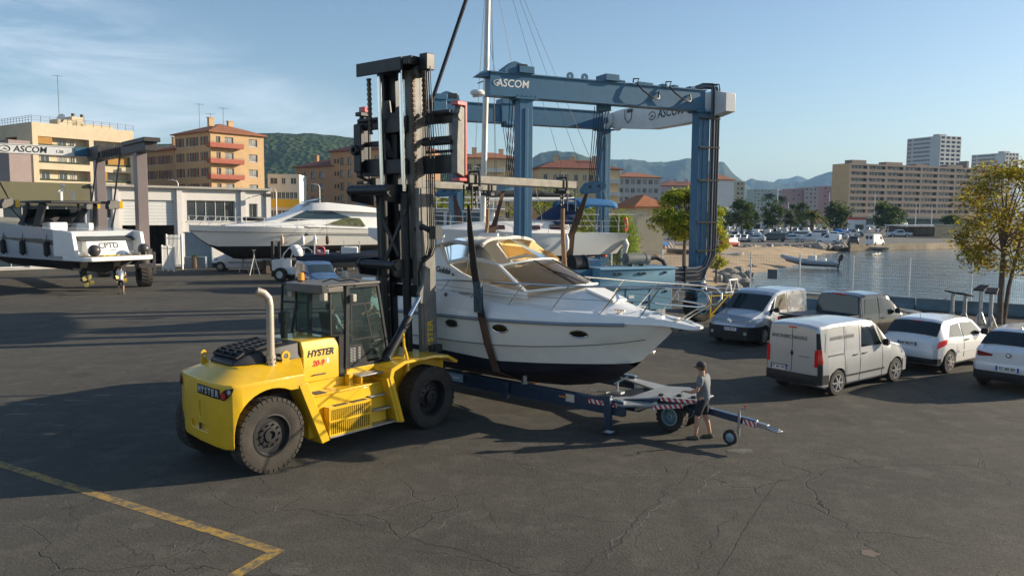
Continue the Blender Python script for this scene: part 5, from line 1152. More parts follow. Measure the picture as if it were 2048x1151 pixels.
b=MB(); b.span(-.75,-.742,-.004,.004,.6,1.72); b.span(-.752,-.742,.12,.66,.70,.735); b.build('rear_door_gap',mBLK,sv,smooth=False)
b=MB(); b.span(-.753,-.742,-.12,.12,1.70,1.735); b.build('brake_lamp',mREDL,sv)
b=MB(); b.prism([(-.05,0),(0,-.08),(.05,0),(0,.08)],(-.742,.0,1.06),(0,-1,0),(0,0,1),(-1,0,0),.015); b.build('badge',mBLK,sv)
b=MB(); b.span(-.749,-.742,-.55,-.22,1.00,1.012); b.build('rear_trim',mBLKM,sv,smooth=False)
plate(sv,'FT 001 WV',(-.742,.40,.66),(0,-1,0),(0,0,1))
text('MARTINIMECAMARINE',.135,mTXTG,sv,(-.746,.10,1.46),(0,-1,0),(0,0,1),bold=.002,ext=.002,wscale=.82)
text('MARTINIMECAMARINE',.12,mTXTG,sv,(.18,-(VAN.Y(.2,1.46)+.016),1.46),(1,0,0),(0,.12,1),bold=.002,ext=.002,wscale=.86)
mirror(sv,VAN,1.98,1.14,mBLKM)
# ---------------- grey panel van facing the camera
o2=G(1527,690); hd=R(226)
VB=Car(-.80,3.62,2.78,.925,[(-.80,1.72),(-.72,1.79),(0,1.83),(1.3,1.83),(1.72,1.76),(1.95,1.66),(2.62,1.16),(2.85,1.10),(3.30,1.00),(3.52,.88),(3.62,.70)],[(-.8,1.1),(1.2,1.1),(2.4,1.06),(2.7,.98),(3.62,.62)],[(-.8,.9),(1.6,.87),(2.5,.84),(3.0,.86),(3.62,.85)],r=.325,plan=[(-.8,.86),(-.7,.94),(-.4,1),(2.9,1.0),(3.3,.96),(3.5,.88),(3.62,.76)])
d=V((math.cos(hd),math.sin(hd),0)); lf=V((-d.y,d.x,0)); sc=1.10; o=V((o2[0],o2[1],0))-lf*.88*sc-d*2.78*sc
gv=thing('panel_van','steel grey panel van facing the camera, beside the bow of the cruiser','van',o,hd,None,sc)
b=MB(); VB.body(b); b.build('body',mGREYC,gv,ang=32); arches(VB,gv).build('wheel_arch',mBLKM,gv)
for x in(0,2.78):
    for s in(-1,1): car_wheel(gv,(x,s*.81,.325),.325,.20,s,mRIMS,10)
b=MB(); VB.topg(b,1.96,2.60,.93,.95); b.build('windscreen',mGLASS,gv)
for s in(-1,1):
    b=MB(); VB.side(b,[(1.12,1.14),(2.05,1.12),(1.72,1.64),(1.14,1.70)],s); b.build('side_window',mGLASS,gv)
    b=MB(); VB.side(b,[(2.10,1.12),(2.40,1.09),(2.02,1.45),(1.86,1.60)],s); b.build('quarter_window',mGLASS,gv)
    b=MB(); VB.side(b,[(-.40,1.20),(.86,1.20),(.84,1.62),(-.30,1.62)],s,.008); b.build('blank_panel',mGREYC,gv)
    b=MB(); VB.side(b,[(3.18,.80),(3.55,.74),(3.50,.88),(3.22,.95)],s,.014); b.build('headlight',mWLENS,gv)
    b=MB(); b.tube([(3.60,s*.0,.86),(3.60,s*.22,.83),(3.585,s*.50,.86),(3.54,s*.70,.885)],.012,6); b.build('grille_bar',mCHR,gv)
    b=MB(); b.cyl((3.58,s*.62,.45),(3.66,s*.62,.45),.06,12); b.build('fog_lamp',mWLENS,gv)
seams(VB,gv,(1.02,2.12)); 
b=MB(); VB.bumper(b,'front',.22,.68,3.0,.02); b.build('bumper',mBLKM,gv)
b=MB(); VB.bumper(b,'rear',.34,.58,-.42); b.build('bumper',mBLKM,gv)
b=MB(); b.tube([(3.62,-.10,.80),(3.64,0,.87),(3.62,.10,.80)],.014,6); b.tube([(3.62,-.10,.86),(3.64,0,.93),(3.62,.10,.86)],.014,6); b.build('badge',mCHR,gv)
b=MB(); b.tube([(1.75,0,1.8),(1.62,0,2.02)],.006,5); b.build('aerial',mBLK,gv)
plate(gv,'FX 738 HT',(3.655,.08,.58),(0,1,0),(0,0,1))
for x in(1.2,): handle(gv,VB,x,1.0,1)
mirror(gv,VB,2.12,1.14,mBLKM)
# ---------------- black pickup
PK=Car(-1.25,4.70,3.55,1.0,[(-1.25,1.16),(.60,1.18),(.64,1.20),(.72,1.86),(1.0,1.92),(1.9,1.92),(2.25,1.84),(2.95,1.30),(3.2,1.26),(4.2,1.18),(4.5,1.08),(4.70,.85)],[(-1.25,1.08),(.6,1.1),(3.0,1.16),(4.7,.8)],[(-1.25,.96),(.6,.96),(.75,.84),(2.2,.82),(2.95,.86),(4.7,.85)],r=.39,zl=.38,arch=.47,plan=[(-1.25,.93),(-1.1,.98),(3.9,1),(4.5,.94),(4.7,.8)])
q=G(1553,668,.50); hd=R(30); d=V((math.cos(hd),math.sin(hd),0)); lf=V((-d.y,d.x,0)); sc=1.08; o=V((q[0],q[1],0))+d*1.25*sc-lf*.95*sc
pk=thing('pickup_truck','black pickup truck with covered load bed, parked behind the silver van','pickup',o,hd,None,sc)
b=MB(); PK.body(b); b.build('body',mBLKC,pk,ang=30); arches(PK,pk).build('wheel_arch',mBLKM,pk)
for x in(0,3.55):
    for s in(-1,1): car_wheel(pk,(x,s*.86,.39),.39,.26,s,mRIMS,5)
b=MB(); PK.topg(b,2.28,2.92,.93,.95); b.build('windscreen',mGLASS,pk)
b=MB(); PK.topg(b,.645,.715,.95,.88,.02,4,8); b.build('rear_window',mGLASS,pk)
for s in(-1,1):
    b=MB(); PK.side(b,[(.86,1.24),(1.58,1.24),(1.56,1.76),(.92,1.74)],s); b.build('side_window',mGLASS,pk)
    b=MB(); PK.side(b,[(1.66,1.24),(2.66,1.22),(2.20,1.72),(1.64,1.76)],s); b.build('side_window',mGLASS,pk)
    b=MB(); PK.side(b,[(-1.25,.72),(-1.16,.72),(-1.16,1.10),(-1.25,1.10)],s,.01); b.add([(-1.258,s*.92,.72),(-1.258,s*.80,.72),(-1.258,s*.80,1.1),(-1.258,s*.92,1.1)],[(0,1,2,3)]); b.build('tail_lamp',mREDL,pk)
    for x in(1.05,1.80): handle(pk,PK,x,1.08,s)
    b=MB(); PK.side(b,[(4.2,.92),(4.6,.86),(4.55,1.02),(4.25,1.10)],s,.012); b.build('headlight',mWLENS,pk)
b=MB(); b.span(-1.22,.60,-.92,.92,1.16,1.215)
for x in(-.75,-.3,.15): b.span(x-.012,x+.012,-.92,.92,1.21,1.222)
b.build('bed_cover',mat('vinyl_cover',(.022,.022,.024),.45,var=.2),pk,bevel=.012)
b=MB(); b.span(-1.40,-1.22,-.95,.95,.50,.70); b.build('rear_bumper',mCHR,pk,bevel=.03)
b=MB(); b.span(.60,.66,-.20,.20,1.87,1.91); b.build('brake_lamp',mREDL,pk,bevel=.01)
text('Laramie' if 0 else 'RAM',.12,mTXTG,pk,(2.95,-(PK.Y(2.95,1.0)+.012),1.0),(1,0,0),(0,0,1),bold=.002)
seams(PK,pk,(.76,1.62,2.75)); mirror(pk,PK,2.45,1.26,mBLKC)
# ---------------- white hatchback
HB=Car(-.68,3.36,2.54,.865,[(-.68,.86),(-.62,.98),(-.52,1.02),(-.18,1.34),(.02,1.43),(.8,1.48),(1.3,1.46),(1.7,1.36),(2.35,.98),(2.55,.93),(3.0,.84),(3.25,.74),(3.36,.58)],[(-.68,.80),(-.5,.92),(.5,.93),(2.2,.90),(3.36,.5)],[(-.68,.9),(-.5,.86),(-.1,.76),(.6,.76),(1.6,.78),(2.3,.85),(3.36,.8)],r=.31,plan=[(-.68,.80),(-.60,.88),(-.3,.98),(.2,1.0),(2.6,1.0),(3.0,.93),(3.25,.8),(3.36,.62)])
rw=G(1898,746); hd=R(37); d=V((math.cos(hd),math.sin(hd),0)); lf=V((-d.y,d.x,0)); sc=1.15; o=V((rw[0],rw[1],0))+lf*.84*sc
hb=thing('hatchback','small white hatchback with dark rear window between the silver van and white SUV','car',o,hd,None,sc)
b=MB(); HB.body(b); b.build('body',mWHTV,hb,ang=34); arches(HB,hb).build('wheel_arch',mBLKM,hb)
for x in(0,2.54):
    for s in(-1,1): car_wheel(hb,(x,s*.76,.31),.31,.19,s,mRIMS,7)
b=MB(); HB.topg(b,-.50,-.14,1.02,.98,.014); b.build('rear_window',mGLASS,hb)
b=MB(); HB.topg(b,1.72,2.32,.93,.95); b.build('windscreen',mGLASS,hb)
for s in(-1,1):
    b=MB(); HB.side(b,[(.02,.99),(.74,.96),(.72,1.33),(.22,1.30)],s); b.build('side_window',mGLASS,hb)
    b=MB(); HB.side(b,[(.80,.96),(1.98,.95),(1.55,1.30),(.78,1.34)],s); b.build('side_window',mGLASS,hb)
    b=MB(); HB.side(b,[(-.60,.70),(-.22,.82),(-.12,.96),(-.52,.90)],s,.014); b.build('tail_lamp',mREDL,hb)
    b=MB(); HB.side(b,[(.45,.55),(2.0,.53),(2.0,.58),(.45,.60)],s,.012); b.build('side_trim',mWHTV,hb)
    handle(hb,HB,.95,.86,s)
    b=MB(); HB.side(b,[(2.75,.66),(3.22,.62),(3.1,.74),(2.7,.83)],s,.012); b.build('headlight',mWLENS,hb)
b=MB(); HB.bumper(b,'rear',.30,.44,-.45,.012); b.build('bumper',mBLKM,hb)
b=MB(); HB.bumper(b,'rear',.46,.70,-.40,.016); b.build('bumper',mWHTV,hb)
b=MB(); b.span(-.17,-.10,-.16,.16,1.35,1.385); b.build('brake_lamp',mREDL,hb)
b=MB(); b.cyl((.0,0,1.43),(-.06,0,1.62),.005,5); b.build('aerial',mBLK,hb)
plate(hb,'BW 842 PY',(-.70,.0,.80),(0,-1,0),(-.1,0,1)); seams(HB,hb,(.78,),z0=.4,z1=1.30); mirror(hb,HB,1.85,.98,mBLKM)
# ---------------- white SUV at the right edge
SV=Car(-.82,3.55,2.67,.91,[(-.82,.98),(-.76,1.06),(-.62,1.10),(-.25,1.42),(-.05,1.50),(.8,1.55),(1.3,1.53),(1.8,1.42),(2.45,1.06),(2.7,1.02),(3.2,.94),(3.45,.82),(3.55,.66)],[(-.82,.92),(-.5,1.02),(2.2,1.0),(3.55,.6)],[(-.82,.9),(-.6,.86),(-.2,.74),(.6,.74),(1.6,.77),(2.4,.85),(3.55,.85)],r=.35,zl=.26,plan=[(-.82,.78),(-.72,.88),(-.4,.98),(.1,1),(2.8,1),(3.3,.93),(3.55,.7)])
rw=G(1963,766); hd=R(40); d=V((math.cos(hd),math.sin(hd),0)); lf=V((-d.y,d.x,0)); sc=1.13; o=V((rw[0],rw[1],0))-lf*.84*sc+d*.05
su=thing('sport_utility_car','white SUV with black rear window, cut off by the right edge of the photo','car',o,hd,None,sc)
b=MB(); SV.body(b); b.build('body',mWHTV,su,ang=34); arches(SV,su).build('wheel_arch',mBLKM,su)
for x in(0,2.67):
    for s in(-1,1): car_wheel(su,(x,s*.80,.35),.35,.22,s,mRIMS,5)
b=MB(); SV.topg(b,-.58,-.22,1.02,.96,.014); b.build('rear_window',mGLASS,su)
b=MB(); SV.topg(b,1.84,2.42,.93,.95); b.build('windscreen',mGLASS,su)
for s in(-1,1):
    b=MB(); SV.side(b,[(.05,1.07),(2.2,1.04),(1.7,1.36),(.25,1.40)],s); b.build('side_window',mGLASS,su)
    b=MB(); SV.side(b,[(-.72,.84),(-.42,.86),(-.35,.98),(-.70,1.0)],s,.014); b.add([(-.838,s*.70,.85),(-.842,s*.36,.88),(-.842,s*.36,.93),(-.838,s*.71,.99)],[(0,1,2,3)]); b.build('tail_lamp',mat('dark_red_lens',(.22,.012,.015),.15,coat=1),su)
    b=MB(); SV.side(b,[(-.75,.50),(-.55,.50),(-.55,.56),(-.76,.56)],s,.03); b.build('reflector',mREDL,su)
b=MB(); SV.bumper(b,'rear',.28,.50,-.40,.016); b.build('bumper',mBLKM,su)
b=MB(); SV.bumper(b,'rear',.52,.72,-.40,.018); b.build('bumper',mWHTV,su)
b=MB(); b.cyl((-.825,0,.93),(-.85,0,.935),.055,20); bd=b.build('badge',mBLK,su)
b=MB(); b.lathe([(.04,0),(.04,.003),(.0,.003)],(-.851,0,.935),(-1,0,.05),16); b.build('badge_face',mTXTW,bd)
b=MB(); b.loft([[(.15,-.02,1.50),(.15,.02,1.50),(.15,.02,1.52),(.15,-.02,1.52)],[(-.02,-.02,1.49),(-.02,.02,1.49),(-.06,.01,1.60),(-.06,-.01,1.60)]]); b.build('roof_fin',mWHTV,su,bevel=.01)
plate(su,'FZ 385 BD',(-.865,0,.60),(0,-1,0),(0,0,1)); seams(SV,su,(.9,),z0=.5,z1=1.4); mirror(su,SV,1.95,1.07,mBLKM)
# ================================================================== blue boat lift
LO,LA=(8.6,37.0,0),R(24.8)
lf=thing('boat_lift','tall blue boat lift frame on wheels holding the sailing yacht in slings','boat lift',LO,LA)
LW=8.5
def lbox(nm,x0,x1,y0,y1,z0,z1,m=mBLUE,bv=.03,par=lf): b=MB(); b.span(x0,x1,y0,y1,z0,z1); return b.build(nm,m,par,bevel=bv,seg=1)
for y,x0,x1 in((0,-10.6,.0),(LW,-11.3,-.2)):
    b=MB(); b.span(x0,x1,y-.27,y+.27,9.66,10.52); b.span(x0-.02,x1+.05,y-.33,y+.33,10.52,10.57); b.span(x0,x1,y-.33,y+.33,9.62,9.66); b.build('top_beam',mBLUE,lf)
    for x in(-9.0 if y==0 else -8.75,0):
        b=MB(); b.loft([[(x+a*.30-.0,y+c*.27,z) for a,c in((-1,-1),(1,-1),(1,1),(-1,1))] for z in(1.9,9.63)]); b.span(x-.08,x+.08,y-.30,y+.30,2.6,9.2); b.build('leg',mBLUE,lf,bevel=.015,seg=1)
        b=MB(); b.span(x-.5,x+.5,y-.36,y+.36,9.56,9.63)
        for i in range(5): b.cyl((x-.4+.2*i,y-.33,9.66),(x-.4+.2*i,y-.33,9.72),.03,6)
        b.build('leg_flange',mBLUE,lf)
        b=MB(); b.cyl((x,y,1.35),(x,y,1.95),.36,18); b.prxz([(x-.42,.55),(x+.42,.55),(x+.42,1.1),(x+.2,1.4),(x-.2,1.4),(x-.42,1.1)],y-.62,y-.5); b.span(x-.42,x+.42,y-.62,y+.3,1.15,1.4); b.build('wheel_fork',mBLUEL if 0 else mBLUE,lf,bevel=.02)
        big_wheel(lf,(x+.05,y-.18,.76),.76,.52,-1,mBLUE,24,.5,chev=.5)
    b=MB(); b.span(-8.9,-.2,y-.25,y+.25,1.95,2.55); b.build('lower_beam',mBLUE,lf,bevel=.02)
    # roof boxes on the beam
    for xx in((-9.4,) if y==0 else(-9.2,)):
        b=MB(); b.prxz([(xx-.62,10.57),(xx+.55,10.57),(xx+.50,10.86),(xx-.1,11.02),(xx-.2,11.02),(xx-.62,10.72)],y-.33,y+.25); h=b.build('winch_cover',mBLUE,lf,bevel=.01)
        lbox('opening',xx-.02,xx+.40,y-.345,y-.32,10.68,10.94,mBLK,0,h)
b=MB(); b.prism([(-.55,0),(0,0),(.05,.25),(-.2,.25)],(-10.6,-.2,10.35),(1,0,0),(0,0,1),(0,1,0),.5); b.build('beam_end_hood',mBLUE,lf)
for x in(-6.9,-6.2): b=MB(); b.lathe([(.05,-.03),(.16,-.03),(.16,.03),(.05,.03),(.05,-.03)],(x,-.1,10.68),(0,1,0),14); b.build('lifting_lug',mBLUE,lf)
for x,w in((-4.4,.3),(-3.2,.8),(-1.6,.3),(-2.2,.3),(-.7,.3)): lbox('roof_box',x-w/2,x+w/2,-.25,.1,10.572,10.68)
for x in(-3.9,-2.2):
    b=MB(); b.tube([(x,-.3,10.60),(x-.02,-.34,10.75),(x+.25,-.36,10.78),(x+.12,-.42,10.55),(x+.35,-.50,10.28),(x+.75,-.52,10.05),(x+1.15,-.50,9.95),(x+1.3,-.40,10.02),(x+1.32,-.3,10.3)],.035,7); b.build('looped_hose',mBLK,lf)
text('ASCOM',.42,mTXTW,lf,(-9.62,-.275,10.13),(1,0,0),(0,0,1),bold=.006,shear=.12)
b=MB(); b.tube([(-10.30+.16*math.cos(a),-.276,10.13+.11*math.sin(a)) for a in[.4+5.2*i/14 for i in range(15)]],.012,4); b.prism([(-.1,-.05),(0,.03),(.1,-.05),(0,-.01)],(-10.30,-.274,10.13),(1,0,0),(0,0,1),(0,-1,0),.006); b.build('logo',mTXTW,lf,smooth=False)
# white cross beam at the closed end
mWB=paint('beam_white',(.66,.67,.66),rough=.45,coat=.1,dirt=.25)
cr=MB()
prof=[(8.6,9.75,10.55),(7.6,9.62,10.62),(4.6,9.30,10.62),(2.2,9.30,10.62),(-.3,9.42,10.56),(-1.15,9.55,10.36)]
cr.loft([[(.45,y,z0),(1.0,y,z0),(1.0,y,z1),(.45,y,z1)] for y,z0,z1 in prof]); cb=cr.build('cross_beam',mWB,lf,bevel=.02)
b=MB(); b.cyl((.30,8.75,10.15),(.44,8.75,10.15),.52,24); b.cyl((1.01,8.75,10.15),(1.15,8.75,10.15),.52,24); hk=b.build('hinge_plate',mWB,lf,bevel=.02)
b=MB(); b.cyl((.22,8.75,10.15),(1.2,8.75,10.15),.17,16); b.build('hinge_pin',mBLUE,hk)
text('ASCOM',.62,mTXTK,cb,(.445,3.0,9.98),(0,-1,-.0),(0,0,1),bold=.009,shear=.15)
b=MB(); b.tube([(.44,4.55+.3*math.cos(a),9.96+.2*math.sin(a)) for a in[.3+5.4*i/18 for i in range(19)]],.022,4); b.prism([(-.2,-.1),(0,.06),(.2,-.1),(0,-.02)],(.442,4.55,9.96),(0,-1,0),(0,0,1),(-1,0,0),.008); b.build('logo',mTXTK,cb,smooth=False)
b=MB(); b.tube([(.44,7.1,10.55),(.42,7.05,10.1),(.42,6.75,9.82),(.42,6.45,10.0),(.44,6.4,10.5)],.02,5); b.box((.43,6.6,10.45),(.05,.5,.15)); b.build('hanging_cable',mBLK,cb)
# hydraulic lines down the leg, round the corner and along the lower beam
for i in range(9):
    y=-.30-.035*(i%3); x=.36+.075*(i//1)*.62
    b=MB(); zt=10.75+.10*math.sin(i*1.7); b.tube([(-.25-.06*i,-.1,10.60),(-.1,-.15,zt),(x-.05,y,zt),(x,y,zt-.25),(x,y,3.6),(x-.02,y,3.1),(x-.18-.04*i,y-.02,2.62-.03*i),(x-.7,y-.04,2.50-.075*i),(-1.9,y-.04,2.48-.075*i)],.038 if i%3 else .05,7); b.build('hydraulic_line',mBLKM if i%2 else mat('grey_hose',(.13,.15,.18),.4),lf)
for z in(9.3,8.0,6.5,4.6,3.3):
    b=MB(); b.span(-.34,.78,-.42,-.28,z-.035,z+.035); b.build('line_clamp',mBLK,lf)
b=MB(); b.span(-1.0,-.93,-.46,-.25,1.75,2.62); b.span(-1.85,-1.78,-.46,-.25,1.75,2.62); b.build('line_clamp',mBLK,lf)
b=MB(); b.tube([(-1.9,-.45,1.75),(-.9,-.5,1.68),(.1,-.55,1.72)],.09,7); b.tube([(-1.7,-.3,1.6),(-.6,-.4,1.55)],.07,7); b.build('hose_bundle',mBLK,lf)
# engine cabinets
ca=lbox('engine_cabinet',-5.6,-1.95,-.80,.75,.75,1.78,mBLUEL)
b=MB(); b.loft([[(-5.75,y0,z),(-1.85,y0,z),(-1.85,y1,z),(-5.75,y1,z)] for z,y0,y1 in((1.80,-.84,.8),(2.50,-.86,.85),(2.58,-.92,.9),(2.64,-.8,.8))]); b.build('engine_cover',mBLUEL,lf,bevel=.015)
b=MB()
for x in(-4.4,-3.15): b.span(x-.01,x+.01,-.815,-.79,.8,1.76)
b.span(-5.6,-1.95,-.875,-.84,1.77,1.80)
b.build('cabinet_gap',mBLK,ca,smooth=False)
for x,z in((-5.0,2.38),(-4.75,2.38),(-3.75,2.38),(-3.5,2.38),(-2.4,2.40),(-2.3,1.55),(-3.3,1.1),(-4.1,1.1)):
    b=MB(); b.box((x,-.88 if z>2 else -.81,z),(.16,.05,.09)); b.build('cabinet_latch',mBLK,ca,bevel=.01)
b=MB(); b.span(-4.25,-3.98,-.812,-.80,1.28,1.42); b.build('notice',mTXTW,ca,smooth=False)
b=MB(); b.cyl((-3.9,0,2.95),(-2.75,0,2.95),.26,20); b.cyl((-3.92,0,2.95),(-3.88,0,2.95),.28,20); b.cyl((-2.95,0,2.95),(-2.9,0,2.95),.275,20); b.cyl((-4.2,0,2.92),(-3.9,0,2.95),.09,10); b.span(-3.7,-3.6,-.2,.2,2.62,2.75); b.span(-3.1,-3.0,-.2,.2,2.62,2.75); sn=b.build('silencer',mat('silencer_grey',(.20,.21,.20),.6,.2,dirt=.4,var=.3),lf)
b=MB(); b.tube([(-2.75,0,2.95),(-2.3,0,3.0),(-2.0,-.1,2.85),(-1.9,-.2,2.6)],.09,9); b.build('silencer_pipe',mBLK,sn)
b=MB(); b.cyl((-6.5,.2,2.72),(-5.95,.2,2.72),.38,20); b.cyl((-6.55,.2,2.72),(-6.48,.2,2.72),.46,20); b.cyl((-5.98,.2,2.72),(-5.92,.2,2.72),.46,20); b.build('hose_reel',mBLK,lf)
lbox('reel_housing',-5.9,-4.6,.9,2.2,2.0,2.9,mBLUEL)
b=MB(); b.cyl((-.1,LW-.45,2.62),(-.1,LW-.45,3.0),.14,12,.10); b.build('warning_lamp',mat('orange_lens',(.75,.13,.03),.3),lf)
# yellow guard frame near the wheel
b=MB(); 
for p,q_ in(((-.2,-1.3,.3),(-.2,-1.3,1.35)),((1.9,-1.3,.3),(1.9,-1.3,1.35)),((-.2,-1.3,1.3),(1.9,-1.3,1.3)),((-.2,-1.3,.4),(1.9,-1.3,.4)),((-.2,-1.3,.4),(.8,-1.3,1.3)),((.8,-1.3,1.3),(1.9,-1.3,.4))): b.bar(p,q_,.05,.05)
b.build('guard_frame',mYEL,lf,smooth=False)
# trolleys, cables, hook blocks
HB_=[(-5.0,1.15,6.1,0),(-9.05,1.2,6.15,0),(-9.7,LW-1.35,6.0,1),(-6.0,LW-1.4,6.0,1)]
for x,y,z,far in HB_:
    yb=LW if far else 0; s=-1 if far else 1
    b=MB(); b.span(x-.35,x+.35,yb-.42,yb+.42,10.58,10.86); b.span(x-.35,x+.35,yb+s*.30-.06,yb+s*.30+.06,9.4,10.7); b.cyl((x-.2,yb+s*.42,9.55),(x+.2,yb+s*.42,9.55),.18,12); b.build('trolley',mBLUE,lf,bevel=.02)
    b=MB()
    for k in range(6): xx=x-.36+.145*k; b.tube([(xx,yb+s*.45,9.6),(x-.2+.08*k,y,z+.2)],.018,5)
    b.build('hoist_cable',mBLK,lf)
    b=MB(); b.prxz([(x-.62,z-.10),(x-.5,z-.28),(x+.1,z-.22),(x+.62,z+.02),(x+.66,z+.12),(x+.55,z+.26),(x+.2,z+.32),(x-.35,z+.22)],y-.14,y+.14); h=b.build('hook_block',mBLUE if x!=-9.05 else mBLUEL,lf,bevel=.02)
    b=MB(); b.cyl((x-.2,y-.16,z+.05),(x-.2,y+.16,z+.05),.07,10); b.cyl((x+.25,y-.16,z+.08),(x+.25,y+.16,z+.08),.07,10); b.build('sheave_pin',mBLK,h)
# webbing slings under the sailing yacht
def ysl(label,x,ya,yb_,za,zb,w=.34,tw=0):
    t=thing('lifting_sling',label,'sling',LO,LA,'webbing slings of the blue boat lift')
    pts=[(x,ya,za),(x,lerp(ya,2.45,.55),lerp(za,4.0,.55)),(x,2.48,4.0),(x,2.62,3.1),(x,3.2,2.45),(x,4.2,2.2),(x,5.2,2.45),(x,5.78,3.1),(x,5.95,4.0),(x,lerp(yb_,5.95,.55),lerp(zb,4.0,.55)),(x,yb_,zb)]
    b=MB(); rg=[]; Q=[V(p) for p in pts]
    for i,p in enumerate(Q):
        d=(Q[min(i+1,len(Q)-1)]-Q[max(i-1,0)]).normalized(); n_=V((0,-d.z,d.y)).normalized(); k=w*(.45 if i in(0,len(Q)-1) else 1)
        a=.6 if i in(1,len(Q)-2) and tw else 0; e=V((math.cos(a),0,0))+n_*math.sin(a)
        rg.append([p-e*k/2-n_*.015,p+e*k/2-n_*.015,p+e*k/2+n_*.015,p-e*k/2+n_*.015])
    b.loft(rg); b.build('strap',mWEB,t); return t
ysl('brown webbing sling under the stern of the sailing yacht, in the blue lift',-5.3,1.15,LW-1.4,5.85,5.75)
ysl('brown webbing sling under the mast end of the sailing yacht, in the blue lift',-9.35,1.2,LW-1.35,5.9,5.8,tw=1)
# ================================================================== sailing yacht in the blue lift
sy=thing('sailing_yacht','white sailing yacht with tall pale mast and navy sprayhood inside the blue boat lift','sailing yacht',LO,LA)
def yhull(par,nm,st,m,mb2,wlz,nmb,caps=True):
    up=[];lo=[]
    for (x,bs,zr,bm,zm,zk) in st:
        w=min(max(wlz,zk+.01),zr-.05); 
        t=(w-zk)/(zr-zk); bw=bm*min(1,t/max(1e-3,(zm-zk)/(zr-zk)))**.6 if w<zm else lerp(bm,bs,(w-zm)/(zr-zm))
        h=[(bw,w),(lerp(bw,bs,.4)+.02,lerp(w,zr,.4)),(lerp(bw,bs,.75)+.01,lerp(w,zr,.75)),(bs,zr)]
        up.append([(x,-a,b_) for a,b_ in h]+[(x,a,b_) for a,b_ in h[::-1]])
        h=[(0,zk),(bw*.55,lerp(zk,w,.22)),(bw*.9,lerp(zk,w,.62)),(bw,w)]
        lo.append([(x,-a,b_) for a,b_ in h[::-1]]+[(x,a,b_) for a,b_ in h[1:]])
    b=MB(); b.loft(up,closed=False,caps=False)
    b.add(up[0],[list(range(len(up[0])))]); b.add(up[-1],[list(range(len(up[-1])))])
    b.add([(x,-bs,zr) for x,bs,zr,*_ in st]+[(x,bs,zr) for x,bs,zr,*_ in st],[(i,i+1,len(st)+i+1,len(st)+i) for i in range(len(st)-1)])
    h_=b.build(nm,m,par,ang=45)
    b=MB(); b.loft(lo,closed=False,caps=False); b.add(lo[0],[list(range(len(lo[0])))]); b.add(lo[-1],[list(range(len(lo[-1])))]); b.build(nmb,mb2,par,ang=45)
    return h_
st=[]
for i in range(25):
    u=i/24; x=lerp(-13.6,-1.9,u); w=1.78*min(1,math.sin(min(1,u/.62)*PI/2)**.75) if u<.62 else lerp(1.78,1.42,(u-.62)/.38)
    st.append((x,max(.03,w),lerp(4.35,4.02,min(1,u*1.6)) ,max(.02,w*.92),3.15,lerp(3.7,2.55,min(1,u/.25))+(.45*max(0,(u-.6)/.4))))
st=[(x,bs,zr,bm,zm,zk) for x,bs,zr,bm,zm,zk in st]
for i,o_ in enumerate(st): pass
yh=yhull(sy,'hull',st,mGEL,mNAVY,3.0,'bottom_paint')
for ch in sy.children:
    for v in ch.data.vertices: v.co.y+=4.2
b=MB(); b.loft([[(x,4.2-w,z0),(x,4.2+w,z0),(x,4.2+w*.75,z1),(x,4.2-w*.75,z1)] for x,w,z0,z1 in((-11.2,.4,4.1,4.3),(-9.5,.95,4.05,4.55),(-6.5,1.15,4.03,4.62),(-5.0,1.15,4.03,4.55))]); b.build('cabin_top',mGEL,sy,bevel=.04)
for x0,x1 in((-9.3,-8.4),(-7.7,-6.6),(-6.1,-5.3)):
    b=MB(); b.add([(x0,4.2-1.13+.08,4.22),(x1,4.2-1.16+.06,4.22),(x1,4.2-1.08+.07,4.42),(x0,4.2-1.05+.10,4.42)],[(0,1,2,3)]); b.build('cabin_window',mat('brown_glass',(.05,.025,.03),.15,spec=.7),sy,smooth=False,solid=.02)
b=MB(); b.tube([(-9.05,4.2,4.3),(-8.88,4.2,12),(-8.75,4.2,18.5)],[.14,.13,.11],12); b.build('mast',mat('mast_aluminium',(.58,.57,.53),.4,.35),sy)
b=MB(); b.cyl((-9.05,4.2,10.30),(-9.55,4.2,10.22),.05,8); b.lathe([(.0,-.09),(.30,-.09),(.34,0),(.26,.10),(.0,.13)],(-9.45,3.9,10.36),(0,0,1),20); b.build('radar_dome',mWHT,sy)
b=MB(); b.tube([(-8.95,4.2,5.62),(-4.2,4.2,5.66)],.11,10); b.build('boom',mWHT,sy)
b=MB(); b.tube([(-8.8,4.2,5.86),(-7,4.2,5.93),(-4.4,4.2,5.84)],[.2,.18,.10],10); b.build('sail_cover',mat('dark_canvas',(.05,.055,.06),.85,var=.3,bump=.4,bs=6),sy)
b=MB(); b.tube([(-13.45,4.2,4.45),(-9.9,4.2,14.4),(-8.8,4.2,18.2)],[.085,.09,.05],8); b.build('furled_sail',mat('navy_sail_cover',(.018,.022,.028),.8),sy)
b=MB()
for a_,b_ in(((-9.0,2.55,4.1),(-8.76,4.2,18.2)),((-9.0,5.85,4.1),(-8.76,4.2,18.2)),((-9.1,2.6,4.1),(-8.9,3.3,11)),((-8.9,3.3,11),(-8.8,4.2,16)),((-2.1,3.4,4.2),(-8.74,4.2,18.2)),((-2.1,5.0,4.2),(-8.74,4.2,18.2)),((-4.4,4.2,5.7),(-8.74,4.2,18.0)),((-7.5,3.0,4.3),(-8.8,4.2,13)),((-6.5,3.0,4.3),(-8.8,4.2,17))): b.tube([a_,b_],.010,4)
b.tube([(-8.8,3.0,15),(-8.8,5.4,15)],.03,6); b.tube([(-8.9,3.2,11),(-8.9,5.2,11)],.03,6); b.build('rigging',mSTEEL,sy)
mNAV=mat('navy_canvas',(.012,.035,.10),.8,var=.2,bump=.3,bs=8)
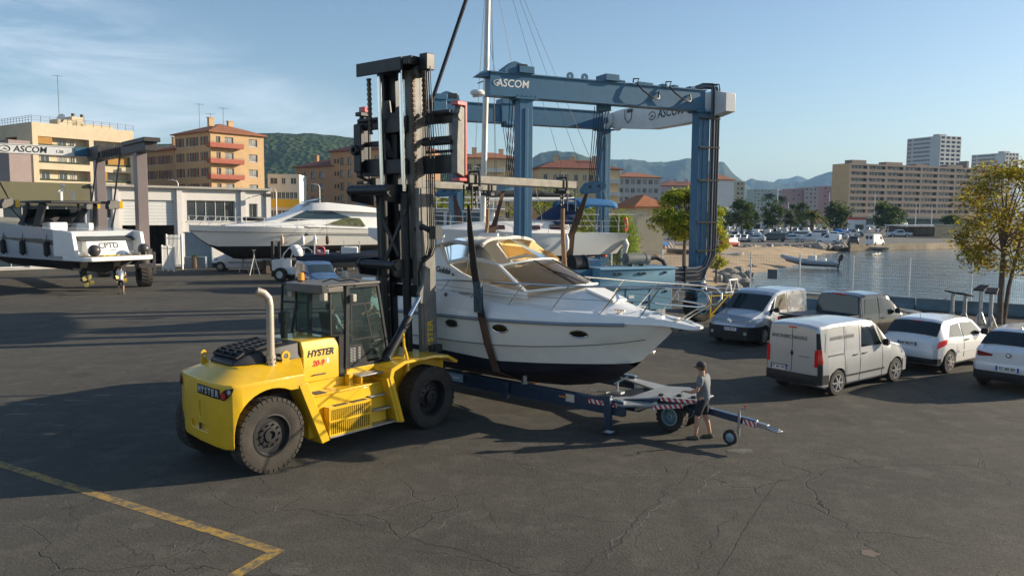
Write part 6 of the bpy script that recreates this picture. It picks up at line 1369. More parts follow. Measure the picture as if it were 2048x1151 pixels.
b=MB(); b.grid(lambda u,v:(lerp(-5.9,-4.55,u)+.0,4.2+1.15*math.cos(PI*v),4.45+(.25+.75*math.sin(u*PI*.55))*math.sin(PI*v)**.6),10,14); b.build('sprayhood',mNAV,sy,solid=.02)
b=MB(); b.grid(lambda u,v:(lerp(-4.75,-2.55,u),4.2+1.3*math.cos(PI*v),5.30+.42*math.sin(PI*v)**.7-.25*(u-.45)**2),10,14); b.build('bimini',mat('blue_canvas',(.02,.14,.34),.8,var=.2),sy,solid=.02)
b=MB()
for x in(-4.6,-3.6,-2.7): b.tube([(-3.7,2.95,4.2),(x,2.92,5.30)],.016,5); b.tube([(-3.7,5.45,4.2),(x,5.48,5.30)],.016,5)
for x in(-12.5,-11,-9.5,-8,-6.5,-5,-3.5,-2.1):
    for s in(-1,1):
        q_=min(st,key=lambda k:abs(k[0]-x)); b.cyl((x,4.2+s*(q_[1]-.06),q_[2]),(x,4.2+s*(q_[1]-.06),q_[2]+.62),.014,5)
for s in(-1,1):
    for h_ in(.35,.61): b.tube([(q_[0],4.2+s*max(.05,q_[1]-.06),q_[2]+h_) for q_ in st],.008,4)
b.build('guard_rail',mSS,sy)
b=MB(); b.tube([(-2.05,3.0,4.78),(-2.0,2.95,4.55),(-2.0,2.95,4.3),(-2.05,3.0,4.15)],.09,8); b.build('lifebuoy',mat('orange_foam',(.65,.09,.03),.6),sy)
b=MB(); b.cyl((-3.5,2.2,4.95),(-1.6,2.2,4.93),.03,6); b.cyl((-3.5,6.2,4.95),(-1.6,6.2,4.93),.03,6); b.cyl((-2.4,3.0,4.1),(-2.4,3.0,4.95),.02,6); b.build('solar_arch',mSS,sy)
for x in(-5.62,-8.7):
    b=MB(); b.tube([(x,2.34,4.02),(x,2.34,3.92),(x,2.36,3.75),(x,2.38,3.35),(x,2.40,3.2)],[.02,.05,.12,.12,.03],10); b.build('fender',mWHT,sy)
b=MB(); b.tube([(-2.02,3.1,3.75),(-1.85,3.2,3.5),(-1.8,3.4,3.0)],[.12,.16,.10],10); b.build('stern_fender',mWHT,sy)
b=MB(); b.prxz([(-8.6,2.6),(-6.4,2.6),(-6.8,1.0),(-8.2,1.0)],4.08,4.32); b.build('keel',mNAVY,sy,bevel=.05)
# ladder beside the lift
t=thing('ladder','white ladder leaning beside the stern of the sailing yacht','ladder',LO,LA)
b=MB()
for y in(8.9,9.3): b.bar((.9,y,.3),(.9,y,3.5),.05,.06)
for i in range(10): b.bar((.9,8.9,.5+.3*i),(.9,9.3,.5+.3*i),.03,.03)
b.build('frame',mWHT,t,smooth=False)
# ================================================================== grey boat lift on the left
GO,GA=(-24.6,53.0,0),R(130.5)
gl=thing('boat_lift','grey boat lift with white lettered cross beam holding the open yacht at the left','boat lift',GO,GA)
mGL=paint('lift_grey',(.20,.165,.165),rough=.5,coat=.1,dirt=.2); mGLD=mat('lift_dark',(.045,.042,.045),.55,dirt=.3)
GW=9.0
for y in(0,GW):
    for x in(-.15,10.3):
        b=MB(); b.loft([[(x+a*.42*k,y+c_*.34*k,z) for a,c_ in((-1,-1),(1,-1),(1,1),(-1,1))] for z,k in((2.0,.95),(8.8,.95))]); b.build('leg',mGL,gl,bevel=.02,seg=1)
        b=MB(); b.cyl((x,y,1.3),(x,y,2.05),.38,14); b.span(x-.5,x+.5,y-.45,y+.45,1.25,1.55); b.cyl((x,y,2.0),(x,y,2.5),.55,14); b.span(x-.06,x+.06,y-.75,y-.55,.8,2.3); b.build('wheel_fork',mGLD,gl,bevel=.02)
        big_wheel(gl,(x,y,.77),.77,.72,-1 if y==0 else 1,mGLD,20,.48,chev=.6)
    b=MB(); b.span(-2.6,12.2,y-.38,y+.38,8.8,9.35); b.span(-2.9,2.2,y-.5,y+.5,9.35,9.62); b.span(8.5,11.5,y-.55,y+.5,8.9,9.8)
    for i in range(10): b.span(3.0+.5*i,3.1+.5*i,y-.44,y+.44,8.85,9.45)
    b.build('side_beam',mGLD,gl,bevel=.02,seg=1)
    b=MB(); b.span(.2,10,y-.25,y+.25,1.7,2.1); b.build('lower_beam',mGLD,gl,bevel=.02)
b=MB(); b.span(11.4,12.1,1.4,GW+1.5,9.12,9.74); b.span(11.35,12.15,1.4,GW+1.5,9.74,9.80); gcb=b.build('cross_beam',mWB,gl,bevel=.02)
b=MB(); b.span(11.3,12.2,-.2,1.4,9.1,9.76); b.build('beam_end',mBLUE,gcb,bevel=.02)
text('ASCOM',.62,mTXTK,gcb,(11.39,4.3,9.43),(0,-1,0),(0,0,1),bold=.008,shear=.12); text('1.50',.30,mTXTK,gcb,(11.39,2.4,9.38),(0,-1,0),(0,0,1),bold=.003)
b=MB(); b.tube([(11.38,5.9+.34*math.cos(a),9.43+.22*math.sin(a)) for a in[.3+5.4*i/18 for i in range(19)]],.022,4); b.prism([(-.2,-.1),(0,.06),(.2,-.1),(0,-.02)],(11.388,5.9,9.43),(0,-1,0),(0,0,1),(-1,0,0),.008); b.build('logo',mTXTK,gcb,smooth=False)
for x,y in((2.5,1.0),(2.5,GW-1.9),(8.6,1.0)):
    yb=0 if y<4 else GW; s=1 if y<4 else -1
    b=MB(); 
    for k in range(4): b.tube([(x-.2+.13*k,yb+s*.5,8.9),(x-.15+.1*k,y,5.7)],.02,4)
    b.build('hoist_cable',mGLD,gl)
    b=MB(); b.prism([(-.5,-.3),(.4,-.3),(.55,.1),(.3,.35),(-.3,.3),(-.55,-.05)],(x,y,5.4),(.6,-.8,0),(0,0,1),(.8,.6,0),.3); h=b.build('hook_block',mat('block_grey',(.10,.095,.09),.6),gl,bevel=.03)
    b=MB(); b.box((x+.38,y-.5,5.42),(.2,.25,.5)); b.build('yellow_end',mYEL,h,bevel=.02)
# slings
for lab,x,dy in(('dark blue sling round the near end of the open yacht in the grey lift',2.2,.4),('dark blue sling round the far end of the open yacht in the grey lift',8.6,2.2)):
    t=thing('lifting_sling',lab,'sling',GO,GA,'slings of the grey boat lift'); b=MB(); w=.34; rg=[]
    Q=[V(p) for p in((x,1.0,5.2),(x,.86,4.0),(x,1.05,2.8),(x,1.6,1.8),(x,3.3,1.1),(x,5.0,1.8),(x,5.6,2.8),(x,5.84,4.0),(x,GW-1.9,5.2))]
    for i,p in enumerate(Q):
        d=(Q[min(i+1,8)]-Q[max(i-1,0)]).normalized(); n_=V((0,-d.z,d.y)).normalized(); k=w*(.4 if i in(0,8) else 1); rg.append([p+V((-k/2,0,0))-n_*.03,p+V((k/2,0,0))-n_*.03,p+V((k/2,0,0))+n_*.03,p+V((-k/2,0,0))+n_*.03])
    for i in range(1,8): rg[i]=[p+V((0,dy,0)) for p in rg[i]]
    b.loft(rg); b.build('strap',mat('blue_webbing',(.035,.06,.085),.8,var=.3),t)
# ------------------------------------------------------------------ open yacht
_g=Matrix.Rotation(GA,4,'Z'); _rot=R(16); _piv=V((-1,3.35,0)); _off=V((-1.4,-.55,0))
_o=_g@(_piv+_off-Matrix.Rotation(_rot,3,'Z')@_piv)
oy=thing('open_yacht','white open motor yacht with black hardtop in the grey lift, stern to the camera','yacht',(GO[0]+_o.x,GO[1]+_o.y,0),GA+_rot)
CYy=3.35; mSIL=paint('pale_grey_hull',(.50,.53,.57),rough=.2,coat=.8)
st=[]
for i in range(22):
    u=i/21; x=lerp(-.6,13.5,u); w=2.25*(1 if u<.5 else max(.03,math.cos((u-.5)/.5*PI/2)**.6)); st.append((x,w,lerp(3.75,4.55,u),w*.90,1.95,lerp(1.15,1.25,u)+max(0,u-.7)*3.0))
yhull(oy,'hull',st,mSIL,mBBOT,1.95,'bottom_paint')
for ch in oy.children:
    for v in ch.data.vertices: v.co.y+=CYy
def ob(nm,x0,x1,y0,y1,z0,z1,m,bv=.04,par=oy): b=MB(); b.span(x0,x1,CYy+y0,CYy+y1,z0,z1); return b.build(nm,m,par,bevel=bv)
b=MB(); b.prism([(-2.45,-2.2),(-2.75,-1.85),(-2.75,1.85),(-2.45,2.2),(-.3,2.32),(-.3,-2.32)],(0,CYy,1.98),(1,0,0),(0,1,0),(0,0,1),.27); b.build('swim_platform',mGEL,oy,bevel=.05)
b=MB(); b.prism([(-2.35,-2.1),(-2.6,-1.8),(-2.6,1.8),(-2.35,2.1),(-.5,2.1),(-.5,-2.1)],(0,CYy,2.255),(1,0,0),(0,1,0),(0,0,1),.015); b.build('teak_deck',mat('teak',(.28,.22,.16),.7,var=.3),oy,smooth=False)
b=MB(); b.loft([[(-1.35,CYy-1.35,2.26),(-1.35,CYy+1.3,2.26),(.6,CYy+1.3,2.26),(.6,CYy-1.35,2.26)],[(-1.0,CYy-1.30,3.15),(-1.0,CYy+1.25,3.15),(.6,CYy+1.25,3.15),(.6,CYy-1.30,3.15)]]); tg_=b.build('transom_locker',mGEL,oy,bevel=.04)
text('CPTD',.50,mTXTK,oy,(-1.128,CYy-.1,2.85),(0,-1,0),(.36,0,.93),bold=.014); b=MB(); b.box((-1.245,CYy-.3,2.56),(.02,.4,.05)); b.build('lettering',mTXTK,oy,smooth=False)
for s in(-1,1):
    b=MB(); b.prism([(-1.7,2.2),(-1.35,3.68),(-.2,3.80),(.8,3.8),(.8,2.2)],(0,CYy+s*2.02,0),(1,0,0),(0,0,1),(0,s,0),.26); b.build('stern_quarter',mGEL,oy,bevel=.05)
    for k in range(3): ob('step',-.9+.35*k,.6,1.3 if s>0 else -2.1,2.1 if s>0 else -1.3,2.25,2.5+.3*k,mGEL,.03)
b=MB(); b.grid(lambda u,v:(lerp(-1.05,2.4,u),CYy+lerp(-1.9,1.75,v),3.18+.52*math.sin(min(1,u*2.2)*PI/2)+.05*math.sin(v*9)*u),12,16); b.build('sunpad_cover',mat('grey_canvas',(.05,.058,.062),.8,var=.25,bump=.3,bs=5),oy,solid=.05)
ob('deck',2.0,12,-1.6,1.6,3.4,3.85,mGEL,.1); ob('seat',2.8,3.8,.3,1.4,3.8,4.25,mGEL,.06); ob('seat',3.0,3.8,-1.5,-.4,3.8,4.2,mGEL,.06); ob('helm_console',5.2,6.2,-1.3,1.3,3.8,4.6,mBLKM,.1)
b=MB(); b.grid(lambda u,v:(lerp(6.3,4.9,v)+.4*(1-(2*u-1)**2),CYy+lerp(-1.7,1.7,u),lerp(4.1,5.1,v)),10,4); b.build('windscreen',mGLASS,oy)
b=MB(); b.prism([(1.6,-1.9),(1.6,1.9),(3.5,2.1),(6.2,1.7),(6.2,-1.7),(3.5,-2.1)],(0,CYy,5.45),(1,0,0),(0,1,0),(0,0,1),.16); b.build('hardtop',mBLK,oy,bevel=.05)
for s in(-1,1):
    b=MB(); b.bar((3.6,CYy+s*1.85,3.8),(3.0,CYy+s*1.65,5.46),.22,.5); b.build('hardtop_post',mBLK,oy,bevel=.04)
    b=MB(); b.bar((5.6,CYy+s*1.8,4.0),(5.0,CYy+s*1.6,5.46),.12,.3); b.build('hardtop_post',mBLK,oy,bevel=.03)
b=MB(); b.tube([(3.2,CYy+.3+.35*math.cos(a),6.0+.35*math.sin(a)) for a in[PI*i/10 for i in range(11)]],.03,6); b.cyl((3.2,CYy+.3,5.6),(3.2,CYy+.3,6.6),.03,6); b.ball((3.2,CYy+.3,6.6),.13,10); b.cyl((3.1,CYy+.5,5.6),(3.1,CYy+.5,6.2),.1,8); b.cyl((3.1,CYy-.3,5.6),(3.1,CYy-.3,6.25),.07,8); b.build('mast_lights',mWHT,oy)
b=MB(); b.bar((4.4,CYy-.9,4.0),(3.6,CYy-1.3,5.1),.5,.2); b.build('folded_table',mBLK,oy,bevel=.03)
b=MB(); q_=[(.1,2.9),(8.5,3.4),(8.5,3.62),(.1,3.22)]
def osd(x,z): 
    k=min(st,key=lambda k:abs(k[0]-x)); return CYy+lerp(k[3],k[1],(z-1.95)/(k[2]-1.95))+.03
for s in(1,):
    b.grid(lambda u,v:(lerp(.0,8.8,u),osd(lerp(.0,8.8,u),3.1),lerp(2.85,3.15,v)+.35*u),20,2)
b.build('hull_window_band',mat('bronze_band',(.05,.04,.038),.25,coat=.5),oy)
for x in(7.2,4.6,1.6):
    b=MB(); z=2.6; y=osd(x,2.4)+.16; b.tube([(x,y-.1,3.9),(x,y,3.15),(x,y,3.0),(x,y,2.3),(x,y,2.15)],[.01,.02,.18,.18,.04],10); b.build('fender',mBLKM,oy)
for x,y in((-2.3,1.45),(-2.2,-1.75)):
    b=MB(); b.ball((x,CYy+y,2.62),.36,16); b.build('ball_fender',mat('charcoal_vinyl',(.06,.055,.058),.35),oy)
b=MB(); b.tube([(-2.0+.22*math.cos(a*1.7),CYy+.35+.55*math.sin(a),2.29) for a in[i*.5 for i in range(26)]],.035,5); b.build('yellow_hose',mat('yellow_hose',(.7,.5,.03),.5),oy)
for y in(-.25,-.7,-1.3,-1.7):
    b=MB(); b.tube([(-2.5,CYy+y,2.26),(-2.5,CYy+y,2.45),(-2.4,CYy+y-.12,2.5)],.018,5); b.build('boarding_rail',mSS,oy)
for y in(1.25,-.85):
    b=MB(); b.prxz([(-.9,2.0),(-.2,2.0),(.3,1.35),(-.6,1.3)],CYy+y-.2,CYy+y+.2); b.build('drive_bracket',mat('bronze_metal',(.30,.26,.20),.5,.3),oy,bevel=.03)
    b=MB(); b.loft([[(-.5+a*.28,CYy+y+c_*.12,1.5) for a,c_ in((-1,-1),(1,-1),(1,1),(-1,1))],[(-.7+a*.22,CYy+y+c_*.09,.8) for a,c_ in((-1,-1),(1,-1),(1,1),(-1,1))]]); b.tube([(-.2,CYy+y,.75),(-.7,CYy+y,.75),(-1.2,CYy+y,.75)],[.05,.14,.08],10); dv=b.build('drive_leg',mBBOT,oy,bevel=.02)
    b=MB()
    for k in range(4):
        a=PI/2*k+.5; e=V((0,math.cos(a),math.sin(a))); f_=V((0,-math.sin(a),math.cos(a))); c0=V((-1.1,CYy+y,.75)); b.add([c0+e*.06-f_*.05,c0+e*.3-f_*.16+V((-.06,0,0)),c0+e*.42+V((0,0,0)),c0+e*.3+f_*.16+V((.08,0,0)),c0+e*.06+f_*.05],[(0,1,2,3,4)])
    b.build('propeller',mat('yellow_bronze',(.50,.36,.06),.45,.3) if y<0 else mat('fouled_bronze',(.20,.17,.05),.7),dv,smooth=False,solid=.02)
# ================================================================== buildings
def facade(mb,o,ux,L,z0,z1,ops,depth=.22):
    o,ux=V(o),V(ux); n_=ux.cross(V((0,0,1)))
    xs=sorted({0,L}|{r[0] for r in ops}|{r[1] for r in ops}); zs=sorted({z0,z1}|{r[2] for r in ops}|{r[3] for r in ops})
    P_=lambda x,z,d=0:o+ux*x+V((0,0,z))-n_*d
    def op(x,z): return any(r[0]<x<r[1] and r[2]<z<r[3] for r in ops)
    for xa,xb in zip(xs,xs[1:]):
        run=None
        for za,zb in zip(zs,zs[1:]):
            if op((xa+xb)/2,(za+zb)/2):
                if run is not None: mb.add([P_(xa,run),P_(xb,run),P_(xb,za),P_(xa,za)],[(0,1,2,3)]); run=None
            elif run is None: run=za
        if run is not None: mb.add([P_(xa,run),P_(xb,run),P_(xb,z1),P_(xa,z1)],[(0,1,2,3)])
    for a,b_,c,d in ops:
        for (p,q) in(((a,c),(b_,c)),((b_,c),(b_,d)),((b_,d),(a,d)),((a,d),(a,c))): mb.add([P_(*p),P_(*q),P_(*q,depth),P_(*p,depth)],[(0,1,2,3)])
WM={}
def win_obj(par,o,ux,x,z,w,h,fr,gl,depth=.2,mul=1,sh=None,nm='window'):
    key=(round(w,2),round(h,2),fr.name,gl.name,mul,sh.name if sh else 0,depth)
    if key not in WM:
        b=MB(); f=.07; d=depth
        b.add([(0,d,0),(w,d,0),(w,d,h),(0,d,h)],[(0,1,2,3)]); b.cur=1
        b.span(0,f,d-.05,d-.005,0,h); b.span(w-f,w,d-.05,d-.005,0,h); b.span(f,w-f,d-.05,d-.005,0,f); b.span(f,w-f,d-.05,d-.005,h-f,h)
        for i in range(mul): q=w*(i+1)/(mul+1); b.span(q-.03,q+.03,d-.05,d-.005,f,h-f)
        b.span(-.06,w+.06,-.06,.0,-.07,-.005)
        if sh: b.cur=2; b.span(-w*.42,-.02,-.05,-.004,0,h); b.span(w+.02,w*1.42,-.05,-.004,0,h)
        ob=b.build(nm,[gl,fr]+([sh] if sh else []),None,smooth=False,fix=False); WM[key]=ob.data; bpy.data.objects.remove(ob)
    ob=bpy.data.objects.new(nm,WM[key]); COL.objects.link(ob); ob.parent=par
    p=V(o)+V(ux)*x+V((0,0,z)); ob.location=p; ob.rotation_euler=(0,0,math.atan2(ux[1],ux[0])); return ob
def hip(mb,C,dR,LR,dL,LL,z,h,ov=.6):
    C,dR,dL=V(C),V(dR),V(dL)
    a=[C-dR*ov-dL*ov,C+dR*(LR+ov)-dL*ov,C+dR*(LR+ov)+dL*(LL+ov),C-dR*ov+dL*(LL+ov)]
    a=[p+V((0,0,z)) for p in a]; u=[p+V((0,0,.22)) for p in a]
    if LR>=LL: r=[C+dR*min(LL/2,LR*.45)+dL*LL/2,C+dR*(LR-min(LL/2,LR*.45))+dL*LL/2]; fs=[(0,1,5,4),(1,2,5),(2,3,4,5),(3,0,4)]
    else: r=[C+dR*LR/2+dL*LR/2,C+dR*LR/2+dL*(LL-LR/2)]; fs=[(0,1,4),(1,2,5,4),(2,3,5),(3,0,4,5)]
    r=[p+V((0,0,z+h)) for p in r]
    mb.add(u+r,fs); mb.add(a+u,[(3,2,1,0)]+[(i,(i+1)%4,4+(i+1)%4,4+i) for i in range(4)])
def stucco(nm,c,**k): return mat(nm,c,.9,var=k.pop('var',.12),vs=.25,dirt=k.pop('dirt',.18),**k)
mTILE=mat('roof_tiles',(.33,.13,.065),.85,var=.35,vs=.8,bump=.6,bs=3); mTILE2=mat('dark_roof_tiles',(.20,.07,.045),.85,var=.3,vs=.8)
mFRW=mat('white_frame',(.55,.55,.53),.6); mFRB=mat('brown_frame',(.12,.07,.04),.6); mSHR=mat('red_shutter',(.18,.045,.03),.7,var=.2); mCURT=mat('curtained_glass',(.28,.28,.27),.2,spec=.6,var=.6,vs=.9)
def apartments(nm,label,C,dR,LR,LL,z0,zt,wall,roof=None,rh=2.2,opsR=(),opsL=(),fr=None,gl=None,sh=None,chim=0,group='apartment blocks beyond the boatyard',left=True,cat='apartment block',root=None,mul=1):
    """C: nearest corner; right face runs along dR, left face goes back from C"""
    dR=V((*dR,0)).normalized(); dL=V((-dR.y,dR.x,0)); t=root or thing(nm,label,cat,(C[0],C[1],0),0,group); O_=V((0,0,0)) if root is None else V((C[0],C[1],0))-root.location
    b=MB(); 
    facade(b,O_,dR,LR,z0,zt,[r[:4] for r in opsR]); facade(b,O_+dL*LL,-dL,LL,z0,zt,[r[:4] for r in opsL])
    q=[O_+dR*LR,O_+dR*LR+dL*LL,O_+dL*LL]
    for a,c in zip(q,q[1:]): b.add([a+V((0,0,z0)),c+V((0,0,z0)),c+V((0,0,zt)),a+V((0,0,zt))],[(0,1,2,3)])
    b.add([O_+V((0,0,zt-.02)),O_+dR*LR+V((0,0,zt-.02)),O_+dR*LR+dL*LL+V((0,0,zt-.02)),O_+dL*LL+V((0,0,zt-.02))],[(0,1,2,3)])
    w=b.build('wall',wall,t,smooth=False)
    if roof:
        b=MB(); hip(b,O_,dR,LR,dL,LL,zt+.003,rh); rf=b.build('roof',roof,t,smooth=False)
        for k in range(chim):
            p=O_+dR*(LR*(.25+.5*k/max(1,chim-1)))+dL*LL*(.35+.2*(k%2)); b=MB(); b.box((p.x,p.y,zt+rh*.75+.6),(1.1,.7,1.6),math.atan2(dR.y,dR.x)); b.box((p.x,p.y,zt+rh*.75+1.45),(1.3,.9,.15),math.atan2(dR.y,dR.x)); b.build('chimney',wall,rf,smooth=False)
    for ops,o_,u in((opsR,O_,dR),(opsL,O_+dL*LL,-dL)):
        for r in ops:
            k=r[4] if len(r)>4 else 0
            win_obj(t,o_,u,r[0],r[2],r[1]-r[0],r[3]-r[2],fr or mFRW,(mCURT if k==2 else gl or mWIN),.2,mul,sh if k==1 else None)
    return t,O_,dR,dL
def antenna(par,p,h,rz=0):
    b=MB(); p=V(p); b.cyl(p,p+V((0,0,h)),.05,5)
    for i in range(5): q=p+V((0,0,h-.15)); e=V((math.cos(rz),math.sin(rz),0)); s=V((-e.y,e.x,0)); c=q+e*(i-2)*.35; b.bar(c-s*.5,c+s*.5,.04,.04)
    b.bar(p+V((0,0,h-.15))-V((math.cos(rz),math.sin(rz),0))*.9,p+V((0,0,h-.15))+V((math.cos(rz),math.sin(rz),0))*.9,.04,.04); b.build('antenna',mSTEEL,par,smooth=False)
# cream block with deep loggias
mCRM=stucco('cream_render',(.56,.47,.33))
ops=[]
for z0,z1 in((16.3,17.9),(13.4,15.3),(10.4,12.3),(7.4,9.3)): ops+=[(.9,9.6,z0,z1),(10.4,17.2,z0,z1)]
opl=[(3.0,7.4,z0,z1) for z0,z1 in((16.2,18.0),(13.2,15.2),(10.2,12.2),(7.2,9.2))]
C=px_at(72,137),137
t=thing('apartment_block','cream apartment block with long balconies and roof railing behind the grey boat lift','apartment block',(*C,0),0,'apartment blocks beyond the boatyard')
dR=V((.57,.82,0)).normalized(); dL=V((-dR.y,dR.x,0))
b=MB(); facade(b,(0,0,0),dR,18,0,20.2,ops,1.5); facade(b,dL*13,-dL,13,0,20.2,opl,1.2)
for a,c in((dR*18,dR*18+dL*13),(dR*18+dL*13,dL*13)): b.add([a,c,c+V((0,0,20.2)),a+V((0,0,20.2))],[(0,1,2,3)])
b.add([V((0,0,19.6)),dR*18+V((0,0,19.6)),dR*18+dL*13+V((0,0,19.6)),dL*13+V((0,0,19.6))],[(0,1,2,3)]); b.build('wall',mCRM,t,smooth=False)
n_=dR.cross(V((0,0,1)))
for i,(x0,x1,z0,z1) in enumerate(ops):
    b=MB(); p=lambda x,z,d:dR*x+V((0,0,z))-n_*d
    b.add([p(x0,z0,1.48),p(x1,z0,1.48),p(x1,z1,1.48),p(x0,z1,1.48)],[(0,1,2,3)]); b.build('loggia_back',mCRM,t,smooth=False)
    for k,xx in enumerate((x0+.9,x0+3.9,x0+5.9) if i%2==0 else(x0+.6,x0+2.9,x0+4.9)): win_obj(t,-n_*1.27,dR,xx,z0,1.5 if k<2 else .9,z1-z0-.15,mFRW,mGLB if (i+k)%3 else mCURT,.18)
    if i in(0,3,5):
        b=MB(); b.add([p(x0+.05 if i!=3 else x0+2.6,z0,.2),p(x0+2.4 if i!=3 else x1-.5,z0,.2),p(x0+2.4 if i!=3 else x1-.5,z1,.2),p(x0+.05 if i!=3 else x0+2.6,z1,.2)],[(0,1,2,3)]); b.build('wooden_screen',mat('ochre_wood',(.42,.22,.05),.8,var=.4,vs=5),t,smooth=False,solid=.06)
    b=MB(); b.bar(p(x0,z0+.08,.06),p(x1,z0+.08,.06),.1,.5); b.build('balcony_planter',mat('planter_green',(.05,.065,.035),.9,var=.5,vs=2),t,smooth=False)
for i,(x0,x1,z0,z1) in enumerate(opl):
    b=MB(); nl=(-dL).cross(V((0,0,1))); p2=lambda x,z,d:dL*(13-x)+V((0,0,z))-nl*d
    b.add([p2(x0,z0,1.18),p2(x1,z0,1.18),p2(x1,z1,1.18),p2(x0,z1,1.18)],[(0,1,2,3)]); b.build('loggia_back',stucco('red_brown_render',(.24,.09,.05)) if i==0 else mCRM,t,smooth=False)
    b=MB(); b.bar(p2(x0,z0+.3,.05),p2(x1,z0+.3,.05),.06,.6); b.build('balcony_rail',mBLK,t,smooth=False)
b=MB()
for a,c in((V((0,0,0)),dR*18),(V((0,0,0)),dL*13)):
    for h_ in(20.6,21.0,21.3): b.bar(a+V((0,0,h_)),c+V((0,0,h_)),.05,.05)
    for i in range(13): b.bar(a.lerp(c,i/12)+V((0,0,20.2)),a.lerp(c,i/12)+V((0,0,21.3)),.05,.05,(1,0,0))
b.build('roof_railing',mSTEEL,t,smooth=False)
for x,w,h_ in((8,4,1.3),(9.5,2,2.0),(13,6,.9)):
    b=MB(); p=dR*x+dL*5; b.box((p.x,p.y,20.2+h_/2),(w,3,h_),math.atan2(dR.y,dR.x)); b.build('roof_housing',mCRM,t,smooth=False)
p=dR*9.5+dL*5; b=MB(); b.cyl((p.x,p.y,21.8),(p.x,p.y,22.9),.35,8); b.cyl((p.x+1.2,p.y+.8,21.6),(p.x+1.2,p.y+.8,22.8),.35,8); b.build('chimney',mSTEEL,t); antenna(t,(p.x-2,p.y-1,20.6),9,.6)
b=MB(); p=dR*7+dL*4; b.lathe([(0,0),(.5,.06),(.9,.3)],(p.x,p.y,21.6),(-.2,-.9,.3),14); b.build('dish',mWHT,t)
# tan block with red balconies
mTAN=stucco('tan_render',(.46,.29,.15)); mTANL=stucco('ochre_render',(.52,.35,.19))
zs=[5.6,8.6,11.6,14.6,17.6]
opR=[]; 
for k,z in enumerate(zs): opR+=[(3.0,4.9,z,z+2.1,2),(8.3,10.3,z+.6,z+2.1,2),(1.2,2.1,z+.1,z+2.1,0)]
opL=[]
for z in zs:
    for x in(.9,2.4,4.3,6.0,7.6,9.4,11.0): opL.append((x,x+(1.1 if x in(4.3,9.4) else .75),z+.4,z+2.1,1 if x not in(4.3,9.4) else 0))
C2=(px_at(425,154),154)
t,O_,dR,dL=apartments('apartment_block','tan apartment block with red balconies and hipped tile roof behind the white workshop',C2,(.62,.79),11.8,13,0,20.4,mTANL,mTILE,2.4,opR,opL,sh=mSHR,chim=2)
for z in zs:
    b=MB(); n_=dR.cross(V((0,0,1))); b.prism([(-.9,-.0),(6.4,-.0),(6.4,1.3),(-.9,1.3)],(O_+V((0,0,z-.12))),dR,n_,V((0,0,1)),.16); 
    for p,q in(((-.9,1.3),(6.4,1.3)),((6.4,0),(6.4,1.3)),((-.9,0),(-.9,1.3))): b.bar(O_+dR*p[0]+n_*p[1]+V((0,0,z+.42)),O_+dR*q[0]+n_*q[1]+V((0,0,z+.42)),.09,.78)
    b.build('balcony',mat('red_balcony',(.36,.10,.06),.75,var=.2,dirt=.2),t,smooth=False)
    b=MB(); b.bar(O_+dR*-.9+n_*1.3+V((0,0,z+1.0)),O_+dR*6.4+n_*1.3+V((0,0,z+1.0)),.05,.05); b.build('rail',mBLK,t,smooth=False)
for x,y,h_ in((6,5,5),(5,8,4),(2,7,5.5)): antenna(t,O_+dR*x+dL*y+V((0,0,21)),h_,.4)
opL=[]
for z in zs[:-1]:
    for x in(.6,2.0,3.4,5.0,6.4,7.9,9.6,11,12.4): opL.append((x,x+.8,z+.3,z+2.0,1 if int(x)%2 else 0))
W2=V((*C2,0))+dL*13.05
apartments('apartment_block','lower wing of the tan block, with small red shuttered windows and tile roof',(W2.x,W2.y),(.62,.79),11.6,14,0,17.6,mTAN,mTILE,2.0,[],opL,sh=mSHR,chim=1)
# brown blocks behind the mast
mBRN=stucco('brown_render',(.42,.255,.14))
def brown_ops(L,zs):
    r=[]
    for z in zs:
        x=1.2
        while x<L-1.6:
            k=int(x*1.3)%4
            if k==0: r.append((x,x+1.3,z+.2,z+2.0,2 if int(z)%2 else 0)); x+=2.6
            elif k in(1,2): r.append((x,x+.6,z+.7,z+1.7,0)); x+=1.05
            else: r.append((x,x+1.5,z+.2,z+2.0,2)); x+=3.0
    return r
apartments('apartment_block','low brown block with tile roof left of the mast, behind the white motor yacht',(px_at(592,205),205),(.825,-.565),13.4,12,0,16.6,mBRN,mTILE2,2.4,brown_ops(13.4,(4.5,7.5,10.5,13.5)),[],chim=2,fr=mFRB)
apartments('apartment_block','taller brown block with tile roof directly behind the forklift mast',(px_at(662,197),197.5),(.825,-.565),24,13,0,20.0,mBRN,mTILE2,2.8,brown_ops(24,(4.6,7.6,10.6,13.6,16.6)),[],chim=3,fr=mFRB)
mCR2=stucco('pale_cream_render',(.58,.45,.27))
def grid_ops(L,zs,xs,w=1.2,h=1.6,kinds=(0,2,1)): return [(x,x+w,z+.5,z+.5+h,kinds[(i+j)%len(kinds)]) for j,z in enumerate(zs) for i,x in enumerate(xs) if x+w<L]
fl=lambda n,a=1.5,p=3.0:[a+p*i for i in range(n)]
t,O_,dR,dL=apartments('apartment_block','ochre block with tile roof and balconies, seen behind the sailing yacht mast',(px_at(926,200),200),(.96,.28),15.5,12,0,19.0,mCR2,mTILE,2.0,grid_ops(15.5,fl(6,.6),(1,3.4,11,13.4)),grid_ops(12,fl(6,.6),(2,5,8)),chim=2)
for z in fl(6,.6):
    b=MB(); n_=dR.cross(V((0,0,1))); b.prism([(5.2,0),(10.4,0),(10.4,1.2),(5.2,1.2)],O_+V((0,0,z)),dR,n_,V((0,0,1)),1.0); b.build('balcony',mFRW,t,smooth=False)
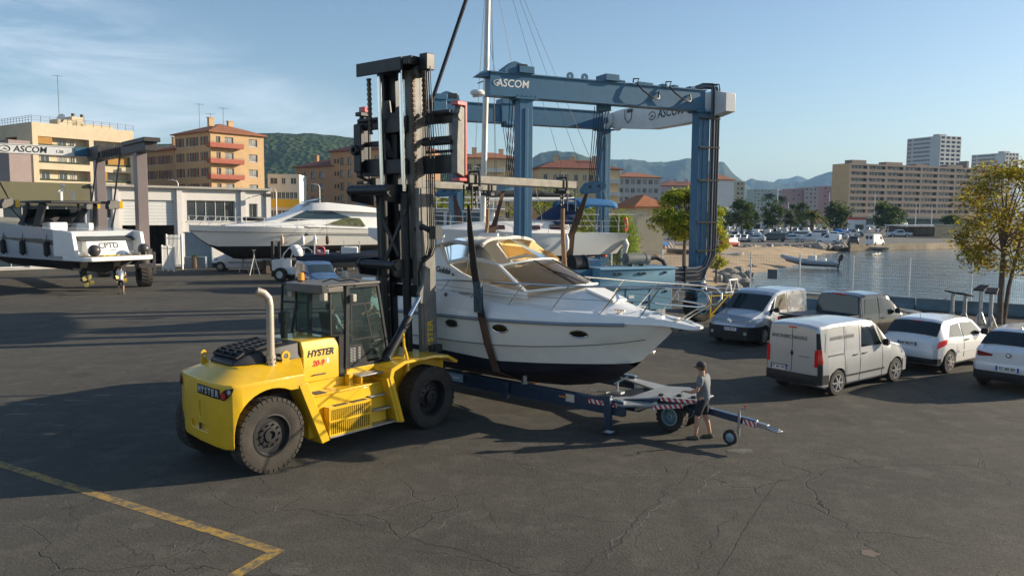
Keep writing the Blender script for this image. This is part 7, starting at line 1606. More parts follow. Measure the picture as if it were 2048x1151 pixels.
t,O_,dR,dL=apartments('apartment_block','cream block with broad tile roof seen between the legs of the blue lift',(px_at(1080,190),190),(.97,.24),20,12,0,16.0,mCR2,mTILE2,2.6,grid_ops(14,fl(5,.7),(.8,3.2,4.6,6,8.4,10.6,12.2),1.0,1.5,(0,2)),[],chim=3)
for z in fl(5,.7):
    b=MB(); n_=dR.cross(V((0,0,1))); b.prism([(15,0),(19.6,0),(19.6,1.6),(15,1.6)],O_+V((0,0,z)),dR,n_,V((0,0,1)),1.0); b.build('balcony',mFRW,t,smooth=False)
mGRW=stucco('grey_white_render',(.46,.45,.43)); mPNK=stucco('pink_render',(.55,.43,.40))
apartments('apartment_block','grey white block with red roof right of the far blue lift leg',(px_at(1233,280),280),(.97,.24),16.5,12,0,18.4,mGRW,mTILE,2.0,grid_ops(16.5,fl(6,.5),(.8,3,5.2,7.4,9.6,11.8,14),1.5,1.7,(0,2)),[],chim=1)
apartments('apartment_block','long pink block with stepped tile roofs behind the yellow green tree',(px_at(1318,330),330),(.97,.24),24,12,0,17.4,mPNK,mTILE2,2.2,grid_ops(24,fl(5,1.0),[1+2.2*i for i in range(10)],1.0,1.5,(0,2)),[],chim=4)
apartments('apartment_block','plain white house with red roof to the right of the tall blue lift leg',(px_at(1412,320),320),(.97,.24),12,11,0,19.5,mat('white_render',(.66,.66,.64),.85,var=.08,vs=.2),mTILE,3.0,[],[],chim=0)
# white and yellow office building
t,O_,dR,dL=apartments('office_building','white office building with a yellow band between the tan and brown blocks',(px_at(537,172),172),(.99,.1),6.6,10,0,13.4,mat('office_white',(.62,.62,.58),.8,var=.1),None,0,[(.5,2,11.3,12.6),(2.9,3.7,11.3,12.6),(4.8,6,11.3,12.6)]+[(.3+.85*i,1.05+.85*i,z,z+1.4,0) for i in range(7) for z in(8.2,4.3)],[],cat='office',group='buildings beyond the boatyard')
b=MB(); b.box((3.3,-.07+.33,7.2),(6.6,.12,1.7),math.atan2(dR.y,dR.x)); b.build('yellow_band',mat('yellow_panel',(.72,.47,.02),.6),t,smooth=False)
b=MB(); b.box((2.4,-.5,3.4),(5.6,1.2,1.3)); b.build('red_awning',mat('red_awning',(.45,.03,.03),.7),t,smooth=False)
# far blocks
def far_block(label,px0,px1,y,d,wall,n,kind=(0,2)):
    x0,x1=px_at(px0,d),px_at(px1,d); z=P(px0,y,d)[2]; L=x1-x0
    nx=max(2,int(L/3.4)); nf=int((z-1.5)/3.1)
    return apartments('apartment_block',label,(x0,d),(.98,.2),L,14,0,z,wall,None,0,[(1+ (L-1)*i/nx,1+(L-1)*i/nx+1.6,z-2.5-3.1*j,z-.9-3.1*j,kind[(i+j)%2]) for i in range(nx) for j in range(min(nf,int(90/nx)))],[],group='far apartment blocks across the bay')
far_block('narrow beige tower beside the white house, right of the blue lift',1470,1489,362,520,mCRM,0)
far_block('long pale green block below the far blue mountains',1506,1560,378,760,stucco('pale_green_render',(.42,.45,.40)),0)
far_block('low grey block left of the pink blocks across the bay',1555,1582,380,700,mGRW,0)
far_block('dark pink block, left one of the pair across the bay',1582,1606,377,600,stucco('rose_render',(.46,.27,.25)),0)
far_block('pale pink block, right one of the pair across the bay',1608,1638,374,600,mPNK,0)
far_block('rose block half hidden behind the big slab building',1645,1672,372,640,stucco('rose_render',(.46,.27,.25)),0)
# big slab
d0=420; C=(px_at(1695,d0),d0); dR=V((.925,.38,0)).normalized(); dL=V((-dR.y,dR.x,0)); n_=dR.cross(V((0,0,1)))
t=thing('apartment_slab','huge brown apartment slab with balcony rows across the bay, ochre end wall','apartment block',(*C,0),0,'far apartment blocks across the bay')
mSLB=stucco('slab_brown',(.27,.215,.175)); mOCH=stucco('ochre_end',(.64,.42,.22))
LS=103; b=MB(); rows=[(6.4+3.28*k) for k in range(8)]
facade(b,(0,0,0),dR,LS,0,33.2,[(1.2 if i==0 else .6+LS/8*i,LS/8*(i+1)-.6,z+1.15,z+2.85) for z in rows for i in range(8)]+[(2,LS-2,.3,4.6)],1.3)
for a,c in((dR*LS,dR*LS+dL*12),(dR*LS+dL*12,dL*12)): b.add([a,c,c+V((0,0,33.2)),a+V((0,0,33.2))],[(0,1,2,3)])
b.add([V((0,0,33)),dR*LS+V((0,0,33)),dR*LS+dL*12+V((0,0,33)),dL*12+V((0,0,33))],[(0,1,2,3)]); b.build('wall',mSLB,t,smooth=False)
b=MB(); facade(b,dL*12,-dL,12,0,33.2,[],.2); 
for z in rows: b.bar(dL*12-n_*0+(-dL).cross(V((0,0,1)))*.04+V((0,0,z)),(-dL).cross(V((0,0,1)))*.04+V((0,0,z)),.05,.25)
b.build('end_wall',mOCH,t,smooth=False)
for z in rows:
    for i in range(8):
        b=MB(); x0,x1=LS/8*i+.7,LS/8*(i+1)-.7
        b.add([dR*x0-n_*1.28+V((0,0,z+1.1)),dR*x1-n_*1.28+V((0,0,z+1.1)),dR*x1-n_*1.28+V((0,0,z+2.85)),dR*x0-n_*1.28+V((0,0,z+2.85))],[(0,1,2,3)]); b.cur=1
        x=x0+random.uniform(0,1)
        while x<x1-1.6:
            w_=random.choice((.9,1.3,1.8)); b.add([dR*x-n_*1.2+V((0,0,z+1.15)),dR*(x+w_)-n_*1.2+V((0,0,z+1.15)),dR*(x+w_)-n_*1.2+V((0,0,z+2.7)),dR*x-n_*1.2+V((0,0,z+2.7))],[(0,1,2,3)]); x+=w_+random.uniform(.6,2.2)
        if random.random()<.6: b.cur=2; xx=random.uniform(x0,x1-4); b.add([dR*xx+V((0,0,z+2.35))-n_*.3,dR*(xx+4)+V((0,0,z+2.35))-n_*.3,dR*(xx+4)+V((0,0,z+2.84))-n_*.3,dR*xx+V((0,0,z+2.84))-n_*.3],[(0,1,2,3)])
        b.build('window_band',[mat('slab_glass',(.07,.075,.08),.2,spec=.6,var=.5,vs=.4),mCURT,mat('awning_grey',(.22,.22,.22),.8)],t,smooth=False)
b=MB(); b.add([dR*2-n_*1.25+V((0,0,.3)),dR*(LS-2)-n_*1.25+V((0,0,.3)),dR*(LS-2)-n_*1.25+V((0,0,4.6)),dR*2-n_*1.25+V((0,0,4.6))],[(0,1,2,3)]); b.bar(dR*2+n_*.5+V((0,0,5.0)),dR*60+n_*.5+V((0,0,5.0)),1.2,1.1); b.build('shop_front',mat('teal_shops',(.045,.09,.10),.5,var=.6,vs=.15),t,smooth=False)
for x,w_,h_ in((9,10,2.0),(34,12,1.6),(54,8,1.2),(80,12,1.5),(90,1.6,4.0)):
    b=MB(); p=dR*x+dL*5; b.box((p.x,p.y,33.2+h_/2),(w_,5,h_),math.atan2(dR.y,dR.x)); b.build('roof_housing',mSLB,t,smooth=False)
# two white towers
def tower(label,px,d,y,LR,LL,nf):
    C=(px_at(px,d),d); zt=P(px,y,d)[2]; dR=V((.93,.37,0)).normalized(); dL=V((-dR.y,dR.x,0)); n_=dR.cross(V((0,0,1)))
    t=thing('tower_block',label,'tower block',(*C,0),0,'white towers across the bay'); w=mat('tower_white',(.55,.55,.55),.8,var=.08,vs=.1); b=MB(); p=zt/nf
    fl_=[zt-p*(k+1) for k in range(min(nf,13))]
    facade(b,(0,0,0),dR,LR,0,zt,[(LR*i/4+.7,LR*(i+1)/4-.7,z+.9,z+2.5) for z in fl_ for i in range(4)],1.0); facade(b,dL*LL,-dL,LL,0,zt,[(LL*.18,LL*.70,z+.9,z+2.1) for z in fl_]+[(.5,LL*.14,z+.6,z+2.3) for z in fl_],.3)
    for a,c in((dR*LR,dR*LR+dL*LL),(dR*LR+dL*LL,dL*LL)): b.add([a,c,c+V((0,0,zt)),a+V((0,0,zt))],[(0,1,2,3)])
    b.add([V((0,0,zt-.3)),dR*LR+V((0,0,zt-.3)),dR*LR+dL*LL+V((0,0,zt-.3)),dL*LL+V((0,0,zt-.3))],[(0,1,2,3)]); b.build('wall',w,t,smooth=False)
    for z in fl_:
        b=MB(); nl=(-dL).cross(V((0,0,1))); q=lambda x,zz:dL*(LL-x)-nl*.28+V((0,0,zz)); b.add([q(LL*.18,z+.9),q(LL*.70,z+.9),q(LL*.70,z+2.1),q(LL*.18,z+2.1)],[(0,1,2,3)]); b.cur=1
        for i in range(9): x=LL*(.18+.52*i/9); b.add([q(x,z+.9)+nl*.05,q(x+.5,z+.9)+nl*.05,q(x+.5,z+2.1)+nl*.05,q(x,z+2.1)+nl*.05],[(0,1,2,3)])
        b.cur=2; b.add([q(.5,z+.6),q(LL*.14,z+.6),q(LL*.14,z+2.3),q(.5,z+2.3)],[(0,1,2,3)]); b.build('window_band',[mat('tower_glass',(.10,.085,.08),.3,var=.5,vs=.3),w,mat('rose_panel',(.36,.27,.25),.8)],t,smooth=False)
        b=MB(); b.add([-n_*.98+V((0,0,z+.9))+dR*.5,dR*(LR-.5)-n_*.98+V((0,0,z+.9)),dR*(LR-.5)-n_*.98+V((0,0,z+2.5)),dR*.5-n_*.98+V((0,0,z+2.5))],[(0,1,2,3)]); b.build('loggia_back',mat('tower_blue_grey',(.20,.24,.28),.6,var=.6,vs=.3),t,smooth=False)
    b=MB(); q=dR*6+dL*6; b.box((q.x,q.y,zt+.7),(7,5,1.6),.4); b.build('roof_housing',mGRW,t,smooth=False)
tower('taller white tower with window strips rising behind the brown slab',1873,560,271,20,28,21)
tower('second white tower at the right edge, partly behind the autumn tree',2004,640,305,15,30,19)
# ------------------------------------------------------------------ white workshop and olive showroom
A=V((-25.2,83,0)); ux=V((.74,.67,0)).normalized(); L=16.9; o=A-ux*L; nn=ux.cross(V((0,0,1))); bk=-nn
ws_=thing('workshop','white boatyard workshop with half open roller door and wide window','workshop',o,0,'boatyard buildings')
mWSH=stucco('workshop_white',(.62,.60,.58),dirt=.14); S_=lambda s:L-s
ops=[(S_(14.35),S_(9.6),.05,6.1),(S_(8.45),S_(3.66),4.1,6.15),(S_(15.95),S_(15.15),4.4,5.9),(S_(2.2),S_(1.3),4.4,5.9)]
b=MB(); facade(b,(0,0,0),ux,L,0,7.3,ops,.35)
for a,c in((ux*L,ux*L+bk*12),(ux*L+bk*12,bk*12),(bk*12,V((0,0,0)))): b.add([a,c,c+V((0,0,7.3)),a+V((0,0,7.3))],[(0,1,2,3)])
b.add([V((0,0,7.1)),ux*L+V((0,0,7.1)),ux*L+bk*12+V((0,0,7.1)),bk*12+V((0,0,7.1))],[(0,1,2,3)])
for s in(16.6,14.9,9.2,2.9,.2): b.bar(ux*S_(s)+nn*.12,ux*S_(s)+nn*.12+V((0,0,7.25)),.5,.24,nn)
b.build('wall',mWSH,ws_,smooth=False)
b=MB(); b.bar(-ux*.1+nn*.15+V((0,0,7.35)),ux*(L+.1)+nn*.15+V((0,0,7.35)),.8,.2); b.build('roof_edge',mCONC,ws_,smooth=False)
b=MB()
for i in range(8): z=3.75+.30*i; b.bar(ux*S_(14.35)-nn*.25+V((0,0,z+.14)),ux*S_(9.6)-nn*.25+V((0,0,z+.14)),.05,.285)
b.build('roller_door',mat('door_white',(.60,.61,.60),.5,var=.06),ws_,smooth=False)
b=MB(); p=lambda s,d,z:ux*S_(s)-nn*d+V((0,0,z)); b.add([p(14.6,6,0),p(9.3,6,0),p(9.3,6,6),p(14.6,6,6)],[(0,1,2,3)]); b.add([p(14.6,.4,0),p(14.6,6,0),p(14.6,6,6),p(14.6,.4,6)],[(0,1,2,3)]); b.add([p(9.3,.4,0),p(9.3,6,0),p(9.3,6,6),p(9.3,.4,6)],[(0,1,2,3)]); b.add([p(14.6,.4,6),p(9.3,.4,6),p(9.3,6,6),p(14.6,6,6)],[(0,1,2,3)]); b.build('interior',mat('dim_interior',(.10,.09,.08),.9,var=.4),ws_,smooth=False)
win_obj(ws_,(0,0,0),ux,S_(8.45),4.1,4.79,2.05,mFRW,mWIN,.3,4); win_obj(ws_,(0,0,0),ux,S_(15.95),4.4,.8,1.5,mFRW,mWIN,.3,0); win_obj(ws_,(0,0,0),ux,S_(2.2),4.4,.9,1.5,mFRW,mWIN,.3,1)
b=MB(); b.bar(p(1.9,-.1,6.6),p(1.0,-1.2,6.9),.06,.06); b.box(tuple(p(.9,-1.4,6.75)),(.7,.3,.35),.7); b.build('wall_lamp',mBLK,ws_,smooth=False)
b=MB(); b.span(0,2.2,-.05,.05,0,.8); b.tube([(0,0,.8),(2.2,0,.8)],.04,6); 
ol=thing('showroom','olive and white boatyard building with dark showroom windows behind the grey lift','building',o-ux*14,0,'boatyard buildings'); Lo=13.9
mOLV=stucco('olive_panel',(.16,.15,.09))
opo=[(.4+3.4*i,3.3+3.4*i,3.7,5.5) for i in range(4)]+[(.6,3.0,.2,2.6),(5,9,.2,2.6)]
b=MB(); facade(b,(0,0,0),ux,Lo,0,5.6,opo,.3)
for a,c in((ux*Lo,ux*Lo+bk*10),(ux*Lo+bk*10,bk*10),(bk*10,V((0,0,0)))): b.add([a,c,c+V((0,0,5.6)),a+V((0,0,5.6))],[(0,1,2,3)])
b.build('wall',mWSH,ol,smooth=False)
b=MB(); b.bar(ux*-.2-nn*4.8+V((0,0,6.5)),ux*(Lo)-nn*4.8+V((0,0,6.5)),10.0,1.9); b.build('olive_fascia',mOLV,ol,smooth=False)
for r in opo: win_obj(ol,(0,0,0),ux,r[0],r[2],r[1]-r[0],r[3]-r[2],mFRW,mGLB,.25,1 if r[2]>3 else 2)
b=MB(); b.bar(ux*0+nn*.3+V((0,0,3.35)),ux*Lo+nn*.3+V((0,0,3.35)),.6,.3); b.build('ledge',mCONC,ol,smooth=False)
# far left neighbour
apartments('apartment_block','rose grey block with balconies cut off by the left edge, behind the lift beam',(px_at(24,118),118),(.57,.82),3,20,0,15.5,stucco('rose_grey_render',(.30,.24,.23)),None,0,[],[(2+4*i,4.4+4*i,z,z+1.8,i%3) for i in range(4) for z in(4,7.2,10.4)],cat='apartment block')
# ================================================================== white motor yacht on stands
YO,YA=(-25.1,62.0,0),R(214)
my=thing('motor_yacht','large cream motor yacht with black bottom standing on props in front of the workshop','yacht',YO,YA)
st=[]
for i in range(27):
    u=i/26; x=lerp(0,-17.2,u); w=2.25*min(1,math.sin(min(1,(u+.005)/.55)*PI/2)**.8); zk=lerp(3.55,1.2,min(1,u/.20)**.8)+.1*u
    st.append((x,max(.04,w),lerp(3.98,3.50,u),max(.02,w*lerp(.55,.93,min(1,u*2.2))),2.45,zk))
yhull(my,'hull',st,mGELG,mBBOT,2.30,'bottom_paint')
b=MB()
for s in(-1,1): b.tube([(q[0],s*(q[1]+.02),lerp(q[2],2.3,.28)) for q in st],.035,5)
b.build('hull_stripe',mat('grey_stripe',(.16,.16,.17),.5),my)
b=MB(); b.loft([[(x,-w,z0),(x,w,z0),(x,w*.8,z1),(x,-w*.8,z1)] for x,w,z0,z1 in((-2.5,.8,3.9,3.98),(-5.5,1.5,3.85,4.25),(-6.5,1.7,3.8,4.45),(-8.5,1.8,3.7,4.55))]); b.build('foredeck',mGEL,my,bevel=.05)
b=MB(); b.loft([[(x,-w,z0),(x,w,z0),(x,w*.86,z1),(x,-w*.86,z1)] for x,w,z0,z1 in((-6.0,1.45,4.1,4.35),(-8.4,1.75,3.9,5.15),(-9.0,1.8,3.8,5.35),(-15,1.85,3.6,5.2),(-15.5,1.85,3.6,5.1))]); sl_=b.build('saloon',mGEL,my,bevel=.06)
b=MB(); b.loft([[(x,-w,z0),(x,w,z0),(x,w*.93,z1),(x,-w*.93,z1)] for x,w,z0,z1 in((-8.3,1.3,5.1,5.2),(-9.3,1.85,5.15,5.75),(-10.5,2.0,5.15,5.85),(-13.5,2.05,5.05,5.60),(-17,2.05,4.95,5.15))]); b.build('flybridge',mGEL,my,bevel=.06)
b=MB(); b.loft([[(-9.0,-.9,5.8),(-9.0,.9,5.8),(-9.2,.8,5.9),(-9.2,-.8,5.9)],[(-10.0,-.9,5.85),(-10.0,.9,5.85),(-10.4,.8,6.15),(-10.4,-.8,6.15)]]); b.build('fly_screen',mGLB,my)
b=MB(); b.grid(lambda u,v:(lerp(-14.2,-16.8,u),lerp(-1.6,1.6,v),5.6+.7*math.sin(u*2.6)),8,6); b.build('fly_canopy',mat('grey_canvas2',(.20,.21,.21),.8),my,solid=.03)
b=MB(); b.grid(lambda u,v:(lerp(-6.2,-8.35,v)-.15*(2*u-1)**2,lerp(-1.42,1.42,u)*(1+.12*v),lerp(4.36,5.12,v)+.01),10,3); b.build('windscreen',mGLB,my)
for s in(-1,1):
    b=MB(); b.add([(-7.0,s*1.62,4.30),(-12.6,s*1.83,4.62),(-11.0,s*1.66,5.10),(-8.9,s*1.60,5.20)],[(0,1,2,3)]); b.build('saloon_window',mGLB,my,smooth=False,solid=.05)
    b=MB(); b.add([(-10.4,s*1.86,4.05),(-13.9,s*1.88,3.86),(-13.4,s*1.80,4.55),(-12.2,s*1.78,4.60)],[(0,1,2,3)]); b.build('cabin_window',mat('green_curtain_glass',(.16,.17,.06),.2,spec=.6,var=.8,vs=3),my,smooth=False,solid=.06)
    b=MB(); 
    for x in(-2.9,-4.3,-8.6):
        q=min(st,key=lambda k:abs(k[0]-x)); y=lerp(q[3],q[1],(3.2-2.45)/(q[2]-2.45)); b.ball((x,s*(y+.0),3.2),.16,12,(1,.22,.55))
    b.build('porthole',mGLASS,my)
    b=MB(); 
    for h_ in(.35,.72): b.tube([(q[0],s*max(.08,q[1]-.05),q[2]+h_) for q in st[:17]],.018,5)
    for q in st[:17:2]: b.cyl((q[0],s*max(.08,q[1]-.05),q[2]),(q[0],s*max(.08,q[1]-.05),q[2]+.72),.018,5)
    if s>0:
        for k in range(4): q=st[k]; b.tube([(q[0]+.1,s*max(.08,q[1]-.05),q[2]),(q[0]-.7,s*max(.1,q[1]+.1),q[2]+.72)],.02,5)
    b.build('guard_rail',mWHT,my)
for i,(x,m) in enumerate(((-6.55,mat('cream_fender',(.55,.42,.30),.6)),(-8.2,mWHT),(-9.2,mWHT),(-10.25,mat('maroon_fender',(.09,.035,.04),.6)))):
    q=min(st,key=lambda k:abs(k[0]-x)); y=q[1]+.17; b=MB(); b.tube([(x,y-.1,q[2]+.6),(x,y,3.25),(x,y,3.1),(x,y,3.0),(x,y,2.5),(x,y,2.36)],[.012,.012,.06,.14,.14,.04],9); b.build('fender',m,my)
b=MB(); b.lathe([(.25,0),(.75,.0),(.85,.16),(.75,.32),(.25,.32)],(-4.9,.2,4.3),(0,0,1),18); b.build('dinghy_cover',mBLKM,my)
b=MB(); b.box((-9.5,0,.75),(9,.35,.5)); 
for x in(-6,-9.5,-13): b.box((x,0,.55),(.5,1.0,1.0))
b.build('keel_block',mat('old_timber',(.13,.10,.08),.9),my,smooth=False)
def stand(par,x,y,h,nm='prop_stand'):
    b=MB(); 
    for k in range(3): a=2*PI*k/3+.4; b.bar((x,y,h*.75),(x+.45*math.cos(a),y+.45*math.sin(a),.02),.05,.05)
    b.cyl((x,y,h*.5),(x,y,h),.05,8); b.box((x,y,h),(.3,.3,.05)); return b.build(nm,mALU,par,smooth=False)
for x in(-4.5,-8,-11.5,-14.5):
    for s in(-1,1): stand(my,x,s*1.5,1.75 if x<-5 else 2.0)
# other boat behind the sailing yacht
fb=thing('cabin_boat','white cabin boat with large side windows behind the canopy of the cruiser','motor boat',(px_at(885,60),60,0),R(188))
st=[(lerp(5.5,-5,i/14),1.6*min(1,math.sin(min(1,(i+.05)/8)*PI/2)**.8)+.03,lerp(3.9,3.4,i/14),1.3*min(1,math.sin(min(1,(i+.05)/8)*PI/2))+.02,2.4,lerp(3.3,1.5,min(1,i/4))) for i in range(15)]
yhull(fb,'hull',st,mGEL,mNAVY,2.2,'bottom_paint')
b=MB(); b.loft([[(x,-w,3.5),(x,w,3.5),(x,w*.92,z1),(x,-w*.92,z1)] for x,w,z1 in((3.2,.9,3.7),(1.6,1.35,5.2),(-3.6,1.4,5.25),(-3.8,1.35,5.2))]); b.span(-4.5,2.2,-1.55,1.55,5.25,5.36); b.build('wheelhouse',mGEL,fb,bevel=.04)
for s in(-1,1):
    for x0,x1 in((.0,1.5),(-1.7,-.2),(-3.4,-1.9)): b=MB(); b.add([(x0,s*1.39,4.15),(x1,s*1.38,4.15),(x1-.1,s*1.325,5.05),(x0,s*1.325,5.05)],[(0,1,2,3)]); b.build('side_window',mGLB,fb,smooth=False,solid=.05)
b=MB()
for s in(-1,1):
    for x in(-4,-2.5,-1,.5,2): b.cyl((x,s*1.3,5.36),(x,s*1.3,6.2),.025,5)
    b.tube([(-4,s*1.3,6.2),(2,s*1.3,6.2),(2.6,s*1.2,5.4)],.03,5); b.tube([(-4,s*1.3,5.8),(2,s*1.3,5.8)],.02,5)
b.tube([(-3,-1,5.4),(-2.8,-1,7.5),(-2.8,1,7.5),(-3,1,5.4)],.05,6); b.build('upper_rail',mWHT,fb)
for x in(3,0,-3):
    for s in(-1,1): stand(fb,x,s*1.1,1.75)
b=MB(); b.box((0,0,.8),(7,.3,1.5)); b.build('keel_block',mat('old_timber',(.13,.10,.08),.9),fb,smooth=False)
# small vehicles in the yard
VM=Car(-.95,3.85,3.2,.95,[(-.95,1.78),(-.85,1.86),(0,1.90),(1.9,1.90),(2.25,1.82),(3.05,1.22),(3.3,1.12),(3.7,.95),(3.85,.7)],[(-.95,1.12),(2.9,1.1),(3.85,.6)],[(-.95,.9),(2.2,.86),(3.0,.86),(3.85,.84)],r=.33)
hd=R(186); w=G(441,542); d=V((math.cos(hd),math.sin(hd),0)); lfv=V((-d.y,d.x,0)); o=V((w[0],w[1],0))-lfv*.98-d*3.68
wv=thing('passenger_van','white passenger van parked under the bow of the cream motor yacht','van',o,hd,None,1.15)
b=MB(); VM.body(b); b.build('body',mWHTV,wv,ang=32); arches(VM,wv).build('wheel_arch',mBLKM,wv)
for x in(0,3.2):
    for s in(-1,1): car_wheel(wv,(x,s*.84,.33),.33,.21,s,mRIMS,8)
b=MB(); VM.topg(b,2.30,3.0,.92,.94); b.build('windscreen',mGLB,wv)
for s in(-1,1):
    for q in([(1.45,1.18),(2.7,1.16),(2.2,1.70),(1.5,1.74)],[(.2,1.18),(1.35,1.18),(1.38,1.74),(.22,1.74)],[(-.8,1.2),(.1,1.18),(.12,1.74),(-.7,1.72)]): b=MB(); VM.side(b,q,s); b.build('side_window',mGLASS,wv)
    b=MB(); VM.side(b,[(3.35,.80),(3.75,.74),(3.65,.92),(3.38,1.02)],s,.014); b.build('headlight',mWLENS,wv)
    b=MB(); VM.side(b,[(.4,.62),(2.6,.62),(2.6,.68),(.4,.68)],s,.012); b.build('side_trim',mBLKM,wv)
b=MB(); VM.bumper(b,'front',.25,.62,3.35); b.build('bumper',mBLKM,wv)
b=MB(); b.cyl((3.84,0,.88),(3.88,0,.88),.09,14); b.build('badge',mCHR,wv)
hd=R(300); p=P(640,560,50); d=V((math.cos(hd),math.sin(hd),0)); o=V((p[0],50,0))-d*2.0
bv=thing('estate_van','blue van with pale sunlit roof parked behind the forklift cab','van',o,hd,None,1.04)
b=MB(); VAN.body(b,.08); b.build('body',paint('blue_car_paint',(.07,.14,.27),rough=.3,coat=.9),bv,ang=32); arches(VAN,bv).build('wheel_arch',mBLKM,bv)
for x in(0,2.7):
    for s in(-1,1): car_wheel(bv,(x,s*.80,.325),.325,.20,s,mRIMS,6)
b=MB(); VAN.topg(b,1.90,2.50,.9,.92); b.build('windscreen',mGLB,bv)
for s in(-1,1):
    for q in([(1.02,1.13),(1.98,1.12),(1.62,1.66),(1.06,1.70)],[(.0,1.14),(.86,1.14),(.84,1.66),(.06,1.64)],[(-.6,1.14),(-.1,1.14),(-.06,1.62),(-.5,1.62)]): b=MB(); VAN.side(b,q,s); b.build('side_window',mGLASS,bv)
    b=MB(); VAN.side(b,[(3.0,.78),(3.42,.72),(3.36,.88),(3.05,.97)],s,.012); b.build('headlight',mWLENS,bv)
b=MB(); VAN.bumper(b,'front',.28,.62,3.05); b.build('bumper',mBLKM,bv); mirror(bv,VAN,1.98,1.14,mBLKM)
# telehandler
hd=R(165); th=thing('yard_loader','white yard loader with open cab frame beside the blue van','loader',(px_at(597,58),58,0),hd)
for x,y,s in((-1.1,-.75,-1),(-1.1,.75,1),(1.1,-.75,-1),(1.1,.75,1)): big_wheel(th,(x,y,.5),.5,.34,s,mWHT,16,.5)
b=MB(); b.loft([[(-1.9,-.65,.6),(-1.9,.65,.6),(-1.9,.6,1.35),(-1.9,-.6,1.35)],[(-.7,-.65,.6),(-.7,.65,.6),(-.7,.65,1.5),(-.7,-.65,1.5)]]); b.span(-.7,1.4,-.6,.6,.5,1.0); b.span(1.0,1.9,-.65,.65,.75,1.55); b.build('body',mWHT,th,bevel=.05)
b=MB()
for s in(-1,1): b.tube([(-.75,s*.6,1.4),(-.7,s*.58,2.2),(-.4,s*.56,2.42),(.5,s*.56,2.42),(.9,s*.58,2.0),(1.1,s*.6,1.4)],.055,6); b.tube([(-.1,s*.58,1.0),(-.1,s*.57,2.40)],.04,6)
b.span(-.5,.5,-.56,.56,2.40,2.46); b.build('cab_frame',mWHT,th)
b=MB(); b.span(-.5,-.1,-.3,.3,1.0,1.3); b.span(-.55,-.4,-.3,.3,1.3,1.9); b.build('seat',mBLKM,th,bevel=.03)
b=MB(); b.bar((1.9,-.45,.3),(1.9,-.45,2.9),.12,.2); b.bar((1.9,.45,.3),(1.9,.45,2.9),.12,.2); b.bar((1.9,-.5,2.85),(1.9,.5,2.85),.1,.1); b.bar((2.0,-.6,1.0),(2.0,.6,1.0),.08,.5); b.build('mast',mBLK,th)
# inflatable boat with two outboards
hd=R(12); ri=thing('inflatable_boat','dark inflatable boat with two white outboard engines on a grey trailer','inflatable boat',(px_at(700,53),53,0),hd)
b=MB()
for s in(-1,1): b.tube([(-3.2,s*1.05,1.95),(-2.9,s*1.1,2.0),(0,s*1.15,2.05),(2.2,s*1.0,2.2),(3.4,s*.5,2.45),(3.8,0,2.5)],[.12,.28,.30,.30,.28,.27],12)
b.build('tube',mat('navy_hypalon',(.02,.025,.04),.55,var=.2),ri)
b=MB(); b.loft([[(x,-w,z1),(x,0,z0),(x,w,z1)] for x,w,z0,z1 in((-2.9,1.0,1.3,1.85),(1,1.0,1.35,1.9),(3.2,.4,2.0,2.3))],closed=False,caps=False); b.build('hull',mat('grey_gelcoat',(.22,.23,.24),.5),ri)
b=MB(); b.span(-.6,.5,-.45,.45,1.9,2.75); b.build('console',mWHT,ri,bevel=.08)
for x,w_,z0,z1 in((-.4,.5,2.7,3.2),(-2.3,.8,2.1,3.0),(.6,.5,2.2,3.1)): b=MB(); b.tube([(x,-w_,z0),(x,-w_,z1),(x,w_,z1),(x,w_,z0)],.03,6); b.build('grab_frame',mSS,ri)
b=MB(); b.span(-2.2,-1.4,-.5,.5,2.0,2.5); b.build('seat',mWHT,ri,bevel=.05)
b=MB(); b.tube([(-1.9+.0,-1.42+.0,2.55)]+[(-1.9+.26*math.cos(a),-1.42,2.55+.26*math.sin(a)) for a in[2*PI*i/14 for i in range(15)]],.075,7); b.build('lifebuoy',mat('pink_red_foam',(.55,.10,.10),.6),ri)
for y in(-.42,.42):
    b=MB(); b.loft([[(-3.3+k*math.cos(a)*.30,y+k*.26*math.sin(a),z) for a in[2*PI*i/14 for i in range(14)]] for z,k in((2.15,.9),(2.3,1.05),(2.55,1.1),(2.75,1.0),(2.86,.6))]); e_=b.build('outboard_cowl',mGEL,ri,ang=60)
    for v in e_.data.vertices: v.co.x-=.35*(v.co.z-2.1)
    b=MB(); b.bar((-3.35,y,2.2),(-3.15,y,1.1),.16,.34); b.box((-3.2,y,.95),(.7,.10,.10)); b.build('outboard_leg',mat('dark_blue_leg',(.015,.025,.05),.5),e_,bevel=.02)
b=MB(); b.bar((-3,-.8,.8),(3.4,-.3,.8),.12,.18); b.bar((-3,.8,.8),(3.4,.3,.8),.12,.18); b.bar((-2,-.9,.8),(-2,.9,.8),.1,.1)
for x in(-2,1):
    for s in(-1,1): b.bar((x,s*.7,.8),(x,s*.7,1.6),.08,.08)
b.build('trailer_frame',mALU,ri,smooth=False)
for s in(-1,1): big_wheel(ri,(-1.2,s*1.05,.36),.36,.24,s,mRIMD,16,.55)
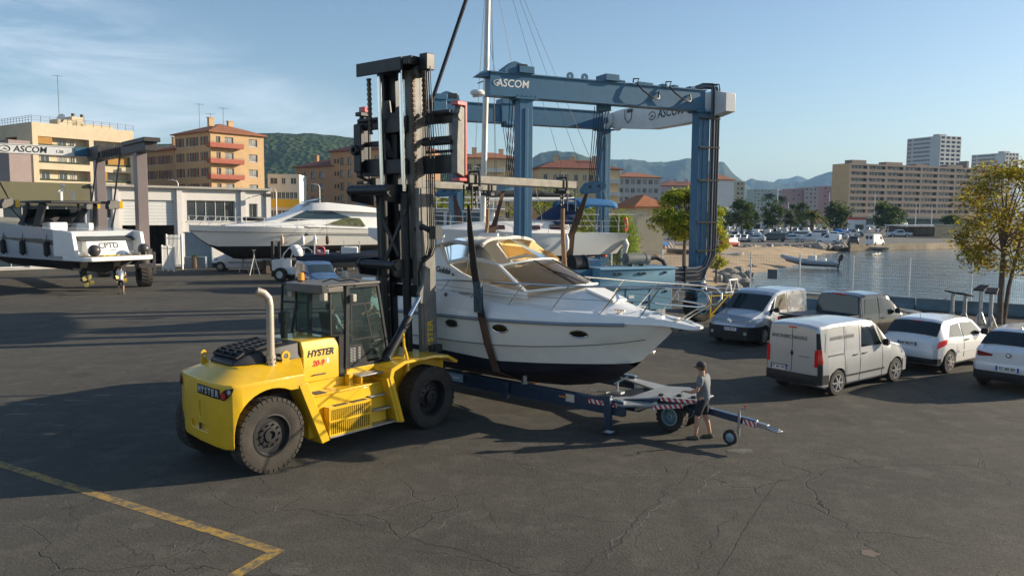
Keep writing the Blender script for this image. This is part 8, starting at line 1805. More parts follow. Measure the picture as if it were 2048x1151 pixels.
# ------------------------------------------------------------------ fences and gates
def slat_fence(nm,label,cat,p,q,h,m,pit=.16,w=.05,group=None,post=2.5,rails=(.12,.9)):
    p,q=V((*p,0)),V((*q,0)); L=(q-p).length; t=thing(nm,label,cat,p,math.atan2((q-p).y,(q-p).x),group)
    b=MB(); n=int(L/pit)
    for i in range(n+1): x=i*L/n; b.span(x-w/2,x+w/2,-.02,.02,h*.08,h)
    for r in rails: b.span(0,L,-.035,.035,h*r-.03,h*r+.03)
    b.build('slat_panel',m,t,smooth=False)
    k=max(1,round(L/post))
    for i in range(k+1): b=MB(); b.span(i*L/k-.05,i*L/k+.05,-.06,.06,0,h+.06); b.build('post',m,t,smooth=False)
    return t
slat_fence('fence','long white slatted yard fence under the open yacht','fence',(-52,66.2),(-38.9,71.0),1.55,mWHT,.20,.07)
slat_fence('gate','white barred sliding gate beside the blue grey wall, nearer panel','gate',(px_at(322,67.5),67.5),(px_at(345,66.5),66.5),2.15,mWHT,.13,.05,'white yard gates',1.0)
slat_fence('gate','white barred gate panel standing taller behind the nearer one','gate',(px_at(331,70),70),(px_at(362,69.5),69.5),3.0,mWHT,.13,.05,'white yard gates',1.4)
t=thing('low_wall','blue grey painted wall with planter under the yacht bow','wall',(px_at(368,72),72,0),R(10))
b=MB(); b.span(0,2.3,0,.4,0,3.1); b.span(-.1,2.4,-.05,.45,3.1,3.2); b.build('wall_panel',mat('blue_grey_paint',(.22,.29,.34),.7,var=.15,dirt=.2),t,bevel=.01)
b=MB(); b.span(.1,1.9,-.9,-.1,0,1.0); b.build('planter',mat('blue_grey_paint',(.22,.29,.34),.7),t,bevel=.01)
# ------------------------------------------------------------------ foliage
def leafmat(nm,c1,c2,sc=1.2,tr=.28):
    m,n,L,bs=node_mat(nm); tc=n.new('ShaderNodeTexCoord'); a=N(n,'ShaderNodeTexNoise',Scale=sc,Detail=4); L.new(tc.outputs['Object'],a.inputs['Vector'])
    r=N(n,'ShaderNodeMapRange'); r.inputs[1].default_value=.36; r.inputs[2].default_value=.64; L.new(a.outputs[0],r.inputs[0])
    x=n.new('ShaderNodeMix'); x.data_type='RGBA'; x.inputs['A'].default_value=(*c1,1); x.inputs['B'].default_value=(*c2,1); L.new(r.outputs[0],x.inputs['Factor'])
    L.new(x.outputs['Result'],bs.inputs['Base Color']); bs.inputs['Roughness'].default_value=.6; bs.inputs['Specular IOR Level'].default_value=.25
    t=n.new('ShaderNodeBsdfTranslucent'); L.new(x.outputs['Result'],t.inputs[0]); mx=n.new('ShaderNodeMixShader'); mx.inputs[0].default_value=tr; L.new(bs.outputs[0],mx.inputs[1]); L.new(t.outputs[0],mx.inputs[2]); L.new(mx.outputs[0],n['Material Output'].inputs[0]); return m
lfD=leafmat('dark_leaf',(.035,.055,.018),(.06,.085,.025)); lfM=leafmat('mid_leaf',(.10,.155,.025),(.15,.20,.035),tr=.4); lfY=leafmat('yellow_green_leaf',(.36,.41,.035),(.46,.46,.04),tr=.55); lfA=leafmat('autumn_leaf',(.38,.37,.035),(.46,.36,.035),tr=.55); lfO=leafmat('rusty_leaf',(.24,.12,.03),(.20,.15,.03),tr=.35); lfP=leafmat('soft_green_leaf',(.27,.38,.04),(.36,.45,.05),tr=.55)
def leaves(mb,c,r,n,size,rnd,flat=.7,droop=0):
    for _ in range(n):
        while True:
            p=V((rnd.uniform(-1,1),rnd.uniform(-1,1),rnd.uniform(-1,1)))
            if p.length<1: break
        p=V((p.x*r,p.y*r,p.z*r*flat))+c; s=size*rnd.uniform(.6,1.35); a=rnd.uniform(0,2*PI); t=rnd.uniform(-.7,.7)
        d=V((math.cos(a),math.sin(a),t-droop)).normalized(); e=V((-math.sin(a)*.5+rnd.uniform(-.3,.3),math.cos(a)*.5+rnd.uniform(-.3,.3),rnd.uniform(-.35,.35))).normalized()*.42
        mb.cur=0 if rnd.random()<.62 else 1
        mb.add([p-d*s*.5,p+e*s*.5,p+d*s*.5-V((0,0,s*.12)),p-e*s*.5],[(0,1,2,3)])
def tree(nm,label,loc,h,cr,cz,rz_,nl,lpl,ls,mats,group,trunk_r=.16,seed=1,limbs=9,cat='tree',flat=.7,cl=.55,fork=False,lean=(0,0),droop=.1):
    rnd=random.Random(seed); t=thing(nm,label,cat,loc,0,group)
    tb=MB(); top=V((lean[0],lean[1],cz-rz_*.2)); base=[V((0,0,0)),top*.4+V((rnd.uniform(-.1,.1),rnd.uniform(-.1,.1),0)),top,top+V((0,0,rz_*.7))]
    tb.tube(base,[trunk_r*1.25,trunk_r,trunk_r*.7,trunk_r*.25],8)
    if fork: tb.tube([V((.25,.1,0)),V((.45,.2,cz*.35)),V((.9,.3,cz*.8)),V((1.1,.2,cz+rz_*.5))],[trunk_r*.9,trunk_r*.75,trunk_r*.5,trunk_r*.2],8)
    cs=[]
    for i in range(nl):
        a=2.4*i+rnd.uniform(-.5,.5); u=rnd.uniform(-.85,.95); k=math.sqrt(max(.02,1-u*u))*rnd.uniform(.45,1.0)
        cs.append(V((lean[0]+cr*k*math.cos(a),lean[1]+cr*k*math.sin(a),cz+rz_*u)))
    for i,c in enumerate(cs[:limbs]):
        s=base[1].lerp(base[2],rnd.uniform(.5,1.3)); m=s.lerp(c,.5)+V((0,0,.12*cr)); tb.tube([s,m,c],[trunk_r*.42,trunk_r*.26,trunk_r*.08],5)
    tb.build('trunk',mBARK,t)
    lb=MB()
    for c in cs: leaves(lb,c,cr*cl*rnd.uniform(.55,1.1),lpl,ls,rnd,flat,droop)
    lb.build('crown',list(mats),t,smooth=False,fix=False); return t
# autumn tree at the right edge
tp=(px_at(2012,36.5),36.5,0)
tree('tree','tall autumn tree with yellowing leaves at the right edge, behind the white cars',tp,7.5,2.25,4.75,2.55,105,85,.23,(lfA,lfO),None,.12,5,22,fork=True,cl=.34,lean=(.1,.2))
# trees by the blue lift
tree('tree','yellow green tree behind the tall leg of the blue lift',(px_at(1372,60),60,0),6.9,2.35,4.9,1.75,60,110,.36,(lfY,lfM),'trees around the blue lift',.14,8,16,cl=.40,droop=.5)
tree('tree','slender yellow green tree right of the tall leg, above the boulders',(px_at(1436,58.5),58.5,0),5.3,.75,3.1,2.3,30,90,.24,(lfY,lfA),'trees around the blue lift',.08,12,10,cl=.6,droop=.5)
tree('bush','tall soft green tamarisk bush between the sailing yacht stern and the tiled house',(px_at(1238,70),70,0),4.9,1.75,2.5,2.35,80,230,.19,(lfP,lfM),'trees around the blue lift',.14,21,14,cat='bush',cl=.5,droop=-.6,flat=1)
tree('tree','green tree seen between the mast and the near blue leg',(px_at(880,78),78,0),8,3.2,5.2,2.4,50,90,.36,(lfY,lfM),'trees behind the boats',.2,31,12,cl=.42)
tree('tree','green tree seen behind the boom of the sailing yacht',(px_at(1090,80),80,0),7.6,4.2,4.9,2.3,60,90,.36,(lfM,lfY),'trees behind the boats',.2,33,12,cl=.42)
tree('tree','broad green tree seen above the blue bimini',(px_at(1165,84),84,0),6.2,3.4,3.6,2.2,50,90,.36,(lfM,lfP),'trees behind the boats',.2,35,12,cl=.42)
# tree line across the bay
kinds=[(1442,228,415,30,'dark round tree left of the red signed shop, across the bay'),(1484,215,400,40,'large dark tree behind the left end of the far cars'),(1545,232,402,34,'dark olive tree between the first two tall lamp posts'),(1582,250,408,26,'dark tree left of the palm across the bay'),(1605,246,405,22,'small dark tree touching the left side of the palm'),(1672,240,404,40,'dark tree right of the palm, against the slab end wall'),(1775,262,404,46,'round dark green tree in front of the brown slab'),(1400,236,420,24,'small dark tree seen right behind the tall blue leg'),(1330,240,405,36,'dark tree left of the yellow green tree, across the bay'),(1905,255,430,30,'low green tree beside the flat roofed cafe'),(1500,262,418,30,'dark tree behind the pair of lamp posts across the bay')]
for i,(px,d,yt,wpx,lab) in enumerate(kinds):
    zt=P(px,yt,d)[2]; cr=wpx/1593*d*.62; tree('tree',lab,(px_at(px,d),d,0),zt,cr,zt*.58,zt*.40,34,55,cr*.30,(lfD,lfM) if i%3 else (lfM,lfD),'trees across the bay',.22,50+i,6,cl=.5,flat=.8)
def palm(label,px,d,yt,seed=3,small=False,group='palms across the bay'):
    zt=P(px,yt,d)[2]; t=thing('palm_tree',label,'palm',(px_at(px,d),d,0),0,group); b=MB(); hz=zt*(.62 if not small else .8); b.tube([(0,0,0),(0,0,hz)],[.45,.4] if not small else [.25,.2],8); b.build('trunk',mBARK,t)
    rnd=random.Random(seed); b=MB(); L=zt*.55 if not small else zt*.25
    for i in range(44):
        a=2.4*i; el=rnd.uniform(-.2,1.2); pr=V((0,0,hz)); d_=V((math.cos(a)*math.cos(el),math.sin(a)*math.cos(el),math.sin(el))); prev=pr
        for k in range(1,7):
            u=k/6; q=pr+d_*L*u+V((0,0,-L*.55*u*u)); s=(q-prev).normalized().cross(V((0,0,1))).normalized()*L*.085*(1.1-u*.8); b.cur=0 if rnd.random()<.8 else 1; b.add([prev-s,prev+s,q+s,q-s],[(0,1,2,3)]); b.add([prev-s*2+V((0,0,-s.length)),prev,q,q-s*2+V((0,0,-s.length))],[(0,1,2,3)]); prev=q
    b.build('crown',[lfM,lfO],t,smooth=False,fix=False)
palm('broad palm with drooping fronds among the far tree line',1625,225,408); palm('thin tall palm in front of the pale green block, left one',1537,420,378,5,True); palm('thin tall palm in front of the pale green block, right one',1561,420,384,6,True); palm('tall palm behind the tiled house, left of the yellow green tree',1293,130,388,7,True)
palm('small potted palm in the blue grey planter under the yacht bow',386,71.2,506,9,True,None)
# ------------------------------------------------------------------ rear fence of the yard on the bay side
mMS=glassmat('wire_mesh',(.62,.62,.60),.10,.6)
def meshmat():
    m,n,L,bs=node_mat('wire_mesh_panel'); out=n['Material Output']; tc=n.new('ShaderNodeTexCoord'); sp=n.new('ShaderNodeSeparateXYZ'); L.new(tc.outputs['Object'],sp.inputs[0])
    def line(s,p,w):
        a=N(n,'ShaderNodeMath',operation='MULTIPLY'); a.inputs[1].default_value=1/p; L.new(s,a.inputs[0]); f=N(n,'ShaderNodeMath',operation='FRACT'); L.new(a.outputs[0],f.inputs[0]); l=N(n,'ShaderNodeMath',operation='LESS_THAN'); l.inputs[1].default_value=w; L.new(f.outputs[0],l.inputs[0]); return l.outputs[0]
    mx=N(n,'ShaderNodeMath',operation='MAXIMUM'); L.new(line(sp.outputs[0],.10,.11),mx.inputs[0]); L.new(line(sp.outputs[2],.20,.045),mx.inputs[1])
    bs.inputs['Base Color'].default_value=(.30,.30,.29,1); bs.inputs['Roughness'].default_value=.5; L.new(mx.outputs[0],bs.inputs['Alpha']); return m
mMESH=meshmat()
fe=thing('wire_fence','tall wire mesh fence with white posts along the sea wall','fence',(0,0,0))
for i,(x,y) in enumerate(FENCE):
    z0=.0; b=MB(); b.cyl((x,y,z0),(x,y,2.55),.055,8); 
    for z in(.6,1.1,1.6,2.2): b.box((x,y,z),(.13,.13,.05))
    b.build('post',mWHT,fe)
for a,c in zip(FENCE,FENCE[1:]):
    d=V((c[0]-a[0],c[1]-a[1],0)); L=d.length; b=MB(); b.add([(0,0,.12),(L,0,.12),(L,0,2.45),(0,0,2.45)],[(0,1,2,3)]); o=b.build('mesh_panel',mMESH,fe,smooth=False,fix=False); o.location=(a[0],a[1],0); o.rotation_euler=(0,0,math.atan2(d.y,d.x))
b=MB(); p=V((*FENCE[6],0)).lerp(V((*FENCE[7],0)),.45); b.box((p.x,p.y-.05,1.2),(.62,.03,.62),-.6); b.build('plain_sign',mat('grey_sign',(.12,.13,.14),.6),fe,smooth=False)
# low concrete barriers in front of the fence
mBAR=mat('barrier_blue_grey',(.17,.23,.28),.75,var=.35,vs=.8,dirt=.4,col2=(.10,.16,.18))
q=[(18.6,44.6),(21.6,42.3),(24.4,40.2),(27.0,38.2),(29.5,36.3)]
labs=['low blue grey barrier block behind the black pickup bonnet','low blue grey barrier block behind the white hatchback roof','low blue grey barrier block behind the jack stands','low blue grey barrier block beside the autumn tree trunk']
for (a,c),lab in zip(zip(q,q[1:]),labs):
    d=V((c[0]-a[0],c[1]-a[1],0)); L=d.length-.05; t=thing('barrier',lab,'barrier',(a[0],a[1],0),math.atan2(d.y,d.x),'barrier blocks by the sea'); b=MB(); b.pryz([(-.3,0),(.3,0),(.3,.12),(.12,.3),(.10,.62),(-.10,.62),(-.12,.3),(-.3,.12)],0,L); b.build('block',mBAR,t,bevel=.02)
for k,(px,yy,lab) in enumerate(((1545,606,'low dark barrier block behind the steel grey van'),(1460,600,'low dark barrier block right of the guard frame'))):
    g_=G(px,yy,.6); t=thing('barrier',lab,'barrier',(g_[0],g_[1],0),R(-33),'barrier blocks by the sea'); b=MB(); b.pryz([(-.3,0),(.3,0),(.3,.25),(.12,.5),(.10,.95),(-.10,.95),(-.12,.5),(-.3,.25)],-2.2,2.2); b.build('block',mBAR,t,bevel=.02)
# jack stands
jl=['short jack stand with tilted top plate, leftmost of the four by the autumn tree','short jack stand second from left by the autumn tree','tall jack stand with square top plate, third by the autumn tree','tall jack stand nearest the trunk of the autumn tree']
for k,(px,yt,yb) in enumerate(((1915,586,655),(1940,590,660),(1972,577,668),(1993,583,672))):
    d=33.5-.5*k if k<2 else 31-.6*(k-2); zt=P(px,yt,d)[2]; x=px_at(px,d)
    t=thing('jack_stand',jl[k],'jack stand',(x,d,0),.3*k,'jack stands by the sea wall',1)
    b=MB(); b.cyl((0,0,zt*.35),(0,0,zt),.09 if k<2 else .08,8,.07)
    for j in range(3): a=2.1*j+.5; b.bar((0,0,zt*.62),(.5*math.cos(a),.5*math.sin(a),.0),.05,.05); b.bar((0,0,zt*.3),(.38*math.cos(a),.38*math.sin(a),zt*.2),.03,.03)
    b.build('tripod',mALU,t,smooth=False)
    b=MB(); b.box((0,0,zt+.03),(.55,.40,.06),.4,Matrix.Rotation(.22 if k in(0,1) else -.3,3,'Y')); b.build('top_plate',mBLKM,t,bevel=.01)
for k,(px,yy,lab) in enumerate(((1375,600,'white trestle stand behind the cruiser bow rail, left one'),(1400,602,'white trestle stand behind the cruiser bow rail, right one'),(1470,592,'white trestle leaning at the barrier right of the guard frame'))):
    d=46; x=px_at(px,d); t=thing('trestle',lab,'trestle',(x,d,0),.4*k,'white trestles by the sea wall'); b=MB(); h_=1.25
    for s in(-1,1):
        for e in(-1,1): b.bar((s*.4,0,h_),(s*.5,e*.35,0),.05,.05)
    b.bar((-.5,0,h_),(.5,0,h_),.08,.08); b.bar((-.46,.2,.5),(.46,.2,.5),.04,.04); b.build('frame',mWHT,t,smooth=False)
# ================================================================== boulders
def rock(rnd,r):
    b=MB(); b.ball((0,0,0),r,10); sx,sy,sz=rnd.uniform(.8,1.35),rnd.uniform(.7,1.1),rnd.uniform(.55,.85); sd=rnd.uniform(0,50)
    pl=[(V((rnd.uniform(-1,1),rnd.uniform(-1,1),rnd.uniform(-.4,1))).normalized(),rnd.uniform(.55,.85)*r) for _ in range(7)]
    for i,p in enumerate(b.v):
        p=V(p); p*=1+.22*mnoise.noise(p*1.4/r+V((sd,0,0)))
        for n_,k in pl:
            e=p.dot(n_)-k
            if e>0: p-=n_*e
        b.v[i]=(p.x*sx,p.y*sy,p.z*sz)
    return b
rnd=random.Random(4); RK=[]
spots=[]
for i in range(26): # far bank
    px=1448+i*9.7+rnd.uniform(-3,3); Y=lerp(131,142,i/25); spots.append((px_at(px,Y),Y-rnd.uniform(0,1.5),-.35+rnd.uniform(-.2,.25),rnd.uniform(.75,1.15),'far'))
for px,py,r in((1436,560,.75),(1450,552,.8),(1462,545,.85),(1476,541,.8),(1468,560,.85),(1482,553,.9),(1490,565,.7),(1448,575,.7),(1474,574,.65),(1497,548,.7),(1505,532,.7),(1460,530,.6),(1432,545,.6),(1440,588,.6)):
    g_=G(px,py,-.7); spots.append((g_[0],g_[1],-.75,r,'near'))
for px in(1830,1760,1690,1900): g_=G(px,615,-.8); spots.append((px_at(px,50.5),50.5-.0*px,-.8,.8,'wall'))
kl={'far':'boulders of the far bank below the parked cars','near':'boulders at the near end of the beach','wall':'boulders below the sea wall fence'}
lb={'far':'grey tan boulder in the row between the beach and the far parked cars','near':'rough tan boulder in the heap at the near end of the beach','wall':'pale boulder below the wire fence at the water edge'}
RM=[]
for i,(x,y,z,r,k) in enumerate(spots):
    if i<9: o=rock(rnd,1).build('boulder',mROCK,None,ang=25); RM.append(o.data)
    else: o=bpy.data.objects.new('boulder',RM[i%9]); COL.objects.link(o)
    o.location=(x,y,z); o.scale=(r,r,r*rnd.uniform(.8,1.1)); o.rotation_euler=(0,0,rnd.uniform(0,6)); tag(o,lb[k],'boulder',kl[k])
# ------------------------------------------------------------------ cars across the bay: one mesh each
HBf=Car(-.68,3.36,2.54,.865,HB.top,HB.belt,HB.wt,.31,.22,None,HB.plan); SUVf=SV; VANf=VAN; PKf=PK
mDG=mat('car_glass',(.03,.04,.045),.15,spec=.7); mTL=mat('tail_red',(.35,.02,.02),.3)
CM={}
def far_mesh(kind,m):
    k=(kind,m.name)
    if k in CM: return CM[k]
    C=dict(hatch=HBf,suv=SUVf,van=VANf,pickup=PKf,people=VM)[kind]; b=MB(); C.body(b,.14); b.cur=1
    if kind!='van': 
        x0={'hatch':-.5,'suv':-.58,'people':-.9,'pickup':.645}[kind]; x1={'hatch':-.14,'suv':-.22,'people':-.86,'pickup':.715}[kind]
        if kind!='people': C.topg(b,x0,x1,1,.95,.03,2,4)
    w0={'hatch':(1.72,2.32),'suv':(1.84,2.42),'van':(1.9,2.5),'pickup':(2.28,2.92),'people':(2.3,3.0)}[kind]; C.topg(b,w0[0],w0[1],.9,.92,.03,3,4)
    for s in(-1,1):
        zb=C.belt[1][1]+.06
        xa,xb={'hatch':(.05,1.95),'suv':(.1,2.1),'van':(1.0,2.0),'pickup':(.9,2.6),'people':(-.7,2.7)}[kind]; C.side(b,[(xa,zb),(xb,zb),(xb-.45,C.T(xb-.5)-.16),(xa+.15,C.T(xa+.3)-.14)],s,.02,4,2)
        b.cur=2
        for x in(0,C.wb): b.cyl((x,s*C.w*.75,C.r),(x,s*C.w*1.0,C.r),C.r,12)
        b.cur=4
        for x in(0,C.wb): b.cyl((x,s*C.w*1.0,C.r),(x,s*C.w*1.012,C.r),C.r*.6,10)
        b.cur=3; C.side(b,[(C.L0+.02,.75),(C.L0+.28,.78),(C.L0+.25,.98),(C.L0+.03,.98)],s,.02,2,1); b.cur=1
    o=b.build('parked_car',[m,mDG,mRUB,mTL,mRIMS],None,ang=34); CM[k]=o.data; bpy.data.objects.remove(o); return CM[k]
mDKB=paint('navy_car_paint',(.025,.04,.07)); mDKG=paint('dark_grey_car_paint',(.05,.053,.057)); mREDC=paint('red_car_paint',(.30,.02,.02)); mSLV2=paint('light_silver_car_paint',(.52,.53,.54),metal=.3); mTEAL=paint('teal_car_paint',(.05,.11,.12)); mBGE=paint('beige_car_paint',(.40,.37,.32))
colr={'w':(mWHTV,'white'),'s':(mSLV2,'silver'),'n':(mDKB,'navy'),'g':(mDKG,'dark grey'),'k':(mBLKC,'black'),'r':(mREDC,'red'),'t':(mTEAL,'dark teal'),'b':(mGREYC,'blue grey'),'e':(mBGE,'beige')}
kn={'hatch':'hatchback','suv':'SUV','van':'panel van','pickup':'pickup','people':'minivan'}
ords=['first','second','third','fourth','fifth','sixth','seventh','eighth','ninth','tenth','eleventh','twelfth','thirteenth','fourteenth','fifteenth','sixteenth','seventeenth','eighteenth','nineteenth','twentieth']
def far_row(y,items,rn,dx=0):
    cnt={}
    for px,kind,c,hd in items:
        m,cn=colr[c]; g_=G(px,y+random.uniform(-.6,.6)); o=bpy.data.objects.new('parked_car',far_mesh(kind,m)); COL.objects.link(o)
        o.location=(g_[0],g_[1],0); o.rotation_euler=(0,0,R(hd)); 
        k=cnt.setdefault((kind,c),[]); k.append((px,o,cn,kind))
    for (kind,c),v in cnt.items():
        v.sort(key=lambda q:q[0])
        for i,(px,o,cn,kd) in enumerate(v):
            what=cn+' '+kn[kd]; lab=f'{what} in {rn}' if len(v)==1 else f'{ords[i]} {what} from the left in {rn}'
            tag(o,lab,'van' if kd in('van','people') else 'car','cars parked across the bay')
far_row(484,[(1462,'hatch','w',62),(1474,'hatch','w',62),(1487,'hatch','s',62),(1522,'suv','s',150),(1560,'people','g',160),(1594,'suv','s',160),(1634,'van','s',160)],'the front row across the bay')
far_row(488,[(1672,'van','w',140),(1707,'suv','g',70)],'the gap left of the tall white van')
far_row(493,[(1451,'hatch','r',40)],'the corner by the boulders')
far_row(474.5,[(1470,'hatch','g',62),(1482,'suv','t',62),(1498,'hatch','n',60),(1512,'people','w',60),(1535,'people','s',60),(1557,'suv','t',62),(1580,'hatch','t',62),(1600,'suv','n',150),(1622,'hatch','w',150),(1648,'people','s',150),(1676,'hatch','w',150),(1700,'suv','w',150),(1722,'hatch','g',150)],'the second row across the bay')
far_row(466,[(1455,'people','w',60),(1480,'van','w',60),(1500,'suv','s',60),(1520,'hatch','n',60),(1548,'hatch','k',60),(1568,'van','w',60),(1590,'suv','b',60),(1612,'van','w',60),(1636,'hatch','e',60),(1690,'suv','w',60),(1712,'hatch','s',60),(1368,'suv','w',60),(1350,'hatch','s',60),(1335,'hatch','n',60)],'the third row across the bay')
far_row(456,[(1458,'hatch','w',5),(1472,'people','w',5),(1504,'suv','w',5),(1525,'hatch','s',5),(1548,'hatch','w',5),(1570,'hatch','n',5),(1592,'suv','w',5),(1613,'hatch','g',5),(1638,'hatch','w',5),(1662,'suv','k',5),(1690,'hatch','s',5),(1712,'hatch','w',5),(1735,'suv','w',5),(1340,'people','w',5),(1362,'hatch','b',5)],'the road behind the far car park')
far_row(447,[(1700,'hatch','w',5),(1722,'suv','w',5),(1745,'hatch','s',5),(1830,'hatch','w',5),(1850,'suv','b',5),(1870,'hatch','w',5),(1800,'hatch','n',5),(1890,'hatch','s',5)],'the street in front of the brown slab')
far_row(479,[(1447,'suv','w',62),(1500,'hatch','b',62),(1514,'hatch','k',62),(1540,'hatch','w',62),(1578,'hatch','n',150),(1612,'people','w',150),(1655,'hatch','g',150),(1690,'hatch','s',150),(1343,'hatch','w',60),(1360,'suv','g',60)],'the packed row behind the front row')
far_row(461,[(1445,'hatch','s',60),(1466,'suv','g',60),(1491,'people','w',60),(1510,'hatch','w',60),(1533,'suv','n',60),(1556,'hatch','s',60),(1580,'people','w',60),(1602,'hatch','k',60),(1625,'suv','w',60),(1650,'hatch','b',60),(1672,'suv','g',60),(1735,'hatch','s',60)],'the rearmost car park row')
# tall white van, motorhomes, silver pickup, blue covered truck
def simple(nm,label,cat,px,y,hd,fn,group=None,sc=1):
    g_=G(px,y); t=thing(nm,label,cat,(g_[0],g_[1],0),R(hd),group,sc); fn(t); return t
HV=Car(-.95,4.35,3.4,.98,[(-.95,2.45),(-.85,2.55),(2.2,2.55),(2.7,2.4),(3.55,1.35),(4.1,1.1),(4.35,.8)],[(-.95,1.3),(3.3,1.25),(4.35,.7)],[(-.95,.92),(2.5,.9),(4.35,.84)],r=.36)
def hv(t):
    b=MB(); HV.body(b,.12); b.build('body',mWHTV,t,ang=34)
    b=MB(); HV.topg(b,2.75,3.5,.9,.92,.03,3,4); b.build('windscreen',mDG,t)
    for s in(-1,1): b=MB(); HV.side(b,[(2.0,1.4),(3.2,1.38),(2.75,2.0),(2.05,2.05)],s,.02); b.build('side_window',mDG,t)
    b=MB(); b.add([(-.97,s*.15,1.5) if k in(0,3) and 0 else (-.97,y,z) for k,(y,z,s) in enumerate(((-.75,1.45,0),(-.1,1.45,0),(-.1,2.15,0),(-.75,2.15,0)))],[(0,1,2,3)]); b.add([(-.97,.1,1.45),(-.97,.75,1.45),(-.97,.75,2.15),(-.97,.1,2.15)],[(0,1,2,3)]); b.build('rear_window',mDG,t,smooth=False)
    for x in(0,3.4):
        for s in(-1,1): b=MB(); b.cyl((x,s*.75,.36),(x,s*.98,.36),.36,14); b.build('wheel',mRUB,t)
simple('delivery_van','tall white delivery van with two rear windows beside the far quay','van',1742,491,38,hv,None,.80)
def mh(t):
    b=MB(); b.prxz([(-3.2,.5),(2.0,.5),(2.0,1.6),(3.0,1.9),(3.0,2.7),(2.4,3.0),(-3.2,3.0)],-1.1,1.1); b.build('living_box',mWHTV,t,bevel=.08)
    b=MB(); b.prxz([(2.0,.4),(3.9,.4),(3.9,1.0),(3.3,1.2),(2.7,1.85),(2.0,1.85)],-.95,.95); c_=b.build('driver_cab',mWHTV,t,bevel=.05)
    b=MB(); b.add([(3.33,-.85,1.22),(3.33,.85,1.22),(2.76,.8,1.85),(2.76,-.8,1.85)],[(0,1,2,3)]); b.build('windscreen',mDG,c_,smooth=False,solid=.03)
    for s in(-1,1):
        b=MB(); 
        for x in(-2.4,-.6,.8): b.span(x,x+.9,s*1.10,s*1.12,1.7,2.2)
        b.build('side_window',mDG,t,smooth=False)
    for x in(-1.6,2.7):
        for s in(-1,1): b=MB(); b.cyl((x,s*.7,.35),(x,s*.98,.35),.35,12); b.build('wheel',mRUB,t)
simple('motorhome','white motorhome parked left of the flat roofed cafe, the left one','motorhome',1768,463,200,mh,'motorhomes across the bay'); simple('motorhome','white motorhome half hidden by the left end of the flat roofed cafe','motorhome',1797,462,200,mh,'motorhomes across the bay')
o=bpy.data.objects.new('parked_car',far_mesh('pickup',mSLV2)); COL.objects.link(o); g_=G(1812,474); o.location=(g_[0],g_[1],0); o.rotation_euler=(0,0,R(172)); tag(o,'silver pickup standing alone on the quay left of the cafe','pickup','cars parked across the bay')
def tk(t):
    b=MB(); b.prxz([(1.4,.4),(3.4,.4),(3.4,1.05),(2.8,1.25),(2.3,2.0),(1.4,2.05)],-.9,.9); b.build('driver_cab',mSLV2,t,bevel=.06)
    b=MB(); b.prxz([(1.5,1.3),(2.55,1.3),(2.2,1.9),(1.5,1.95)],-.92,.92); b.build('cab_glass',mDG,t,smooth=False)
    b=MB(); b.span(-2.6,1.3,-1,1,.6,1.1); b.build('load_bed',mGRYM,t,bevel=.03)
    b=MB(); b.grid(lambda u,v:(lerp(-2.6,1.3,u),lerp(-1.02,1.02,v),1.1+1.0*math.sin(PI*v)**.4*(.8+.25*math.sin(u*7))),10,8); b.build('blue_tarpaulin',mat('blue_tarp',(.02,.16,.45),.6,var=.2,bump=.4,bs=4),t)
    for x in(-1.5,2.4):
        for s in(-1,1): b=MB(); b.cyl((x,s*.65,.36),(x,s*.92,.36),.36,12); b.build('wheel',mRUB,t)
simple('flatbed_truck','small truck with blue tarpaulin load in the far car park','truck',1690,474,-20,tk)
# lamp posts, flag poles
def lamp(label,px,yb,yt,arm):
    g_=G(px,yb); zt=P(px,yt,g_[1])[2]; t=thing('street_lamp',label,'street lamp',(g_[0],g_[1],0),0,'lamp posts across the bay'); b=MB(); b.cyl((0,0,0),(0,0,zt),.22,8,.10); b.build('pole',mWHT,t)
    if arm: b=MB(); b.bar((-1.6,0,zt*.42),(1.6,0,zt*.42),.15,.25); b.span(-1.9,-1.2,-.2,.2,zt*.42-.05,zt*.42+.25); b.span(1.2,1.9,-.2,.2,zt*.42-.05,zt*.42+.25); b.build('lamp_arm',mWHT,t)
    else: b=MB(); b.bar((0,0,zt),(2.0,0,zt+.1),.10,.10); b.span(1.6,2.6,-.2,.2,zt,zt+.2); b.build('lamp_arm',mALU,t)
for a in(('tall white lamp post with cross arms above the left of the far cars',1553,462,376,1),('tall white lamp post with cross arms right of the palm',1656,463,384,1),('tall white lamp post with cross arms in front of the brown slab',1747,461,387,1),('grey lamp post left of the first dark trees across the bay',1468,465,400,0),('thin grey lamp post between the first tall post and the palm',1575,460,404,0),('thin grey lamp post just right of the second tall post',1668,459,408,0),('grey lamp post beside the round green tree',1757,459,410,0),('grey lamp post in front of the shops of the brown slab',1830,459,405,0),('thin lamp post beside the cafe, right of the others',1862,460,412,0),('white lamp post behind the slender yellow green tree',1432,462,396,1)): lamp(*a)
# yard lamps behind the workshop
for lab,px,d,yt in(('grey street lamp in front of the lower tan wing',358,120,360),('thin street lamp in front of the yellow banded office',553,110,376),('street lamp standing in front of the low brown block',640,130,368)):
    zt=P(px,yt,d)[2]; t=thing('street_lamp',lab,'street lamp',(px_at(px,d),d,0),0,'street lamps behind the yard'); b=MB(); b.tube([(0,0,0),(0,0,zt-.5),(-.2,0,zt-.1),(-.9,0,zt)],[.10,.07,.06,.05],7); b.build('pole',mWHT,t); b=MB(); b.box((-1.1,0,zt),(.7,.25,.14)); b.build('lamp_head',mALU,t,bevel=.02)
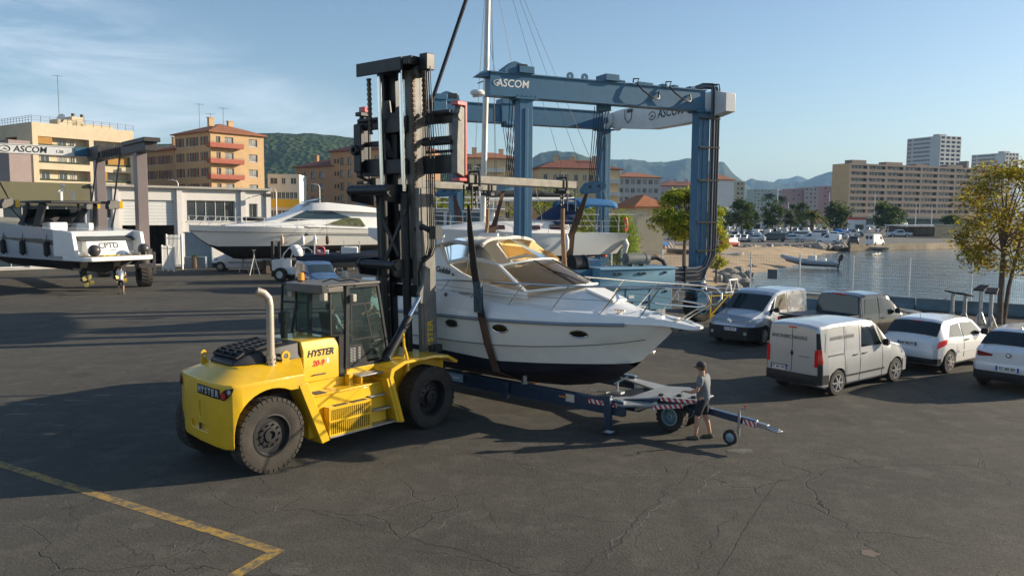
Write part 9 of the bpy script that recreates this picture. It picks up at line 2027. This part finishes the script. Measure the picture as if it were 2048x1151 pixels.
# cafe, kiosk, shop
t=thing('cafe','long low cafe with white flat roof and dark front across the bay','building',(px_at(1806,208),208,0),R(8),'small buildings across the bay')
b=MB(); b.span(0,14.5,0,6,0,2.5); b.build('wall',mat('brown_cladding',(.13,.10,.08),.7,var=.4),t,smooth=False); b=MB(); b.span(-.6,15.5,-2.2,7,2.75,3.05); b.build('roof',mWHT,t,bevel=.03)
b=MB()
for i in range(8): b.cyl((.2+2*i,-1.9,0),(.2+2*i,-1.9,2.75),.08,6)
b.build('veranda_post',mFRB,t)
b=MB(); b.span(.5,14,-.04,-.005,.6,2.2); b.build('cafe_glass',mDG,t,smooth=False)
t=thing('shed','beige flat roofed shed right of the cafe on the quay','shed',(px_at(1898,196),196,0),R(8),'small buildings across the bay'); b=MB(); b.span(0,5.6,0,5,0,3.0); b.build('wall',mCR2,t,smooth=False); b=MB(); b.span(-.2,5.8,-.2,5.2,3.0,3.25); b.build('roof',mCONC,t,bevel=.02)
t=thing('kiosk','white kiosk with red top band in front of the brown slab','kiosk',(px_at(1708,262),262,0),R(5),'small buildings across the bay'); b=MB(); b.span(0,4.2,0,4,0,4.2); b.build('wall',mWHT,t,smooth=False); b=MB(); b.span(-.1,4.3,-.1,4.1,4.2,5.0); b.build('red_band',mRED,t,bevel=.02); b=MB(); b.span(.6,3.4,-.05,-.005,1.0,2.6); b.build('shop_window',mDG,t,smooth=False)
t=thing('shop','low white shop with red sign between the dark trees across the bay','shop',(px_at(1492,270),270,0),R(5),'small buildings across the bay'); b=MB(); b.span(0,5.5,0,6,0,4.4); b.build('wall',mWHT,t,smooth=False); b=MB(); b.span(1.4,4.2,-.3,-.01,4.6,5.9); b.span(2.7,2.9,-.2,-.1,4.3,4.6); b.build('sign_board',mRED,t,bevel=.02); b=MB(); b.span(.4,5,-.05,-.005,.4,2.6); b.build('shop_window',mDG,t,smooth=False)
# tiled house near the beach
C=(px_at(1268,104),104); apartments('house','small cream house with orange tiled hip roof beside the tamarisk bush','',0,0,0,0,0,None) if 0 else None
t,O_,dR,dL=apartments('house','small cream house with orange tiled hip roof beside the tamarisk bush',(px_at(1274,100),100),(.96,.28),3.7,6,0,5.9,stucco('house_cream',(.56,.50,.36),dirt=.25),mat('orange_tiles',(.42,.16,.07),.85,var=.3,vs=2,bump=.5,bs=5),1.7,[],[],group=None,cat='house')
# beach boats
def dinghy(nm,label,px,py,z,hd,L,m,fn=None,group=None,cat='dinghy'):
    g_=G(px,py,z); t=thing(nm,label,cat,(g_[0],g_[1],z),R(hd),group); b=MB(); rg=[]
    for i in range(11):
        u=i/10; x=lerp(-L/2,L/2,u); w=L*.19*(1 if u<.5 else max(.02,math.cos((u-.5)/.5*PI/2)**.6)); z0=.12*u*u; h=.5+.2*u
        rg.append([(x,-w,h),(x,-w*.8,h*.35+z0),(x,0,z0),(x,w*.8,h*.35+z0),(x,w,h)])
    b.loft(rg,closed=False,caps=False); b.add(rg[0],[(0,1,2,3,4)]); b.build('hull',m,t,ang=50)
    b=MB(); b.add([(p[0][0],p[0][1]*.96,p[0][2]-.06) for p in rg]+[(p[4][0],p[4][1]*.96,p[4][2]-.06) for p in rg],[(i,i+1,12+i,11+i) for i in range(10)]); b.build('deck',m,t)
    if fn: fn(t,L)
    return t
rbp=G(1620,533,-.9)
t=thing('inflatable_boat','long grey inflatable boat with black outboard lying on the beach edge','inflatable boat',(rbp[0],rbp[1],-.85),R(152),None,.80)
b=MB()
for s in(-1,1): b.tube([(-4.0,s*1.0,.55),(-3.4,s*1.1,.55),(0,s*1.15,.65),(2.4,s*1.0,.95),(3.6,s*.5,1.30),(4.0,0,1.4)],[.10,.30,.32,.32,.30,.28],12)
b.build('tube',mat('pale_grey_hypalon',(.36,.40,.46),.5,var=.1),t)
b=MB(); b.loft([[(x,-w,z1),(x,0,z0),(x,w,z1)] for x,w,z0,z1 in((-3.6,1.0,.0,.45),(1,1.0,.05,.55),(3.5,.4,.7,1.1))],closed=False,caps=False); b.build('hull',mBLKM,t)
b=MB(); b.span(-.8,.3,-.4,.4,.6,1.6); b.span(-2.2,-1.3,-.5,.5,.6,1.2); b.build('console',mWHT,t,bevel=.08)
b=MB(); b.tube([(-.7,-.4,1.6),(-.5,-.4,2.1),(-.5,.4,2.1),(-.7,.4,1.6)],.03,5); b.build('console_rail',mSS,t)
b=MB(); b.loft([[(-4.0-.3*(z-.8)+k*.34*math.cos(a),k*.28*math.sin(a),z) for a in[2*PI*i/12 for i in range(12)]] for z,k in((.9,.8),(1.1,1),(1.6,1),(1.85,.6))]); b.bar((-4.0,0,1.0),(-3.8,0,-.2),.16,.3); b.build('outboard',mBLK,t)
dinghy('motor_boat','small white motor boat moored at the quay below the white van',1737,499,-1.0,170,6.5,mGEL,cat='motor boat'); dinghy('dinghy','small orange dinghy at the quay right of the moored motor boat',1776,498,-1.0,175,2.6,mat('orange_boat',(.60,.09,.03),.5)); dinghy('dinghy','pale upturned dinghy on the beach beside the far boulders',1467,515,-.4,20,3.2,mat('grey_boat',(.40,.42,.44),.6)); dinghy('dinghy','grey dinghy on the sand behind the wire fence, left of the tall leg',1365,508,-.05,160,4.2,mat('dark_boat',(.12,.13,.14),.6)); dinghy('dinghy','dark pontoon boat moored at the quay in front of the shed',1868,494,-1.0,175,7,mBLKM)
def cov(t,L):
    b=MB(); b.grid(lambda u,v:(lerp(-L*.5,L*.32,u),lerp(-L*.22,L*.22,v),.55+.85*math.sin(PI*v)**.7*math.sin(PI*(.15+.7*u))),10,8); b.build('blue_cover',mat('blue_tarp',(.02,.16,.45),.6),t)
    b=MB(); b.grid(lambda u,v:(lerp(L*.1,L*.55,u),lerp(-L*.25,L*.05,v)-.25,.05+.9*v+.06*math.sin(u*20)),14,6); b.build('striped_cloth',mat('striped_cloth',(.50,.42,.34),.85,col2=(.26,.20,.17),vs=5),t,solid=.02)
dinghy('covered_boat','small boat under a blue tarpaulin with a striped cloth, in front of the tiled house',1316,497,.0,20,4.4,mGEL,cov,cat='boat')
def haze():
    m=bpy.data.materials.new('haze_air'); m.use_nodes=True; nt=m.node_tree; n=nt.nodes; n.clear()
    o=n.new('ShaderNodeOutputMaterial'); v=n.new('ShaderNodeVolumePrincipled'); v.inputs['Color'].default_value=(.36,.64,1,1); v.inputs['Density'].default_value=HAZE_D; v.inputs['Anisotropy'].default_value=.0
    nt.links.new(v.outputs[0],o.inputs['Volume'])
    b=MB(); b.span(-12500,12500,-400,12500,-5,400); x=b.build('haze',m,smooth=False); x['kind']='stuff'
HAZE_D=1.0e-4
haze()
S.cycles.volume_bounces=0; S.cycles.max_bounces=8; S.cycles.transparent_max_bounces=16
S.cycles.use_denoising=True
